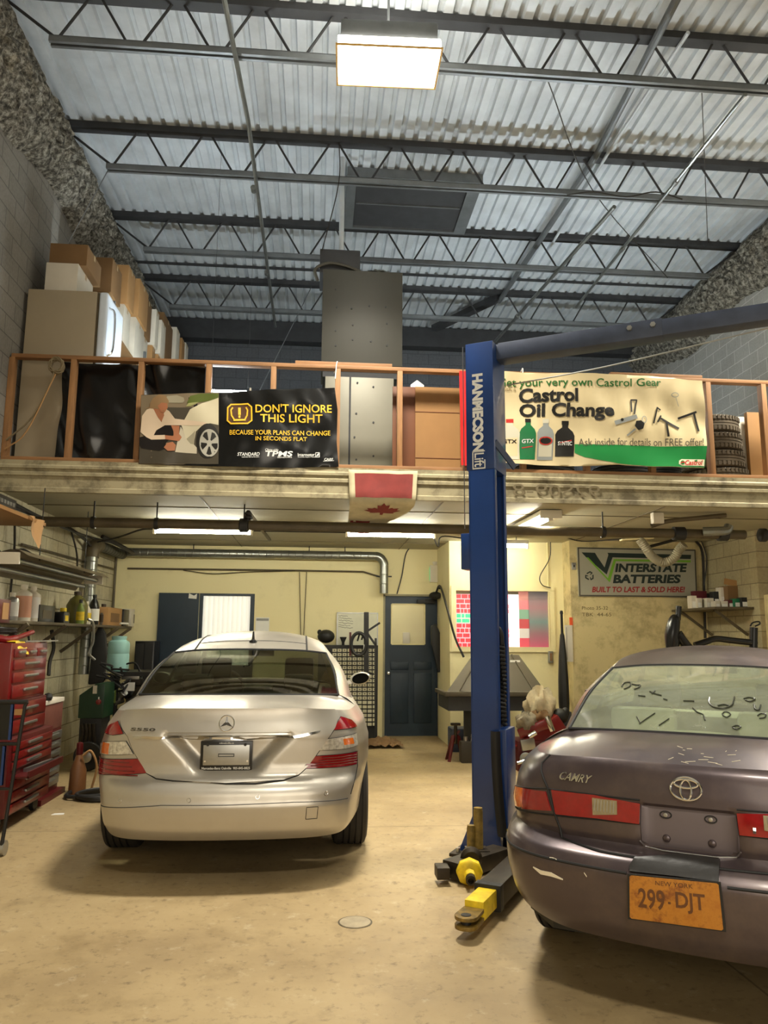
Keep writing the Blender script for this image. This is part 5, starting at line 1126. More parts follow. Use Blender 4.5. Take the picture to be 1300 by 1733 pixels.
b = MB(); b.tube(cr([(-2.9, 6.3, 1.49), (-2.6, 6.5, 1.47), (-2.5, 6.62, 1.46), (-2.45, 6.95, 1.52)], 6), [.03]*9+[.028]*5+[.02]*5, 10); tag(b.build('lever_handle', M['red']), 'red bent jack handle lying on the top tool chest', 'jack handle')
tag(MB().sheet([(0, 0), (.12, 0), (.14, .2), (.0, .22)], lambda u, v, o=0: Vector((-2.52+u*.9, 6.55+v, 1.44+.01*sin(v*30)-(max(0, u-.09))*2.0)), .03, 0, .002).build('yellow_rag', M['yellow'], smooth=1), 'yellow rag hanging over the top drawer edge of the tool chest', 'rag')
tag(MB().bar((-2.5, 6.9, 1.44), (-2.36, 7.3, 1.445), .04, .012).build('steel_ruler', M['steel']), 'steel bar lying across the top tool chest corner', 'bar')
st = thing('tool_box_stack', 'narrow red and grey drawer stack beside the rolling tool cabinet', 'tool box', (-2.7, 7.6, 0))
MB().box(-3.0, -2.46, 7.38, 7.95, .05, .62).build('cabinet_body', M['redd'], st, bevel=.01); MB().box(-2.98, -2.46, 7.4, 7.95, .62, .86).build('top_box', mat('dusty_red_case', rgb(112, 62, 50), .6), st, bevel=.01)
drawers(st, -2.46, 7.4, 7.93, ((.52, .6, 1), (.44, .51, 1), (.36, .43, 1), (.28, .35, 1), (.2, .27, 1), (.1, .19, 1)), M['steel'], M['steel'])
MB().box(-3.0, -2.4, 7.34, 8.0, .0, .05).build('plinth', M['redd'], st)
kn = thing('tool_tray', 'cream carton lid with black knob on top of the narrow drawer stack', 'tray', (-2.7, 7.7, .86)); MB().box(-2.95, -2.45, 7.42, 7.95, .86, .90).build('tray_base', M['carton'], kn, bevel=.005); MB().lathe([(.03, 0), (.04, .03), (.03, .06), (0, .07)], (-2.46, 7.5, .90)).build('knob', M['black'], kn)
bt = thing('spray_bottle', 'orange bottle with wire-wrapped jug standing on the floor by the drawer stack', 'bottle', (-2.26, 7.9, 0))
MB().lathe([(.075, 0), (.08, .02), (.075, .22), (.04, .32), (.03, .36)], n=18).build('jug_body', mat('orange_jug', rgb(112, 72, 38), .5), bt, local=True); MB().lathe([(.03, .36), (.034, .37), (.03, .47), (.0, .48)]).build('jug_neck', M['redd'], bt, local=True)
MB().tube(cr([(.05, -.05, .36), (.12, -.05, .4), (.17, .0, .25), (.12, .05, .03)], 5), .012, 6).build('jug_hose', M['card'], bt, local=True)
hp = [Vector((-1.98+.2*cos(t*.55)+.02*sin(t), 7.7+.22*sin(t*.55), .02+.012*(t//11))) for t in range(34)]+[Vector((-2.25, 7.6, .03)), Vector((-2.3, 7.9, .03))]
tag(MB().tube(cr(hp, 4), .018, 8).build('air_hose', M['black']), 'black air hose coiled on the floor behind the silver sedan corner', 'hose')
tag(MB().prism([(0, 0), (.1, .01), (.09, .06), (.01, .05)], lambda u, v, d: (-2.2+u, 7.0+v, d), 0.0, .004).build('paper_scrap', M['paper']), 'white paper scrap on the floor before the tool cabinet', 'paper')
# black cart with blue-edged panels at the left edge
ct = thing('steel_cart', 'black tubular cart with dark blue-edged panels at the left picture edge', 'cart', (-2.4, 5.75, 0))
cq = lambda px, py, Y=5.75: at(px, py, 'y', Y)
b0 = cq(4, 1403); b0.z = .02
MB().tube([b0, cq(42, 1195), cq(46, 1188)], .013, 8).build('cart_leg', M['black'], ct); MB().tube([(b0.x-.5, 5.75, .02), cq(46, 1188)+Vector((-.5, 0, 0))], .013, 8).build('cart_leg', M['black'], ct)
MB().tube([cq(-60, 1188), cq(47, 1188)], .016, 8).build('top_rail', M['black'], ct); MB().tube([cq(-60, 1259), cq(34, 1259)], .012, 8).build('middle_rail', M['black'], ct); MB().tube([cq(-60, 1335), cq(18, 1335)], .010, 8).build('lower_rail', M['black'], ct)
for q in ((-50, 1190, 22, 1253), (-50, 1263, 8, 1330)):
    a = cq(q[0], q[3]); c = cq(q[2], q[1]); MB().box(a.x, c.x, 5.76, 5.78, a.z, c.z).build('panel', M['blackgloss'], ct); MB().box(c.x-.015, c.x, 5.752, 5.782, a.z, c.z).build('panel_edge', M['blue'], ct)
MB().lathe([(.05, -.02), (.05, .02)], (b0.x+.0, 5.78, .05), Matrix.Rotation(pi/2, 4, 'Y')).build('cart_wheel', M['steel'], ct)
MB().box(cq(25, 1205).x, cq(32, 1205).x+.03, 5.74, 5.76, cq(25, 1210).z, cq(25, 1200).z).build('cart_tag', M['card'], ct)
# green machine, water jug, engine bench
gq = lambda px, py, Y=9.2: at(px, py, 'y', Y)
gmn = thing('service_machine', 'dark green service machine with red dial beside the block wall', 'machine', (-2.55, 9.4, 0))
GRm = mat('dark_green_enamel', rgb(26, 58, 36), .45, 0, .15)
a = gq(131, 1216); c = gq(178, 1157)
MB().prism([(a.x, a.z), (c.x, a.z), (c.x, c.z), (a.x+.18, c.z), (a.x, c.z-.13)], lambda u, v, d: (u, 9.2+d, v), 0, .45).build('machine_hood', GRm, gmn, bevel=.015)
MB().box(a.x+.02, c.x-.02, 9.22, 9.6, .15, a.z).build('lower_frame', M['black'], gmn, bevel=.01)
p = gq(167, 1188); MB().lathe([(.03, 0), (.03, .012), (.02, .02), (0, .022)], (p.x, 9.2, p.z), Matrix.Rotation(pi/2, 4, 'X')).build('dial', M['red'], gmn); MB().bar((p.x, 9.195, p.z+.02), (p.x, 9.195, p.z+.055), .012, .006).build('dial_pointer', M['paper'], gmn)
p = gq(161, 1167); MB().box(p.x-.022, p.x+.022, 9.19, 9.2, p.z-.045, p.z+.045).build('switch_plate', M['carton'], gmn)
MB().lathe([(.09, -.03), (.15, -.03), (.16, 0), (.15, .03), (.09, .03), (.06, .02), (.02, .04), (0, .04)], (gq(150, 1284).x, 9.16, .16), Matrix.Rotation(pi/2, 4, 'X'), 24).build('machine_wheel', M['black'], gmn)
MB().lathe([(.05, -.02), (.06, .02), (.02, .03)], (gq(150, 1284).x, 9.11, .16), Matrix.Rotation(pi/2, 4, 'X')).build('wheel_hub', M['steel'], gmn)
for i in range(4): MB().tube(cr([gq(138+7*i, 1225), gq(141+6*i, 1240), gq(136+8*i, 1258)], 4), .02, 6).build('pump_pipe', M['grease'], gmn)
bnq = lambda px, py, Y=9.8: at(px, py, 'y', Y)
bn_ = thing('machine_cart', 'dark cart crowded with hoses and gauges left of the silver sedan', 'cart', (-2.1, 10, 0))
zt = 1.06
MB().box(-2.42, -1.62, 9.7, 10.4, zt-.05, zt).build('cart_top', M['black'], bn_)
for x, y in ((-2.4, 9.72), (-1.65, 9.72), (-2.4, 10.38), (-1.65, 10.38)): MB().box(x-.02, x+.02, y-.02, y+.02, 0, zt).build('cart_leg', M['black'], bn_)
MB().box(-2.42, -1.62, 9.7, 10.4, .5, .54).build('cart_shelf', M['black'], bn_); MB().box(-2.3, -1.8, 9.75, 10.3, .54, .9).build('compressor', M['grease'], bn_, bevel=.05)
MB().lathe([(.05, 0), (.14, .01), (.15, .03), (.15, .09), (.1, .12)], (-2.05, 9.72, .75), Matrix.Rotation(pi/2, 4, 'X')).build('fan_housing', M['grease'], bn_)
tk = thing('water_jug', 'pale blue plastic jug standing on the dark machine cart', 'jug', (bnq(197, 1135).x, 9.85, zt))
MB().lathe([(.115, 0), (.125, .01), (.13, .05), (.13, .2), (.125, .215), (.13, .23), (.13, .33), (.118, .36), (.085, .38), (.085, .395)], n=28).build('jug_body', mat('pale_blue_plastic', rgb(150, 196, 192), .4, 0, .05), tk, local=True); MB().lathe([(.09, .395), (.09, .425), (0, .43)], n=24).build('jug_lid', mat('pale_blue_lid', rgb(140, 182, 178), .4), tk, local=True)
rnd = random.Random(11)
for i in range(9):
    c0 = bnq(rnd.uniform(178, 215), rnd.uniform(1128, 1160), 9.66); 
    pts = [c0+Vector((rnd.uniform(-.13, .17), rnd.uniform(-.05, .05), rnd.uniform(-.13, .07)))*s_ for s_ in (0, .6, 1.0, 1.3)]
    MB().tube(cr(pts, 5), .013, 6).build('hose', M['black'], bn_)
MB().tube(cr([bnq(212, 1124), bnq(228, 1122), bnq(236, 1135), bnq(238, 1146)], 5), .012, 6).build('handle', M['blackgloss'], bn_)
for q, m_ in (((205, 1140, 236, 1150), 'steel'), ((212, 1150, 238, 1160), 'grease')):
    a = bnq(q[0], q[3], 9.75); c = bnq(q[2], q[1], 9.75); MB().box(a.x, c.x, 9.75, 9.95, a.z, c.z).build('gauge_block', M[m_], bn_, bevel=.008)
tag_ = bnq(218, 1162, 9.68); MB().box(tag_.x-.07, tag_.x+.07, 9.67, 9.68, tag_.z-.05, tag_.z+.05).build('paper_tag', M['paper'], bn_); tag_ = bnq(192, 1178, 9.68); MB().box(tag_.x-.03, tag_.x+.03, 9.67, 9.68, tag_.z-.08, tag_.z+.07).build('paper_tag', LB['green'], bn_)
for i in range(6): a = bnq(184+rnd.uniform(0, 45), 1165+rnd.uniform(0, 45), 9.7); MB().cyl(a, a+Vector((rnd.uniform(-.1, .1), .1, rnd.uniform(-.1, .1))), rnd.uniform(.02, .05), n=10).build('fitting', M['steel'] if i % 2 else M['black'], bn_)
a = at(218, 1300, 'y', 11.5); c = at(263, 1085, 'y', 11.5)
cbn = thing('black_cabinet', 'plain black cabinet standing before the navy door leaf', 'cabinet', ((a.x+c.x)/2, 11.6, 0)); MB().box(a.x, c.x, 11.45, 11.85, 0, c.z).build('cabinet_body', M['blackgloss'], cbn, bevel=.008); MB().box(a.x+.02, (a.x+c.x)/2-.005, 11.435, 11.45, .1, c.z-.03).build('cabinet_door', M['black'], cbn); MB().box((a.x+c.x)/2+.005, c.x-.02, 11.435, 11.45, .1, c.z-.03).build('cabinet_door', M['black'], cbn)
bk2 = at(160, 1150, 'y', 10.2); tag(MB().prism([(-.1, -.35), (.09, -.33), (.12, .0), (.08, .3), (.0, .42), (-.07, .25)], lambda u, v, d: (bk2.x+u, 10.25+d, 1.22+v), 0, .09).build('work_coat', M['black'], bevel=.03), 'black work coat hanging under the shelf by the vertical duct', 'coat')
# ---- cream wall furniture
q = px_rect(432, 1045, 456, 1075, 11.98); po = thing('notice', 'white printed notice on the cream wall right of the blind', 'notice', (q[0], 11.98, q[2]))
MB().box(q[0], q[1], 11.985, 11.995, q[2], q[3]).build('notice_sheet', M['paper'], po); MB().box(q[0]+.01, q[1]-.01, 11.98, 11.985, q[3]-.05, q[3]-.015).build('notice_heading', flat('grey_print_c', rgb(140, 140, 136), .6), po)
MB().prism([(0, 0), (.07, 0), (.05, -.02), (.02, -.02)], lambda u, v, d: (q[0]+.11+u, 11.982-d, q[2]+.05+v), 0, .002).build('notice_mark', BLK, po); MB().box(q[0]+.01, q[0]+.08, 11.982, 11.985, q[2]+.02, q[2]+.03).build('notice_line', BLK, po)
q = px_rect(569, 1037, 640, 1110, 11.98); wbo = thing('whiteboard', 'whiteboard with handwriting on the cream wall above the small-drawer cabinet', 'whiteboard', (q[0], 11.98, q[2]))
MB().box(q[0], q[1], 11.96, 11.995, q[2], q[3]).build('board_face', mat('whiteboard_face', rgb(214, 212, 186), .3, 0, .04), wbo); b = MB()
for z_ in (q[2], q[3]-.015): b.box(q[0], q[1], 11.95, 11.96, z_, z_+.015)
b.box(q[0], q[0]+.015, 11.95, 11.96, q[2], q[3]); b.box(q[1]-.015, q[1], 11.95, 11.96, q[2], q[3]); b.build('board_frame', M['steel'], wbo, smooth=0)
rnd = random.Random(3)
for i in range(6):
    z_ = q[3]-.05-.035*i; pts = [(q[0]+.03+.02*j, 11.957, z_+rnd.uniform(-.008, .008)-.0015*j) for j in range(rnd.randint(7, 13))]
    MB().tube(pts, .0025, 4).build('handwriting', BLK, wbo)
bc = thing('parts_cabinet', 'tall black cabinet of many small white drawers left of the navy door', 'cabinet', (.6, 11.6, 0))
q = px_rect(536, 1092, 640, 1238, 11.6); DX0, DX1 = q[0], q[1]
MB().box(DX0, DX1, 11.6, 11.9, 0.02, at(600, 1092, 'y', 11.6).z).build('cabinet_case', M['black'], bc)
BINm = mat('cream_bin', rgb(204, 198, 170), .5, 0, .1, 20); BLm = mat('bin_front_mark', rgb(120, 112, 86), .6); made = 0; rest = MB(); proto_b = None
for r in range(18):
    py = 1098+7.35*r
    for cidx in range(9):
        pxx = 562+8.5*cidx; sil = 560+(py-1090)*65/140
        if pxx < sil-22: continue
        a = at(pxx+.8, py+5.0, 'y', 11.59); c = at(pxx+7.6, py, 'y', 11.59)
        if made < 98:
            if proto_b is None:
                b = MB(); b.box(0, c.x-a.x, -.02, .01, 0, c.z-a.z); proto_b = b.build('small_drawer', BINm, bc, local=True); b = MB(); b.box(.018, c.x-a.x-.018, -.024, -.02, .012, c.z-a.z-.012); b.build('drawer_opening', BLm, proto_b, local=True, smooth=0); ob = proto_b
            else:
                ob = proto_b.copy(); COL.objects.link(ob); ch = proto_b.children[0].copy(); COL.objects.link(ch); ch.parent = ob; ob.parent = bc
            ob.location = INV[bc.name] @ Vector((a.x, 11.59, a.z)); made += 1
        else: rest.box(a.x, c.x, 11.57, 11.6, a.z, c.z)
if rest.bm.verts: ro = rest.build('small_drawers_rest', BINm, bc, smooth=0); ro['kind'] = 'stuff'
zb_ = at(600, 1092, 'y', 11.6).z
def black_blob(name, label, cat, boxes, Y, m='black'):
    t = thing(name, label, cat, at(boxes[0][1], boxes[0][2], 'y', Y))
    for nm, x, y, r, s in boxes:
        p = at(x, y, 'y', Y); MB().lathe([(0, -s)]+[(r*sin(pi*i/8), -s*cos(pi*i/8)) for i in range(1, 8)]+[(0, s)], (p.x, Y, p.z), None, 16).build(nm, M[m], t)
    return t
black_blob('machine_cover', 'black domed tool lying on the small-drawer cabinet left end', 'tool', (('tool_body', 552, 1077, .13, .1), ('tool_knob', 541, 1070, .035, .04)), 11.7)
p = at(581, 1078, 'y', 11.7); fnl = tag(MB().lathe([(.02, -.02), (.02, .02), (.05, .09), (.052, .1), (.045, .09), (.015, .02)], (p.x, 11.7, zb_+.02)).build('funnel', M['black']), 'small black funnel on the small-drawer cabinet', 'funnel')
tl = thing('hoist', 'black upright hoist with wheel hanging before the small-drawer cabinet', 'hoist', at(620, 1200, 'y', 11.35))
hq = lambda px, py, Y=11.35: at(px, py, 'y', Y)
MB().bar(hq(620, 1140), hq(620, 1036), .07, .05).build('mast', M['black'], tl); MB().bar(hq(622, 1068), hq(643, 1054), .03, .03).build('brace', M['black'], tl); MB().bar(hq(622, 1072), hq(638, 1095), .03, .03).build('brace', M['black'], tl)
b = MB(); p = hq(607, 1090); b.tube([(p.x+.11*cos(i*pi/12), 11.3, p.z+.16*sin(i*pi/12)) for i in range(24)], .025, 8, closed=True); b.build('hoist_wheel', M['black'], tl)
MB().tube(cr([hq(605, 1085), hq(609, 1073), hq(614, 1074), hq(612, 1083)], 5), .014, 6).build('hook', M['black'], tl)
MB().bar(hq(619, 1110), hq(621, 1138), .04).build('lower_mast', M['black'], tl); MB().bar(hq(615, 1137), hq(632, 1141), .03).build('foot', M['black'], tl); MB().bar((hq(636, 1240).x, 11.35, 0), hq(636, 1080), .03).build('rear_post', M['black'], tl)
MB().box(hq(615, 1099).x, hq(621, 1099).x, 11.31, 11.33, hq(615, 1099).z, hq(615, 1091).z).build('hoist_plate', M['paper'], tl)
MB().bar(hq(593, 1110), hq(593, 1070), .03, .02).build('spatula', M['redd'], tl)
cbp = MB(); G = [[(at(619, 1250, 'y', 11).x+.5*i/10, 10.75+.5*j/6, .01+.05*abs(sin(i*1.3+j))+.06*sin(pi*i/10)*(j/6)) for i in range(11)] for j in range(7)]
cbp.grid(G); tag(cbp.build('crushed_carton', M['carddark'], smooth=.3), 'crushed brown cardboard on the floor before the navy door', 'cardboard')
# exit sign on the bay return, coat, hoses by the door
q = at(735, 990, 'x', XA); ez0, ez1 = at(735, 988, 'x', XA).z, at(735, 960, 'x', XA).z; ya, yb = at(728, 975, 'x', XA).y, at(741, 975, 'x', XA).y
exs = thing('exit_sign', 'white emergency exit sign with green pictogram on the bay side wall', 'sign', (XA, ya, ez0)); ya, yb = min(ya, yb), max(ya, yb)
yb = ya+.36
MB().box(XA-.12, XA, ya, yb, ez0, ez1).build('sign_case', M['white'], exs, bevel=.006)
GE = flat('green_exit', rgb(60, 190, 120), .5, 0, .5); MB().box(XA-.123, XA-.12, ya+.03, yb-.03, ez0+.03, ez1-.03).build('green_panel', GE, exs)
fe = lambda u, v, o=0: Vector((XA-.124-o, yb-.1-u, ez0+.06+v)); strokes(exs, lambda u, v, o=0: fe(u, v, o), 'running_figure', WHT, [([(.02, 0), (.06, -.06), (.12, -.08)], .025, False), ([(.06, -.08), (.09, -.14)], .03, False), ([(.04, -.13), (.13, -.12)], .02, False)], .001, 1)
for y in (ya+.08, yb-.08): MB().lathe([(.03, 0), (.05, .03), (.05, .06), (0, .06)], (XA-.03, y, ez1), None, 14).build('lamp_head', M['white'], exs)
b = MB(); cx_ = at(738, 1100, 'y', 11.75)
b.prism([(-.05, .36), (.02, .4), (.09, .25), (.11, -.1), (.12, -.32), (.05, -.34), (.0, -.1), (-.05, .1)], lambda u, v, d: (cx_.x+u-.02, 11.75+d, cx_.z+v), 0, .1)
tag(b.build('brush_bundle', M['black'], bevel=.02), 'black brush bundle hanging at the right edge of the navy door', 'brush')
W_('black hose slanting across the bay corner beside the window', [at(738, 1003, 'y', 11.68), at(745, 992, 'y', 11.2), at(757, 1030, 'y', 10.7), at(770, 1078, 'y', 10.6), at(785, 1112, 'y', 10.5)], .016, nm='hose', c='hose')
black_blob('wall_reel', 'small black hose reel above the navy door corner', 'reel', (('reel_body', 737, 1008, .1, .06), ('reel_pivot', 744, 994, .03, .03)), 11.7)
# parts washer
wsh = thing('parts_washer', 'grey parts washer with sloping trapezoid lid behind the lift column', 'parts washer', (2.2, 10, 0))
WM = mat('dusty_grey_plastic', rgb(80, 72, 56), .6, 0, .12, 2)
A = [at(755, 1172, 'y', 9.55), at(925, 1172, 'y', 9.55), at(878, 1108, 'y', 10.1), at(800, 1108, 'y', 10.1)]
b = MB(); dn = Vector((0, .03, -.03)); v = [b.bm.verts.new(p) for p in A]+[b.bm.verts.new(p+dn) for p in A]
for f_ in ((0, 1, 2, 3), (7, 6, 5, 4), (0, 4, 5, 1), (1, 5, 6, 2), (2, 6, 7, 3), (3, 7, 4, 0)): b.face([v[i] for i in f_])
b.build('lid', WM, wsh, bevel=.006)
b = MB()
for s_, t_ in ((.12, .3), (.88, .7)): MB().bar(A[0].lerp(A[1], s_)+Vector((0, -.006, .004)), A[3].lerp(A[2], s_*.9+.05)+Vector((0, -.006, .004)), .02, .012).build('lid_rib', WM, wsh)
zz = A[0].z
b = MB(); b.box(A[0].x-.02, A[1].x-.02, 9.5, 9.56, zz-.045, zz+.012); b.bar((A[0].x, 9.53, zz-.02), (A[0].x-.14+.14, 10.3, zz-.02), .05, .05); b.bar((A[1].x-.03, 9.53, zz-.02), (A[1].x-.03, 10.3, zz-.02), .05, .05); b.build('basin_rim', WM, wsh, bevel=.01)
MB().box(A[0].x+.03, A[1].x-.06, 9.56, 10.35, zz-.22, zz-.04).build('basin', M['joist'], wsh)
MB().lathe([(.26, 0), (.26, .04), (.24, .05), (.24, .62)], (2.12, 9.95, 0), None, 24).build('solvent_drum', M['joist'], wsh)
MB().box(at(863, 1118, 'y', 10).x, at(880, 1118, 'y', 10).x, 9.985, 9.99, at(863, 1124, 'y', 10).z, at(863, 1117, 'y', 10).z).build('lid_label', M['paper'], wsh)
# jack stand and fuel can
js = thing('jack_stand', 'rusty red jack stand on the floor left of the lift column', 'jack stand', (at(773, 1285, 'z', 0).x-.03, 9.72, 0))
for sx in (-1, 1):
    for sy in (-1, 1): MB().bar((sx*.1, sy*.1, 0), (sx*.03, sy*.03, .3), .035, .02).build('stand_leg', M['redd'], js, local=True)
MB().cyl((0, 0, .2), (0, 0, .42), .022).build('stand_post', M['grease'], js, local=True); MB().box(-.06, .06, -.03, .03, .42, .45).build('saddle', M['grease'], js, local=True, bevel=.006); MB().bar((-.03, 0, .28), (.05, 0, .36), .03).build('release_lever', M['redd'], js, local=True)
jc = thing('fuel_can', 'dark grey rectangular can with filler cap by the lift column', 'can', (at(788, 1286, 'z', 0).x+.02, 9.6, 0))
MB().box(-.12, .14, -.08, .08, 0, .25).build('can_body', mat('dusty_dark_can', rgb(62, 56, 46), .5), jc, bevel=.015, local=True); MB().cyl((-.05, 0, .25), (-.05, 0, .3), .03).build('filler_cap', M['steel'], jc, local=True); MB().tube(cr([(0, 0, .25), (.02, 0, .29), (.08, 0, .29), (.1, 0, .25)], 4), .01, 6).build('can_handle', M['black'], jc, local=True); MB().cyl((.02, .0, .25), (.03, 0, .33), .012).build('spout', M['steel'], jc, local=True)
tag(MB().box(at(765, 1247, 'y', 10.4).x, at(800, 1247, 'y', 10.4).x, 10.4, 10.75, 0, .3).build('blue_crate', M['blued'], bevel=.02), 'dark blue crate behind the jack stand under the parts washer', 'crate')
# red shop equipment heap
rq = lambda px, py, Y=9.0: at(px, py, 'y', Y)
fj = thing('floor_jack', 'red floor jack heaped beside the lift column behind the purple-grey sedan', 'jack', (2.6, 9.0, 0))
A0 = rq(880, 1275); B0 = rq(950, 1222)
MB().bar(A0, B0, .16, .22).build('jack_frame', M['red'], fj, bevel=.015); MB().bar(rq(878, 1242), rq(932, 1222, 8.9), .09, .11).build('lift_arm', M['red'], fj, bevel=.012)
MB().bar(rq(882, 1262, 8.85), rq(905, 1258, 8.85), .05, .12).build('pump_block', M['steel'], fj, bevel=.01); MB().cyl(rq(895, 1247, 8.8), rq(907, 1240, 8.8), .03).build('cylinder', M['chrome'], fj)
b = MB(); b.bar(rq(926, 1212, 8.75), rq(936, 1238, 8.7), .06, .04); b.build('saddle_bracket', M['chrome'], fj, bevel=.01); MB().tube([rq(876, 1292, 8.7), rq(902, 1284, 8.7)], .018, 8).build('handle', M['chrome'], fj)
for x_, y_ in ((890, 1272), (938, 1250)): p = rq(x_, y_+12, 8.8); MB().lathe([(.06, -.03), (.07, 0), (.06, .03)], (p.x, 8.8, max(.07, p.z)), Matrix.Rotation(pi/2, 4, 'X')).build('jack_wheel', M['steel'], fj)
MB().box(2.3, 3.15, 8.9, 9.3, .0, .34).build('jack_base', M['redd'], fj, bevel=.02)
black_blob('black_tool', 'black power tool on top of the red jack heap', 'tool', (('tool_body', 948, 1212, .1, .09), ('tool_grip', 940, 1218, .06, .07), ('tool_end', 957, 1206, .05, .06)), 9.1)
def rag_heap(name, label, px, py, Y, rx, rz, m, seed):
    rnd = random.Random(seed); p = at(px, py, 'y', Y); G = []
    for i in range(15):
        a = pi*i/14; row = []
        for j in range(29):
            t = 2*pi*j/28; r = 1+.16*sin(5*t+3*a+seed)+.11*sin(9*t-4*a)+rnd.uniform(-.06, .06)*(0 < j < 28)
            row.append((p.x+rx*r*sin(a)*cos(t), Y+rx*.8*r*sin(a)*sin(t), p.z+rz*r*cos(a)))
        row[-1] = row[0]; G.append(row)
    b = MB(); b.grid(G); return tag(b.build(name, m, smooth=1.0), label, 'rag')
CLm = mat('dirty_cream_cloth', rgb(196, 182, 150), .9, 0, .3, 9)
rag_heap('rag_heap', 'crumpled cream cloths piled above the red floor jack', 915, 1196, 9.15, .17, .2, CLm, 1); rag_heap('rag_heap', 'grey rag heap left of the cream cloths beside the lift column', 893, 1222, 9.0, .13, .1, mat('grey_cloth', rgb(140, 130, 110), .9, 0, .35, 9), 4)
rag_heap('rag_heap', 'brown rag tucked under the cream cloths', 912, 1215, 9.05, .12, .09, M['carddark'], 7)
tag(MB().box(2.5, 3.1, 9.36, 9.48, 0, .62).build('steel_bench', M['joist'], bevel=.02), 'dark steel stand holding the pile of cloths', 'stand')
# folded umbrella and thermometer board at the bay corner
um = thing('parasol', 'folded black parasol standing in the corner by the sign wall', 'parasol', (at(955, 1190, 'y', 10.4).x, 10.4, 0)); uq = at(955, 1190, 'y', 10.4)
zz_ = lambda py: at(955, py, 'y', 10.4).z
MB().lathe([(.02, .02), (.05, .3), (.075, zz_(1190)), (.07, zz_(1150)), (.055, zz_(1110)), (.03, zz_(1075)), (.012, zz_(1070))], n=9).build('folded_canopy', M['black'], um, local=True, smooth=.3); MB().lathe([(.018, 0), (.018, zz_(1040)), (.024, zz_(1038)), (.02, zz_(1034)), (0, zz_(1033))], n=10).build('pole', M['black'], um, local=True)
MB().lathe([(.14, 0), (.14, .03), (.03, .05)], n=16).build('base', M['black'], um, local=True)
q = px_rect(957, 1058, 968, 1120, 10.5); tbd = thing('gauge_board', 'narrow white gauge board leaning at the sign wall corner', 'board', (q[0], 10.5, q[2])); MB().box(q[0], q[1], 10.48, 10.5, q[2], q[3]).build('board_face', M['carton'], tbd, bevel=.003); MB().box(q[0]+.02, q[0]+.024, 10.476, 10.48, q[2]+.03, q[3]-.03).build('scale_line', M['black'], tbd)
q = px_rect(964, 1045, 969, 1056, 10.5); MB().box(q[0], q[1], 10.49, 10.5, q[2]-.02, q[3]).build('orange_tag', flat('orange_tag_paper', rgb(226, 90, 40), .6), tbd)
q = px_rect(929, 1102, 936, 1122, YW-.04); eb2 = thing('outlet_box', 'metal outlet box on the bay wall under the window corner', 'outlet', (q[0], YW, q[2])); MB().box(q[0], q[1], YW-.05, YW, q[2], q[3]).build('box_case', M['galv'], eb2, bevel=.004); MB().box(q[0]+.015, q[1]-.015, YW-.054, YW-.05, q[2]+.03, q[3]-.03).build('socket_plate', M['carddark'], eb2)
MB_c = MB(); MB_c.tube([(q[0]+.03, YW-.02, q[3]), (q[0]+.03, YW-.02, ZS)], .01, 6); tag(MB_c.build('conduit', M['cream']), 'thin conduit above the outlet box on the bay wall', 'conduit')
sv = at(972, 918, 'y', YS-.03); sw = at(972, 958, 'y', YS-.03); t = thing('light_switch', 'small switch plate on the wall at the left of the battery sign', 'switch', (sw.x, YS-.03, sw.z)); MB().box(sw.x-.03, sw.x+.03, YS-.02, YS, sw.z-.05, sw.z+.05).build('switch_plate', M['steel'], t, bevel=.004); MB().box(sw.x-.008, sw.x+.008, YS-.03, YS-.02, sw.z-.015, sw.z+.015).build('toggle', M['black'], t)
# floor drain
fd = thing('floor_drain', 'round steel drain cover set in the floor in the foreground', 'drain', (.232, 4.38, 0)); MB().lathe([(.083, 0), (.083, .003), (0, .003)], n=40).build('drain_cover', mat('worn_drain_steel', rgb(170, 156, 128), .5, .3, .2, 12), fd, local=True); MB().lathe([(.092, 0), (.092, .0015), (.083, .0015)], n=40).build('drain_ring', M['darkpipe'], fd, local=True)
# ================================================================ cars
def resample(P, n):
    P = [Vector(p) for p in P]; c = [0]
    for a, b in zip(P, P[1:]): c.append(c[-1]+(b-a).length)
    out = []; i = 0
    for k in range(n+1):
        t = c[-1]*k/n
        while i < len(P)-2 and c[i+1] < t: i += 1
        out.append(P[i].lerp(P[i+1], (t-c[i])/max(1e-9, c[i+1]-c[i])))
    return out
def coons(A, B, C, D, n, m, bulge=None):
    """grid between A (v=0) and B (v=1) along u, C (u=0) and D (u=1) along v"""
    A, B, C, D = resample(A, n), resample(B, n), resample(C, m), resample(D, m); G = []
    for j in range(m+1):
        v = j/m; row = []
        for i in range(n+1):
            u = i/n
            p = A[i]*(1-v)+B[i]*v+C[j]*(1-u)+D[j]*u-(A[0]*(1-u)*(1-v)+A[n]*u*(1-v)+B[0]*(1-u)*v+B[n]*u*v)
            if bulge: p = p+Vector(bulge(u, v))
            row.append(p)
        G.append(row)
    return G
def gfn(G):
    """surface function (u, v in 0..1, offset) over a grid"""
    m, n = len(G)-1, len(G[0])-1
    def P(u, v):
        x = max(0, min(n-1e-6, u*n)); y = max(0, min(m-1e-6, v*m)); i, j = int(x), int(y); a, b = x-i, y-j
        return G[j][i]*(1-a)*(1-b)+G[j][i+1]*a*(1-b)+G[j+1][i]*(1-a)*b+G[j+1][i+1]*a*b
    def f(u, v, off=0.0):
        p = P(u, v)
        if off:
            e = .02; nn = (P(min(1, u+e), v)-P(max(0, u-e), v)).cross(P(u, min(1, v+e))-P(u, max(0, v-e))); p = p+nn.normalized()*off
        return p
    return f
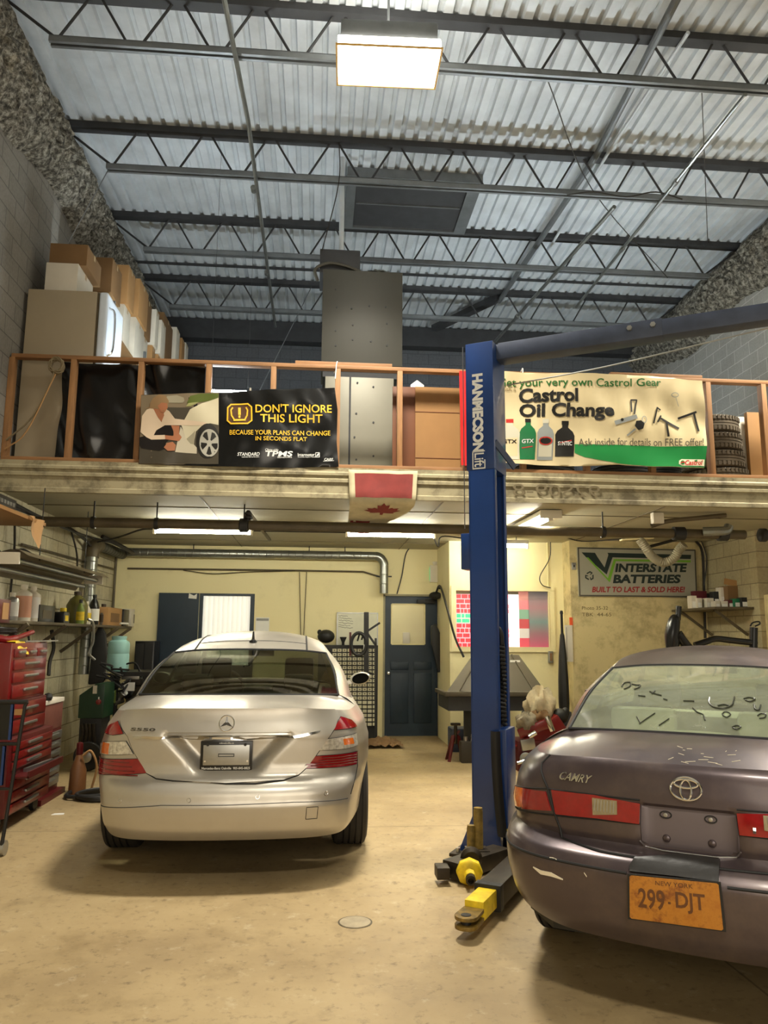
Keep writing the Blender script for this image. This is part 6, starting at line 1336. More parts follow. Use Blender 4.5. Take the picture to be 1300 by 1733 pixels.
class Car:
    def __init__(s, root, O, th, outline, a, yr, rec):
        s.t = root; s.M = Matrix.Translation(O) @ Matrix.Rotation(th, 4, 'Z'); s.a, s.yr, s.rec = a, yr, rec
        P = cr([Vector((x, y, 0)) for x, y in outline], 10); s.P = [(p.x, p.y) for p in P]; s.L = [0]
        for p, q in zip(s.P, s.P[1:]): s.L.append(s.L[-1]+sqrt((q[0]-p[0])**2*.8+(q[1]-p[1])**2))
        INV[root.name] = Matrix()
    def out(s, t):
        t = min(abs(t), s.L[-1]); lo, hi = 0, len(s.L)-1
        while hi-lo > 1:
            m = (lo+hi)//2
            if s.L[m] <= t: lo = m
            else: hi = m
        k = (t-s.L[lo])/max(1e-9, s.L[hi]-s.L[lo]); p, q = s.P[lo], s.P[hi]
        return p[0]+(q[0]-p[0])*k, p[1]+(q[1]-p[1])*k
    def S0(s, t, z):
        X, Y = s.out(t); sg = 1 if t >= 0 else -1; x = sg*X*interp(s.a, z); w = 1-ss(.25, 1.0, Y)
        return Vector((x, Y+w*(interp(s.yr, z)+s.rec(x, z)), z))
    def S(s, t, z, off=0.0):
        p = s.S0(t, z)
        if off:
            e = .012; n = (s.S0(t+e, z)-s.S0(t-e, z)).cross(s.S0(t, z+e)-s.S0(t, z-e)); p = p+n.normalized()*off
        return p
    def inv(s, px, py, tr=2.0, zr=(.2, 1.12)):
        best = None; lo, hi, z0, z1, n = -tr, tr, zr[0], zr[1], 60
        for it in range(4):
            best = None
            for i in range(n+1):
                t = lo+(hi-lo)*i/n
                for j in range(n//2+1):
                    z = z0+(z1-z0)*j/(n//2); P_ = s.M @ s.S0(t, z); q = proj(P_); d = (q[0]-px)**2+(q[1]-py)**2
                    if best is None or d < best[0]:
                        e = .012; nn = s.M.to_3x3() @ (s.S0(t+e, z)-s.S0(t-e, z)).cross(s.S0(t, z+e)-s.S0(t, z-e))
                        if nn.dot(P_-Vector((0, 0, CAM_H))) < 0 or abs(t) < .3: best = (d, t, z)
            dt, dz = (hi-lo)/n*3, (z1-z0)/(n//2)*3; lo, hi, z0, z1 = best[1]-dt, best[1]+dt, max(.15, best[2]-dz), best[2]+dz; n = 16
        return best[1], best[2]
    def poly(s, pts, **k): return [s.inv(*p, **k) for p in pts]
    def patch(s, name, m, poly, off=.004, thick=.012, step=.035, parent=None):
        return s.b(MB().sheet(poly, s.S, step, off, thick), name, m, parent, .9)
    def line(s, name, m, pts, r=.0035, off=.004, parent=None, n=6, dense=.03):
        P = []
        for p, q in zip(pts, pts[1:]):
            k = max(1, int(max(abs(q[0]-p[0]), abs(q[1]-p[1]))/dense))
            P += [s.S(p[0]+(q[0]-p[0])*i/k, p[1]+(q[1]-p[1])*i/k, off) for i in range(k)]
        P.append(s.S(pts[-1][0], pts[-1][1], off)); return s.b(MB().tube(P, r, n), name, m, parent)
    def b(s, mb, name, m, parent=None, smooth=.6, bevel=0):
        return mb.build(name, m, parent or s.t, smooth=smooth, local=True, bevel=bevel)
    def tub(s, zb, zt, m, name='body', nz=44, tdense=.03):
        ts = [i*tdense for i in range(int(s.L[-1]/tdense)+1)]+[s.L[-1]]; ts = [-t for t in ts[:0:-1]]+ts; G = []
        for t in ts:
            b_, T_ = zb(t), zt(t); G.append([s.S(t, b_+(T_-b_)*j/nz) for j in range(nz+1)])
        mb = MB(); mb.grid(G, flip=True); o = s.b(mb, name, m, smooth=.8); s.top = [g[-1] for g in G]; s.ts = ts; return o
    def topedge(s, t0, t1): return [p for t, p in zip(s.ts, s.top) if t0-1e-6 <= t <= t1+1e-6]
    def wheel(s, x, y, R, w, name='wheel', rim='steel'):
        o = thing_part(name, s.t, (x, y, R)); Mx = Matrix.Rotation(pi/2, 4, 'Y') if x > 0 else Matrix.Rotation(-pi/2, 4, 'Y')
        b = MB(); tyre_mb(b, (x, y, R), R, w, Mx, 48); t_ = s.b(b, 'tyre', M['tyrecar'], None, .5)
        b = MB(); b.lathe([(R*.62, w*.3), (R*.6, w*.42), (R*.5, w*.36), (R*.18, w*.3), (0, w*.32)], (x, y, R), Mx, 30); s.b(b, 'rim', M[rim], t_)
        return t_
def thing_part(*a): return None
M['tyrecar'] = mat('car_tyre', rgb(44, 40, 34), .75, 0, .2, 9)
def paint(name, c, metal, rough, dust=None, amt=.0, scale=3.0):
    m = bpy.data.materials.new(name); k = N(m); k.b.inputs['Metallic'].default_value = metal; k.b.inputs['Coat Weight'].default_value = .35; k.b.inputs['Coat Roughness'].default_value = .16
    v = k.obj(); base = c
    n = k.noise(v, scale, 6, .7)
    if dust: base = k.mix(k.ramp(n, [(.45, (0,)*3), (.75, (amt,)*3)]), base, dust)
    k.l(base, k.b.inputs['Base Color']); k.l(k.ramp(n, [(.35, (rough*.85,)*3), (.7, (rough*1.3,)*3)]), k.b.inputs['Roughness']); return m
def glassmat(name, tint, trans, rough=.03, dust=None, damt=0.0):
    m = bpy.data.materials.new(name); m.use_nodes = True; t = m.node_tree; t.nodes.clear(); k = N.__new__(N); k.m = m; k.t = t
    out = k.n('ShaderNodeOutputMaterial'); tr = k.n('ShaderNodeBsdfTransparent'); tr.inputs[0].default_value = (*trans, 1)
    gl = k.n('ShaderNodeBsdfGlossy'); gl.inputs['Roughness'].default_value = rough; gl.inputs[0].default_value = (.9, .9, .9, 1)
    lw = k.n('ShaderNodeLayerWeight'); lw.inputs[0].default_value = .5; fr = k.n('ShaderNodeMath', operation='POWER'); k.l(lw.outputs['Facing'], fr.inputs[0]); fr.inputs[1].default_value = 4.0; f2 = k.n('ShaderNodeMath', operation='MULTIPLY_ADD'); k.l(fr.outputs[0], f2.inputs[0]); f2.inputs[1].default_value = .8; f2.inputs[2].default_value = .04; mx = k.n('ShaderNodeMixShader'); k.l(f2.outputs[0], mx.inputs[0]); k.l(tr.outputs[0], mx.inputs[1]); k.l(gl.outputs[0], mx.inputs[2]); last = mx.outputs[0]
    if dust:
        df = k.n('ShaderNodeBsdfDiffuse'); df.inputs[0].default_value = (*dust, 1); v = k.n('ShaderNodeTexCoord').outputs['Object']; n = k.noise(v, 5, 6, .7)
        f = k.ramp(n, [(.3, (damt*.7,)*3), (.7, (min(1, damt*1.25),)*3)]); m2 = k.n('ShaderNodeMixShader'); k.l(f, m2.inputs[0]); k.l(last, m2.inputs[1]); k.l(df.outputs[0], m2.inputs[2]); last = m2.outputs[0]
    k.l(last, out.inputs[0]); return m
RL = mat('red_tail_lens', rgb(136, 6, 12), .12, 0, .15, 30, coat=.8); RLD = mat('dark_red_lens', rgb(104, 4, 10), .15, 0, .1, 30, coat=.6); CLR = mat('clear_lens', rgb(206, 200, 184), .15, .3, .4, 45, coat=.6); AMB = mat('amber_lens', rgb(214, 106, 20), .18, 0, .25, 40, coat=.6)
GAP = flat('shut_line', rgb(16, 15, 14), .7)
def cabin(car, seat, dash, pts):
    """seats, headrests, shelf, wheel and mirror inside the greenhouse"""
    for x, y, w, z0, z1, nm in pts:
        b = MB(); b.box(x-w/2, x+w/2, y, y+.14, z0, z1); car.b(b, nm, seat, None, .6, .035)
def headrest(car, m, x, y, z, w=.25, h=.17):
    b = MB(); b.box(x-w/2, x+w/2, y, y+.1, z, z+h); o = car.b(b, 'headrest', m, None, .6, .035)
    for s_ in (-.06, .06): car.b(MB().cyl((x+s_, y+.05, z-.1), (x+s_, y+.05, z+.02), .007, n=8), 'headrest_post', M['chrome'], o)
# ---------------------------------------------------------------- silver saloon
sv = thing('sedan', 'silver luxury sedan parked tail-out on the left of the lift column', 'car', (-.54, 4.93, 0))
a_m = [(.2, .80), (.26, .845), (.34, .875), (.42, .885), (.5, .895), (.65, .935), (.8, .935), (.92, .90), (1.0, .845), (1.06, .80), (1.15, .78)]
yr_m = [(.2, .16), (.25, .11), (.29, .065), (.33, .035), (.40, .012), (.455, .0), (.487, -.004), (.492, .004), (.55, .012), (.59, .03), (.615, .06), (.64, .085), (.70, .10), (.86, .098), (.885, .095), (.90, .102), (.97, .125), (1.02, .135), (1.045, .135), (1.1, .16)]
def rec_m(x, z):
    if not .63 < z < .884: return 0
    w_ = interp([(.64, .20), (.70, .245), (.76, .30), (.82, .36), (.884, .43)], z); return .075*ss(0, .11, w_-abs(x))*ss(.645, .69, z)
OUT_M = [(0, 0), (.15, .002), (.3, .008), (.45, .020), (.6, .042), (.72, .078), (.81, .135), (.87, .21), (.915, .33), (.95, .5), (.982, .75), (1.0, 1.05), (1.0, 1.6), (.995, 2.4), (.985, 3.2), (.97, 3.9), (.93, 4.4), (.84, 4.72), (.66, 4.93), (.4, 5.03), (.15, 5.07), (0, 5.075)]
SIL = paint('silver_metallic', rgb(190, 184, 172), .62, .34, rgb(168, 158, 134), .2)
mc = Car(sv, Vector((-.54, 4.93, 0)), 0, OUT_M, a_m, yr_m, rec_m)
def arch(t, car, wheels, R, base, zw=.34):
    X, Y = car.out(t)
    for yw in wheels:
        d = abs(Y-yw)
        if d < R and X > .9: return max(base, zw+sqrt(R*R-d*d))
    return base
zb_m = lambda t: arch(t, mc, (1.06, 4.12), .375, .265+.075*ss(.76, 1.08, abs(t))-.06*ss(1.3, 2.0, abs(t)))
zt_m = lambda t: 1.045-.035*ss(.45, 1.0, abs(t))+.0*t-.12*ss(3.2, 5.5, abs(t))
mc.tub(zb_m, zt_m, SIL)
# lid, lights, shut lines traced from the photograph onto the body surface
k4 = lambda x, y: (130+x*.4077, 1060+y*.4077)
lidL = mc.poly([k4(*p) for p in ((183, 380), (215, 452), (250, 535), (290, 604), (330, 636), (400, 647))]); lidR = mc.poly([k4(*p) for p in ((860, 644), (920, 622), (958, 585), (1020, 488), (1082, 390))])
zt0 = lambda t: zt_m(t)-.001
lid = [(lidL[0][0]-.0, zt0(lidL[0][0]))]+lidL+[mc.inv(*k4(620, 649))]+lidR+[(lidR[-1][0]+.02, zt0(lidR[-1][0]))]
n_ = 16; t0_, t1_ = lid[-1][0], lid[0][0]
lid += [(t0_+(t1_-t0_)*i/n_, zt0(t0_+(t1_-t0_)*i/n_)) for i in range(1, n_)]
ld = mc.patch('trunk_lid', SIL, lid, .008, .02, .02)
mc.line('shut_line', GAP, [lid[0]]+lidL+[mc.inv(*k4(520, 649)), mc.inv(*k4(620, 649)), mc.inv(*k4(740, 648))]+lidR+[lid[len(lidL)+1+len(lidR)+1]], .0055, .001)
c5 = lambda x, y: (140+x/8.125, 1160+y/8.125); c6 = lambda x, y: (480+x/8.125, 1160+y/8.125)
def lamp(px, m, nm, ribs=0, lab=None):
    P = mc.poly(px, tr=1.6); o = mc.patch(nm, m, P, .007, .014, .03); mc.line('lens_edge', GAP, P+[P[0]], .003, .004, o)
    if lab: o['label'] = lab
    return o, P
for f_, u_, m_, l_ in ((c5, ((300, 640), (370, 560), (440, 505), (490, 505), (525, 590), (560, 680), (420, 682)), ((225, 800), (320, 765), (600, 780), (645, 845), (700, 930), (215, 915)), ((215, 990), (770, 1020), (830, 1110), (890, 1205), (165, 1185))),
                       (c6, ((780, 447), (850, 447), (930, 490), (995, 560), (880, 603), (650, 630)), ((590, 722), (1000, 665), (1003, 810), (890, 850), (475, 880)), ((410, 970), (1005, 893), (1000, 1092), (255, 1158)))):
    lamp([f_(*p) for p in u_], RL, 'tail_lamp'); lamp([f_(*p) for p in l_], RL, 'tail_lamp'); o, P = lamp([f_(*p) for p in m_], CLR, 'indicator_lamp')
    ts_ = [p[0] for p in P]; zs_ = [p[1] for p in P]; sg = 1 if f_ is c6 else -1
    ta = sum(ts_)/len(ts_)+sg*.035; za_, zb2 = min(zs_)+.022, max(zs_)-.022
    o2 = mc.patch('amber_bulb', AMB, [(ta-.045, za_), (ta+.045, za_), (ta+.045, zb2), (ta-.045, zb2)], .009, .01, .03, o)
    P = mc.poly([f_(*p) for p in l_], tr=1.6); zs_ = [p[1] for p in P]; 
    for r_ in range(1, 5):
        zz2 = min(zs_)+(max(zs_)-min(zs_))*(r_/5); ts_ = sorted(p[0] for p in P)
        tin = (max if sg < 0 else min)(ts_); tout = (min if sg < 0 else max)(ts_); fr_ = (zz2-min(zs_))/(max(zs_)-min(zs_))
        ti = tin+(tout-tin)*(.06+.30*fr_ if sg > 0 else .07+.20*fr_); to = tin+(tout-tin)*.97
        mc.line('lens_rib', RLD, [(ti, zz2), (to, zz2)], .004, .007)
cs = mc.poly([k4(*p) for p in ((235, 459), (350, 462), (480, 461), (620, 459), (760, 457), (895, 454), (1010, 443))])
mc.patch('chrome_strip', M['chrome'], [(t, z+.004) for t, z in cs]+[(cs[-1][0]-.02, cs[-1][1]-.008), (cs[-2][0], cs[-2][1]-.012), (cs[3][0], cs[3][1]-.018), (cs[1][0], cs[1][1]-.012), (cs[0][0]+.02, cs[0][1]-.008)], .018, .02, .05)
# badge, model number, plate, sensors, tow cover
ce = mc.inv(*k4(624, 407)); bf = lambda u, v, o=0: mc.S(ce[0]+u, ce[1]+v, .006+o)
b = MB(); b.tube([bf(.047*cos(i*pi/16), .047*sin(i*pi/16), .004) for i in range(32)], .0045, 6, closed=True)
for i in range(3):
    an = pi/2+2*pi*i/3; b.prism([(.011*cos(an-1.2), .011*sin(an-1.2)), (.046*cos(an), .046*sin(an)), (.011*cos(an+1.2), .011*sin(an+1.2))], lambda u, v, d: bf(u, v, d), 0, .007)
b.prism([(.009*cos(i*pi/4), .009*sin(i*pi/4)) for i in range(8)], lambda u, v, d: bf(u, v, d), 0, .007)
mc.b(b, 'star_badge', M['chrome'])
p0 = mc.inv(*k4(226, 438)); p1 = mc.inv(*k4(330, 421))
mc.b(MB().text('S550', mc.S, p0[0], p0[1], p1[0]-p0[0], p1[1]-p0[1], off=.012, thick=.006, bold=.02), 'model_lettering', flat('dark_chrome', (.2, .19, .17), .25, .9))
yp = .125; Yw = 4.93+yp
pa = at(338, 1305, 'y', Yw); pb_ = at(428, 1254, 'y', Yw); L_ = lambda p: (p.x+.54, p.z)
(x0, z0), (x1, z1) = L_(pa), L_(pb_)
b = MB(); b.box(x0, x1, yp-.008, yp+.03, z0, z1); pf = mc.b(b, 'plate_frame', M['blackgloss'], None, .6, .004)
b = MB(); b.box(x0+.018, x1-.018, yp-.012, yp-.007, z0+.036, z1-.022); pl = mc.b(b, 'plate_blank', M['steel'], pf, .6, .002)
b = MB(); b.box((x0+x1)/2-.05, (x0+x1)/2+.05, yp-.014, yp-.012, (z0+z1)/2-.004, (z0+z1)/2+.016); mc.b(b, 'plate_slot', M['joist'], pl, .6)
b = MB(); b.box((x0+x1)/2-.045, (x0+x1)/2+.045, yp-.015, yp-.0135, (z0+z1)/2+.001, (z0+z1)/2+.011); mc.b(b, 'plate_slot_face', M['steel'], pl, .6)
for x in (x0+.045, x1-.045): mc.b(MB().cyl((x, yp-.018, z1-.02), (x, yp-.008, z1-.02), .009, n=12), 'plate_screw', M['blackgloss'], pf)
for x in (x0+.03, x1-.03):
    for z in (z0+.06,): mc.b(MB().cyl((x, yp-.016, z), (x, yp-.01, z), .006, n=10), 'plate_rivet', M['chrome'], pf)
pff = lambda u, v, o=0: Vector((u, yp-.0085-o, v))
mc.b(MB().text('Mercedes-Benz Oakville  905-845-0825', pff, x0+.012, z0+.010, x1-x0-.024, .015, off=.001, bold=.015), 'frame_lettering', WHT, pf, 0)
mc.b(MB().text('mboakville.ca', pff, (x0+x1)/2-.045, z1-.015, .09, .009, off=.001, bold=.01), 'frame_lettering', WHT, pf, 0)
for q in ((178, 720), (464, 719), (751, 712), (1035, 697)):
    t_, z_ = mc.inv(*k4(*q)); o = mc.b(MB().tube([mc.S(t_+.012*cos(i*pi/8), z_+.012*sin(i*pi/8), .0015) for i in range(16)], .0018, 5, closed=True), 'parking_sensor', M['chrome'])
t_, z_ = mc.inv(*k4(975, 771)); d_ = .036; mc.line('tow_cover', GAP, [(t_-d_, z_-d_), (t_+d_, z_-d_), (t_+d_, z_+d_), (t_-d_, z_+d_), (t_-d_, z_-d_)], .002, .001)
mc.line('bumper_crease', M['joist'], [mc.inv(*k4(*p)) for p in ((92, 742), (350, 747), (620, 746), (900, 735), (1125, 716))], .0025, .001)
mc.line('bumper_seam', GAP, [mc.inv(*c6(*p)) for p in ((1010, 900), (1012, 1100), (985, 1290))]+[mc.inv(594, 1345)], .003, .001)
# greenhouse
gb = [(-.70, .74, 1.088), (-.45, .665, 1.092), (0, .63, 1.094), (.45, .665, 1.092), (.70, .74, 1.088)]; gt = [(-.615, 1.53, 1.365), (-.4, 1.565, 1.385), (0, 1.58, 1.392), (.4, 1.565, 1.385), (.615, 1.53, 1.365)]
wtp = [(-.56, 3.05, 1.38), (-.3, 2.98, 1.41), (0, 2.95, 1.415), (.3, 2.98, 1.41), (.56, 3.05, 1.38)]; wbp = [(-.70, 3.80, 1.0), (-.4, 3.95, 1.02), (0, 4.0, 1.02), (.4, 3.95, 1.02), (.70, 3.80, 1.0)]
def greenhouse(car, gb, gt, wtp, wbp, belt, rail, glass, m, roofz, pane_rng, frame_w=.0):
    gb, gt, wtp, wbp = (cr(x, 8) for x in (gb, gt, wtp, wbp)); mir = lambda C: [Vector((-p.x, p.y, p.z)) for p in C]
    sR = cr([gb[-1], gb[-1].lerp(gt[-1], .5)+Vector((.012, -.0, .018)), gt[-1]], 8); rail = cr([gt[-1]]+[Vector(p) for p in rail]+[wtp[-1]], 8)
    wR = cr([wtp[-1], wtp[-1].lerp(wbp[-1], .5)+Vector((.0, 0, .02)), wbp[-1]], 8); beltR = cr([gb[-1]]+[Vector(p) for p in belt]+[wbp[-1]], 8)
    G = coons(gb, gt, mir(sR), sR, 36, 18, lambda u, v: (0, -.0*v, .012*sin(pi*v)*sin(pi*u))); mb = MB(); mb.grid(G, True); rg = car.b(mb, 'rear_window', glass, None, 1.2); car.gG = G
    G2 = coons(gt, wtp, mir(rail), rail, 30, 24, lambda u, v: (0, 0, roofz*sin(pi*v)*(sin(pi*u)**.6))); mb = MB(); mb.grid(G2, True); rf = car.b(mb, 'roof', m, None, 1.2); car.rG = G2
    G3 = coons(wtp, wbp, mir(wR), wR, 24, 10); mb = MB(); mb.grid(G3, True); car.b(mb, 'windshield', glass, None, 1.2)
    for sgn in (1, -1):
        f_ = (lambda C: C) if sgn > 0 else mir
        G4 = coons(f_(beltR), f_(rail), f_(sR), f_(list(reversed(wR))), 40, 12, lambda u, v: (sgn*.03*sin(pi*v)*sin(pi*min(1, u*1.4+.15)), 0, 0))
        # body colour pillars and rails around the side glass
        mb = MB(); V = [[mb.bm.verts.new(p) for p in r] for r in G4]; gl = MB(); W_2 = [[gl.bm.verts.new(p) for p in r] for r in G4]
        u0, u1, v0, v1 = pane_rng
        for j in range(12):
            for i in range(40):
                inside = u0 <= i < u1 and v0 <= j < v1 and not (i == 20 or i == 21)
                B, Q = (gl, W_2) if inside else (mb, V); q = [Q[j][i], Q[j][i+1], Q[j+1][i+1], Q[j+1][i]]; B.face(q if sgn > 0 else q[::-1])
        for B in (mb, gl):
            for v in [v for v in B.bm.verts if not v.link_faces]: B.bm.verts.remove(v)
        car.b(mb, 'pillar_frame', m, None, .9); car.b(gl, 'side_window', glass, None, 1.2)
    return gb, beltR, wbp, rg
GLM = glassmat('tinted_glass', None, (.42, .46, .38), .02)
belt_m = [(.775, .95, 1.055), (.82, 1.3, 1.02), (.835, 2.0, 1.0), (.83, 3.0, .985), (.78, 3.6, .98)]
rail_m = [(.60, 1.9, 1.42), (.585, 2.4, 1.44), (.575, 2.8, 1.41)]
gbc, beltc, wbc, rgm = greenhouse(mc, gb, gt, wtp, wbp, belt_m, rail_m, GLM, SIL, .075, (9, 37, 2, 11))
def decks(car, gbc, beltc, wbc, m, tb_rear, tb_front, crown=.012):
    E = car.topedge(-tb_rear, tb_rear); G = coons(E, gbc, [E[0], gbc[0]], [E[-1], gbc[-1]], 48, 12, lambda u, v: (0, 0, crown*sin(pi*v)*sin(pi*u))); mb = MB(); mb.grid(G, True); car.b(mb, 'rear_deck', m, None, 1.2); car.dG = G
    L = car.ts[-1]
    for sgn in (1, -1):
        E2 = car.topedge(tb_rear, tb_front) if sgn > 0 else list(reversed(car.topedge(-tb_front, -tb_rear)))
        Bc = beltc if sgn > 0 else [Vector((-p.x, p.y, p.z)) for p in beltc]
        G = coons(E2, Bc, [E2[0], Bc[0]], [E2[-1], Bc[-1]], 44, 4, lambda u, v: (0, 0, .012*sin(pi*v))); mb = MB(); mb.grid(G, sgn < 0); car.b(mb, 'shoulder', m, None, 1.2)
    F_ = car.topedge(tb_front, L)+[Vector((-p.x, p.y, p.z)) for p in reversed(car.topedge(tb_front, L))]
    W_r = list(reversed(wbc)); G = coons(F_, W_r, [F_[0], W_r[0]], [F_[-1], W_r[-1]], 30, 8, lambda u, v: (0, 0, .05*sin(pi*v)*sin(pi*u))); mb = MB(); mb.grid(G, True); car.b(mb, 'hood', m, None, 1.2)
tbr = min(mc.ts, key=lambda t: abs(t-1.40)); tbf = min(mc.ts, key=lambda t: abs(t-4.55))
decks(mc, gbc, beltc, wbc, SIL, tbr, tbf)
def tubeline(car, G, pts, r, m, name, off=.0, parent=None):
    f_ = gfn(G); return car.b(MB().tube([f_(u, v)+Vector((0, 0, off)) for u, v in pts], r, 6), name, m, parent)
# black seal round the rear window, roof seams, aerial
tubeline(mc, mc.gG, [(i/30, 0) for i in range(31)], .009, GAP, 'window_seal'); tubeline(mc, mc.gG, [(i/30, 1) for i in range(31)], .008, GAP, 'window_seal')
for u in (0, 1): tubeline(mc, mc.gG, [(u, i/16) for i in range(17)], .008, GAP, 'window_seal')
for u in (.13, .87): tubeline(mc, mc.rG, [(u, i/20) for i in range(21)], .008, GAP, 'roof_seam')
tubeline(mc, mc.rG, [(.13+.74*i/20, .14) for i in range(21)], .004, GAP, 'roof_seam')
p = gfn(mc.rG)(.5, .12); b = MB(); b.lathe([(.035, -.005), (.03, .012), (.012, .022), (.009, .06), (.007, .085), (0, .09)], (p.x, p.y, p.z), None, 14); mc.b(b, 'roof_aerial', M['blackgloss'])
# wheels, underside, mirrors, exhaust shadow panel
for x in (-.80, .80):
    for y in (1.06, 4.12): mc.wheel(x, y, .335, .25)
b = MB(); b.prism([(-.5, .3), (.5, .3), (.62, .6), (.62, 1.2), (.84, 1.6), (.84, 3.6), (.62, 4.1), (.8, 4.6), (0, 4.95), (-.8, 4.6), (-.62, 4.1), (-.84, 3.6), (-.84, 1.6), (-.62, 1.2), (-.62, .6)], lambda u, v, d: Vector((u, v, d)), .24, .30); mc.b(b, 'underbody', M['black'])
b = MB(); b.box(-.6, .6, .18, .5, .26, .34); mc.b(b, 'rear_valance', M['black'])
for sgn in (1, -1):
    b = MB(); Mx = Matrix.Translation((sgn*.985, 3.05, 1.08)) @ Matrix.Scale(1, 4)
    rings = []
    for i, (yy, s_) in enumerate(((0, .84), (.012, 1.0), (.05, 1.02), (.10, .85), (.13, .45))):
        rings.append([Mx @ Vector((sgn*.105*s_*cos(2*pi*k/20)*(1 if cos(2*pi*k/20) > 0 else .95), yy, .062*s_*sin(2*pi*k/20)+.012*s_*cos(2*pi*k/20))) for k in range(20)])
    vs = [[b.bm.verts.new(p) for p in r] for r in rings]
    for r0, r1 in zip(vs, vs[1:]):
        for k in range(20): b.face([r0[k], r0[(k+1) % 20], r1[(k+1) % 20], r1[k]])
    b.face(vs[-1]); mo = mc.b(b, 'side_mirror', SIL, None, .9)
    b = MB(); b.poly([Mx @ Vector((sgn*.088*cos(2*pi*k/20), .004, .052*sin(2*pi*k/20)+.01*cos(2*pi*k/20))) for k in range(20)]); mc.b(b, 'mirror_glass', flat('dark_mirror', rgb(40, 42, 40), .06, .9), mo, 0)
    mc.b(MB().bar((sgn*.80, 3.1, 1.03), (sgn*.93, 3.09, 1.05), .06, .035), 'mirror_stalk', SIL, mo)
DKL = mat('dark_leather', rgb(46, 42, 34), .5, 0, .1, 3); CRL = mat('cream_trim', rgb(136, 126, 96), .6)
cabin(mc, DKL, DKL, ((-.36, 1.36, .62, .5, 1.06, 'rear_seat'), (.36, 1.36, .62, .5, 1.06, 'rear_seat'), (-.38, 2.35, .5, .45, 1.06, 'front_seat'), (.38, 2.35, .5, .45, 1.06, 'front_seat')))
for x in (-.38, .38): headrest(mc, DKL, x, 2.38, 1.10, .27, .2)
for x in (-.4, .4): headrest(mc, DKL, x, 1.38, 1.07, .24, .13)
b = MB(); b.box(-.68, .68, .72, 1.42, 1.04, 1.06); mc.b(b, 'parcel_shelf', DKL)
b = MB(); b.box(-.7, .7, 3.25, 3.8, .85, .99); mc.b(b, 'dashboard', DKL, None, .6, .04)
b = MB(); Mx = Matrix.Translation((-.38, 3.05, .98)) @ Matrix.Rotation(radians(70), 4, 'X'); b.tube([Mx @ Vector((.185*cos(i*pi/14), .185*sin(i*pi/14), 0)) for i in range(28)], .016, 8, closed=True); st_ = mc.b(b, 'steering_wheel', M['black']); mc.b(MB().lathe([(.07, -.02), (.07, .02), (0, .03)], (0, 0, 0), Mx, 16), 'wheel_hub', M['black'], st_)
b = MB(); b.box(-.11, .11, 3.0, 3.03, 1.30, 1.36); mc.b(b, 'rear_view_mirror', M['black'], None, .6, .012)
b = MB(); b.box(-.72, .72, .9, 3.9, .3, .36); mc.b(b, 'cabin_floor', M['black'])
# ---------------------------------------------------------------- purple-grey saloon
th_c = radians(-32); O_c = Vector((1.413, 2.987, 0))
cs_ = thing('sedan', 'dusty purple-grey older sedan with an orange plate at the lower right', 'car', O_c, th_c)
PUR = paint('purple_grey_metallic', rgb(80, 69, 71), .55, .34, rgb(128, 112, 96), .4, 2.2)
a_c = [(.2, .76), (.3, .825), (.4, .872), (.5, .896), (.6, .903), (.64, .897), (.66, .888), (.75, .90), (.85, .878), (.91, .845), (.945, .805), (.97, .77), (1.0, .735), (1.06, .72)]
yr_c = [(.2, .16), (.28, .095), (.33, .055), (.38, .028), (.45, .010), (.52, .002), (.575, .0), (.592, .004), (.60, .014), (.612, .02), (.63, .03), (.642, .06), (.65, .12), (.66, .14), (.70, .132), (.80, .136), (.88, .142), (.95, .158), (.975, .168), (.99, .185), (1.05, .22)]
def rec_c(x, z):
    if not (.655 < z < .835): return 0
    return .022*ss(0, .012, .185-abs(x))*ss(.655, .672, z)
OUT_C = [(0, 0), (.15, .003), (.3, .012), (.45, .030), (.6, .062), (.7, .10), (.79, .155), (.86, .235), (.91, .34), (.95, .5), (.98, .72), (1.0, 1.0), (1.01, 1.5), (1.01, 2.4), (1.0, 3.2), (.98, 3.8), (.93, 4.25), (.82, 4.5), (.6, 4.68), (.3, 4.76), (0, 4.78)]
cc = Car(cs_, O_c, th_c, OUT_C, a_c, yr_c, rec_c)
zb_c = lambda t: arch(t, cc, (1.02, 3.72), .345, .31+.06*ss(.5, .95, abs(t))-.08*ss(1.2, 1.9, abs(t)), .31)
zt_c = lambda t: .992-.026*ss(.35, .95, abs(t))-.10*ss(3.0, 5.2, abs(t))
cc.tub(zb_c, zt_c, PUR)
kc = lambda x, y: (840+x*.35385, 1080+y*.35385); IV = lambda *pts: [cc.inv(*kc(*p), tr=1.6) for p in pts]
sl = IV((219, 600), (246, 722), (276, 832), (312, 972)); cc.line('shut_line', GAP, [(sl[0][0]-.004, zt_c(sl[0][0])-.002)]+sl, .005, .001)
mirt = lambda P: [(-t, z) for t, z in P]
cc.line('shut_line', GAP, mirt([(sl[0][0]-.004, zt_c(sl[0][0])-.002)]+sl), .005, .001)
low = IV((312, 972), (500, 1004), (690, 1036)); cc.line('shut_line', GAP, low+mirt(low)[::-1], .006, .0)
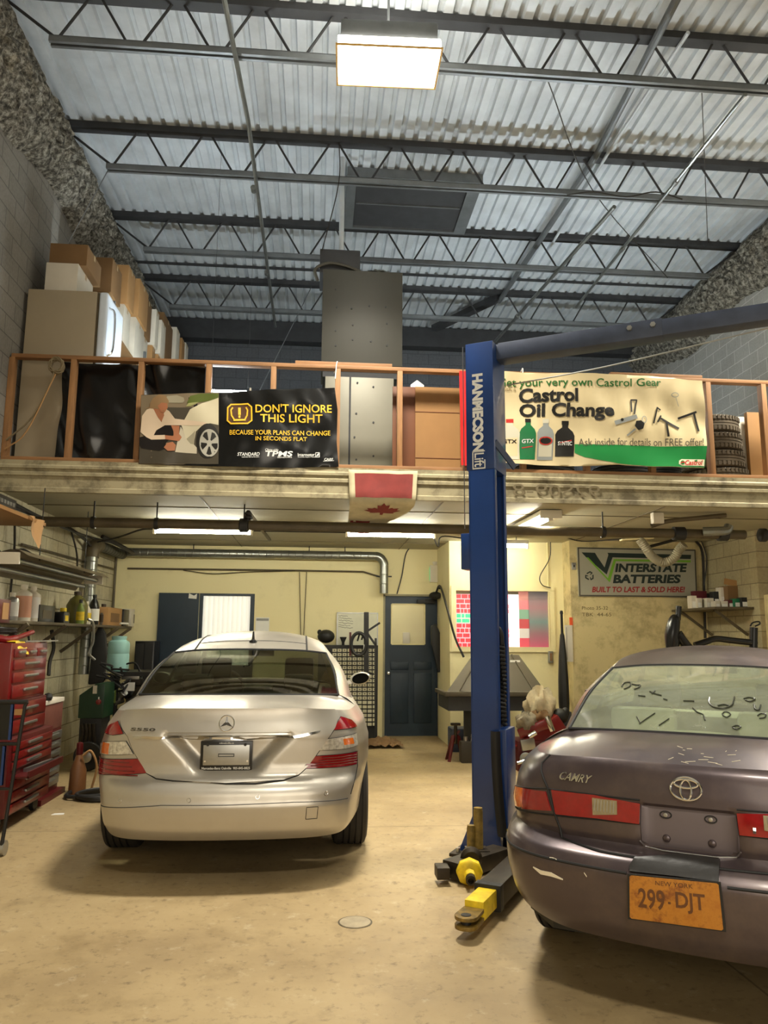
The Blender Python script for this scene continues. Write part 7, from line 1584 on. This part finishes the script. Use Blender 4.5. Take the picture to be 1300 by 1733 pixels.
# tail lamps, both sides the same
for sgn in (1, -1):
    fl_ = (lambda P: P) if sgn > 0 else mirt
    o1 = cc.patch('tail_lamp', RL, fl_(IV((132, 712), (240, 727), (264, 832), (128, 810))), .006, .012, .03); cc.patch('amber_lens', AMB, fl_(IV((97, 706), (134, 712), (130, 811), (90, 800))), .006, .012, .03, o1)
    o2 = cc.patch('tail_lamp', RL, fl_(IV((266, 732), (470, 757), (684, 785), (682, 888), (480, 868), (286, 846))), .006, .012, .03); cc.patch('reverse_lens', mat('ribbed_clear_lens', rgb(150, 138, 108), .25, .3, .15, 30), fl_(IV((462, 770), (580, 784), (580, 850), (466, 838))), .009, .008, .03, o2)
    P = IV((462, 770), (580, 784), (580, 850), (466, 838))
    for i in range(1, 8): x_ = P[0][0]+(P[1][0]-P[0][0])*i/8; cc.line('lens_rib', M['steel'], fl_([(x_, P[0][1]-.004), (x_, P[2][1]+.004)]), .0018, .009, o2)
    cc.line('lamp_edge', GAP, fl_(IV((97, 704), (240, 724), (470, 754), (686, 782))), .004, .001); cc.line('lamp_edge', GAP, fl_(IV((90, 806), (264, 838), (480, 872), (684, 892))), .004, .001)
cc.line('lamp_bolt', M['steel'], [(.235, .775), (.245, .775)], .012, .006)
# recessed plate panel between the lamps, bolt dimples
f3 = lambda u, v, o=0: cc.S(u, v, o)
pn = cc.patch('plate_recess', mat('matt_grey_primer', rgb(104, 94, 96), .5, .3, .08, 4), [(-.175, .668), (.175, .668), (.182, .69), (.182, .826), (-.182, .826), (-.182, .69)], .003, .006, .03)
for x in (-.085, .085):
    z_ = .795; cc.b(MB().tube([cc.S(x+.022*cos(i*pi/10), z_+.013*sin(i*pi/10), .005) for i in range(20)], .0025, 5, closed=True), 'plate_mount', GAP, pn); p = cc.S(x, z_, .004); cc.b(MB().lathe([(.009, 0), (.008, .006), (0, .008)], p, Matrix.Rotation(pi/2, 4, 'X'), 12), 'mount_screw', M['steel'], pn)
    p = cc.S(x, .705, .002); cc.b(MB().lathe([(.016, 0), (.013, .006), (.006, .009), (0, .0095)], p, Matrix.Rotation(pi/2, 4, 'X'), 16), 'rubber_stop', PUR, pn)
cc.line('recess_lip', M['chrome'], [(-.19, .69), (-.172, .662), (-.1, .657), (.1, .657), (.172, .662), (.19, .69)], .0035, .003)
# three-ellipse badge and name
ce = cc.inv(*kc(908, 727)); bf = lambda u, v, o=0: cc.S(ce[0]+u, ce[1]+v, .004+o)
b = MB()
for rx, rz, cz, o_ in ((.062, .042, 0, .004), (.022, .036, -.004, .006), (.048, .016, .018, .006)):
    b.tube([bf(rx*cos(i*pi/18), cz+rz*sin(i*pi/18), o_) for i in range(36)], .0042, 6, closed=True)
cc.b(b, 'oval_badge', M['chrome'])
p0 = cc.inv(*kc(298, 686)); p1 = cc.inv(*kc(470, 650))
tn = MB(); tn.text('CAMRY', lambda u, v, o=0: cc.S(u, v-.06*(u-p0[0])*0, o), p0[0], (p0[1]+p1[1])/2-.017, p1[0]-p0[0], .032, off=.008, thick=.006, bold=.012, shear=.15); cc.b(tn, 'name_lettering', M['chrome'])
# bumper grooves, scrapes, plate with rubber flap
for z_, r_ in ((.590, .006),): cc.line('bumper_groove', GAP, [(-1.15, z_), (-.22, z_)], r_, -.002); cc.line('bumper_groove', GAP, [(.14, z_), (1.15, z_)], r_, -.002)
SCR = flat('scraped_white', rgb(222, 212, 186), .7)
for P, hw in ((((176, 1102), (215, 1116), (262, 1138), (318, 1160)), .011), (((255, 1058), (272, 1064), (290, 1068)), .004), (((420, 1130), (434, 1134)), .004)):
    I_ = IV(*P); n_ = len(I_); up_ = [(t, z+hw*(sin(pi*(i+.25)/(n_-.5)))) for i, (t, z) in enumerate(I_)]; dn_ = [(t, z-hw*.6*(sin(pi*(i+.25)/(n_-.5)))) for i, (t, z) in enumerate(I_)]; cc.patch('paint_scrape', SCR, dn_+up_[::-1], .003, .003, .05)
CRp = lambda q: cc.inv(*kc(*q))
pt = [CRp(q) for q in ((645, 1126), (1066, 1168), (1085, 1388), (645, 1330))]
pc_ = Vector((0, 0, 0)); 
for t_, z_ in pt: pc_ += cc.S(t_, z_, .012)/4
xl_, xr_ = (pt[0][0]+pt[3][0])/2*.87, (pt[1][0]+pt[2][0])/2*.87
def plf(u, v, o=0):
    """flat plate hung on the bumper face, slightly bowed and askew"""
    tl, tr, br_, bl = [cc.S(t_, z_, .014) for t_, z_ in pt]; p = tl*(1-u)*v+tr*u*v+br_*u*(1-v)+bl*(1-u)*(1-v); p.y = .0-.016-o-.006*sin(pi*u)*sin(pi*v)+.01*(1-v); return p
ORG = bpy.data.materials.new('rusty_orange_plate'); k = N(ORG); nz = k.noise(k.obj(), 14, 7, .75); k.l(k.ramp(nz, [(.35, rgb(160, 98, 26)), (.5, rgb(176, 116, 36)), (.62, rgb(132, 76, 24)), (.76, rgb(88, 52, 24))]), k.b.inputs['Base Color']); k.b.inputs['Roughness'].default_value = .5; k.bump(nz, .2, .004)
mb = MB(); mb.sheet([(.02, 0), (.98, 0), (1, .03), (1, .97), (.98, 1), (.02, 1), (0, .97), (0, .03)], plf, .1, .004, .003); pl = cc.b(mb, 'licence_plate', ORG)
mb = MB(); mb.sheet([(-.025, -.03), (1.025, -.03), (1.025, 1.03), (-.025, 1.03)], plf, .1, .0, .006); cc.b(mb, 'plate_frame', M['black'], pl)
PT = flat('worn_plate_ink', rgb(92, 54, 22), .6)
cc.b(MB().text('299', plf, .10, .28, .30, .46, off=.0055, bold=.02), 'plate_lettering', PT, pl); cc.b(MB().text('DJT', plf, .52, .28, .32, .46, off=.0055, bold=.02), 'plate_lettering', PT, pl)
cc.b(MB().text('NEW YORK', plf, .3, .84, .42, .10, off=.0055), 'plate_lettering', PT, pl)
mb = MB(); mb.sheet([(.435, .45), (.465, .45), (.465, .5), (.435, .5)], plf, .1, .0055); cc.b(mb, 'plate_mark', PT, pl)
fl_p = [CRp(q) for q in ((640, 1128), (642, 1085), (668, 1046), (860, 1058), (1072, 1090), (1068, 1166), (860, 1150))]
cc.patch('rubber_flap', mat('creased_rubber', rgb(38, 36, 34), .35, 0, .2, 6, bump=.6, bscale=12), fl_p, .016, .014, .03)
# greenhouse
gb = [(-.585, .64, 1.058), (-.35, .575, 1.07), (0, .55, 1.075), (.35, .575, 1.07), (.585, .64, 1.058)]; gt = [(-.49, 1.30, 1.333), (-.3, 1.33, 1.352), (0, 1.34, 1.358), (.3, 1.33, 1.352), (.49, 1.30, 1.333)]
wtp = [(-.5, 2.6, 1.32), (-.25, 2.53, 1.35), (0, 2.5, 1.36), (.25, 2.53, 1.35), (.5, 2.6, 1.32)]; wbp = [(-.66, 3.3, .98), (-.35, 3.42, 1.0), (0, 3.46, 1.0), (.35, 3.42, 1.0), (.66, 3.3, .98)]
GLC = glassmat('dusty_glass', None, (.66, .72, .62), .05, rgb(186, 190, 162), .30)
gbc, beltc, wbc, rgc = greenhouse(cc, gb, gt, wtp, wbp, [(.66, .85, 1.02), (.735, 1.2, .985), (.76, 2.0, .97), (.75, 2.8, .955), (.71, 3.1, .955)], [(.515, 1.7, 1.375), (.52, 2.1, 1.38)], GLC, PUR, .045, (8, 37, 2, 11))
tbr = min(cc.ts, key=lambda t: abs(t-1.25)); tbf = min(cc.ts, key=lambda t: abs(t-4.0)); decks(cc, gbc, beltc, wbc, PUR, tbr, tbf)
for v in (0, 1): tubeline(cc, cc.gG, [(i/30, v) for i in range(31)], .008, GAP, 'window_seal')
for u in (0, 1): tubeline(cc, cc.gG, [(u, i/16) for i in range(17)], .008, GAP, 'window_seal'); tubeline(cc, cc.gG, [(u+(.016 if u == 0 else -.016)*-1, i/16) for i in range(17)], .006, M['chrome'], 'window_trim')
rnd = random.Random(21)
for i in range(16):
    u0_, v0_ = rnd.uniform(.46, .62), rnd.uniform(.05, .5); du_, dv_ = rnd.uniform(-.012, .012), rnd.uniform(-.06, .06)
    tubeline(cc, cc.dG, [(u0_, v0_), (u0_+du_, v0_+dv_*.6), (u0_+du_*1.6, v0_+dv_)], .0014, SCR, 'scratch', .0005)
# finger drawings and wipe marks in the dust
GF = gfn(cc.gG)
def marks(name, pxs, r=.0035):
    """drawn line on the rear glass through photograph points"""
    out = []
    for q in pxs:
        X_, Y_ = kc(*q); best = None; lo = [0, 1, 0, 1]
        for it in range(3):
            best = None
            for i in range(25):
                for j in range(25):
                    u, v = lo[0]+(lo[1]-lo[0])*i/24, lo[2]+(lo[3]-lo[2])*j/24; pr = proj(cc.M @ GF(u, v)); d = (pr[0]-X_)**2+(pr[1]-Y_)**2
                    if best is None or d < best[0]: best = (d, u, v)
            du, dv = (lo[1]-lo[0])/10, (lo[3]-lo[2])/10; lo = [max(0, best[1]-du), min(1, best[1]+du), max(0, best[2]-dv), min(1, best[2]+dv)]
        out.append(GF(best[1], best[2], -.003 if False else 0)+Vector((0, -.003, .003)))
    return cc.b(MB().tube(cr(out, 4), r, 5), name, DKG, rgc)
DKG = flat('wiped_glass_line', rgb(52, 54, 44), .3)
for P in (((600, 235), (612, 218), (640, 214), (640, 232), (612, 246)), ((650, 222), (672, 226), (690, 228), (680, 240), (660, 246)), ((735, 258), (760, 268), (790, 276)), ((760, 254), (745, 268)), ((680, 276), (712, 280)), ((800, 292), (818, 298)), ((895, 302), (950, 304)), ((1020, 286), (1018, 310), (1040, 332), (1085, 338), (1125, 325), (1135, 300), (1140, 284)), ((1060, 326), (1090, 320), (1115, 326)), ((1185, 292), (1210, 286), (1238, 294), (1215, 306), (1190, 298)), ((1232, 318), (1238, 340), (1255, 346), (1264, 322)), ((1082, 366), (1092, 356), (1112, 358), (1120, 370), (1105, 380), (1088, 376), (1082, 366)), ((1250, 374), (1266, 364), (1288, 366), (1285, 382), (1258, 386)), ((940, 336), (960, 356), (990, 368), (1000, 396)), ((685, 412), (720, 388), (760, 362)), ((780, 420), (826, 388)), ((672, 378), (690, 408)), ((1130, 428), (1150, 420), (1170, 428), (1150, 438), (1132, 432))): marks('dust_drawing', P, .0035)
for x in (-.74, .74):
    for y in (1.02, 3.72): cc.wheel(x, y, .305, .2)
b = MB(); b.prism([(-.6, .3), (.6, .3), (.76, .5), (.56, 1.1), (.78, 1.5), (.78, 3.2), (.56, 3.7), (.74, 4.2), (0, 4.65), (-.74, 4.2), (-.56, 3.7), (-.78, 3.2), (-.78, 1.5), (-.56, 1.1), (-.76, .5)], lambda u, v, d: Vector((u, v, d)), .24, .30); cc.b(b, 'underbody', M['black'])
for sgn in (1, -1):
    b = MB(); b.box(sgn*.9-.09, sgn*.9+.09, 2.75, 2.85, 1.0, 1.12); cc.b(b, 'side_mirror', PUR, None, .6, .03)
GSE = mat('grey_green_velour', rgb(186, 188, 164), .85, 0, .1, 5)
cabin(cc, GSE, GSE, ((-.32, 1.18, .56, .45, 1.0, 'rear_seat'), (.32, 1.18, .56, .45, 1.0, 'rear_seat'), (-.34, 2.0, .48, .4, 1.04, 'front_seat'), (.34, 2.0, .48, .4, 1.04, 'front_seat')))
for x in (-.34, .34): headrest(cc, GSE, x, 2.02, 1.07, .25, .16)
for x in (-.32, .32): headrest(cc, GSE, x, 1.17, 1.0, .34, .13)
b = MB(); b.box(-.56, .56, .62, 1.22, .985, 1.0); cc.b(b, 'parcel_shelf', GSE)
b = MB(); b.tube(cr([(-.15, .7, 1.0), (-.13, .72, 1.04), (.13, .72, 1.04), (.15, .7, 1.0)], 5), .03, 8); cc.b(b, 'stop_lamp', GSE)
b = MB(); b.box(-.66, .66, 2.8, 3.3, .82, .96); cc.b(b, 'dashboard', GSE, None, .6, .04)
b = MB(); b.box(-.1, .1, 2.5, 2.53, 1.27, 1.32); cc.b(b, 'rear_view_mirror', M['black'], None, .6, .01)
b = MB(); b.box(-.68, .68, .8, 3.3, .3, .36); cc.b(b, 'cabin_floor', M['black'])
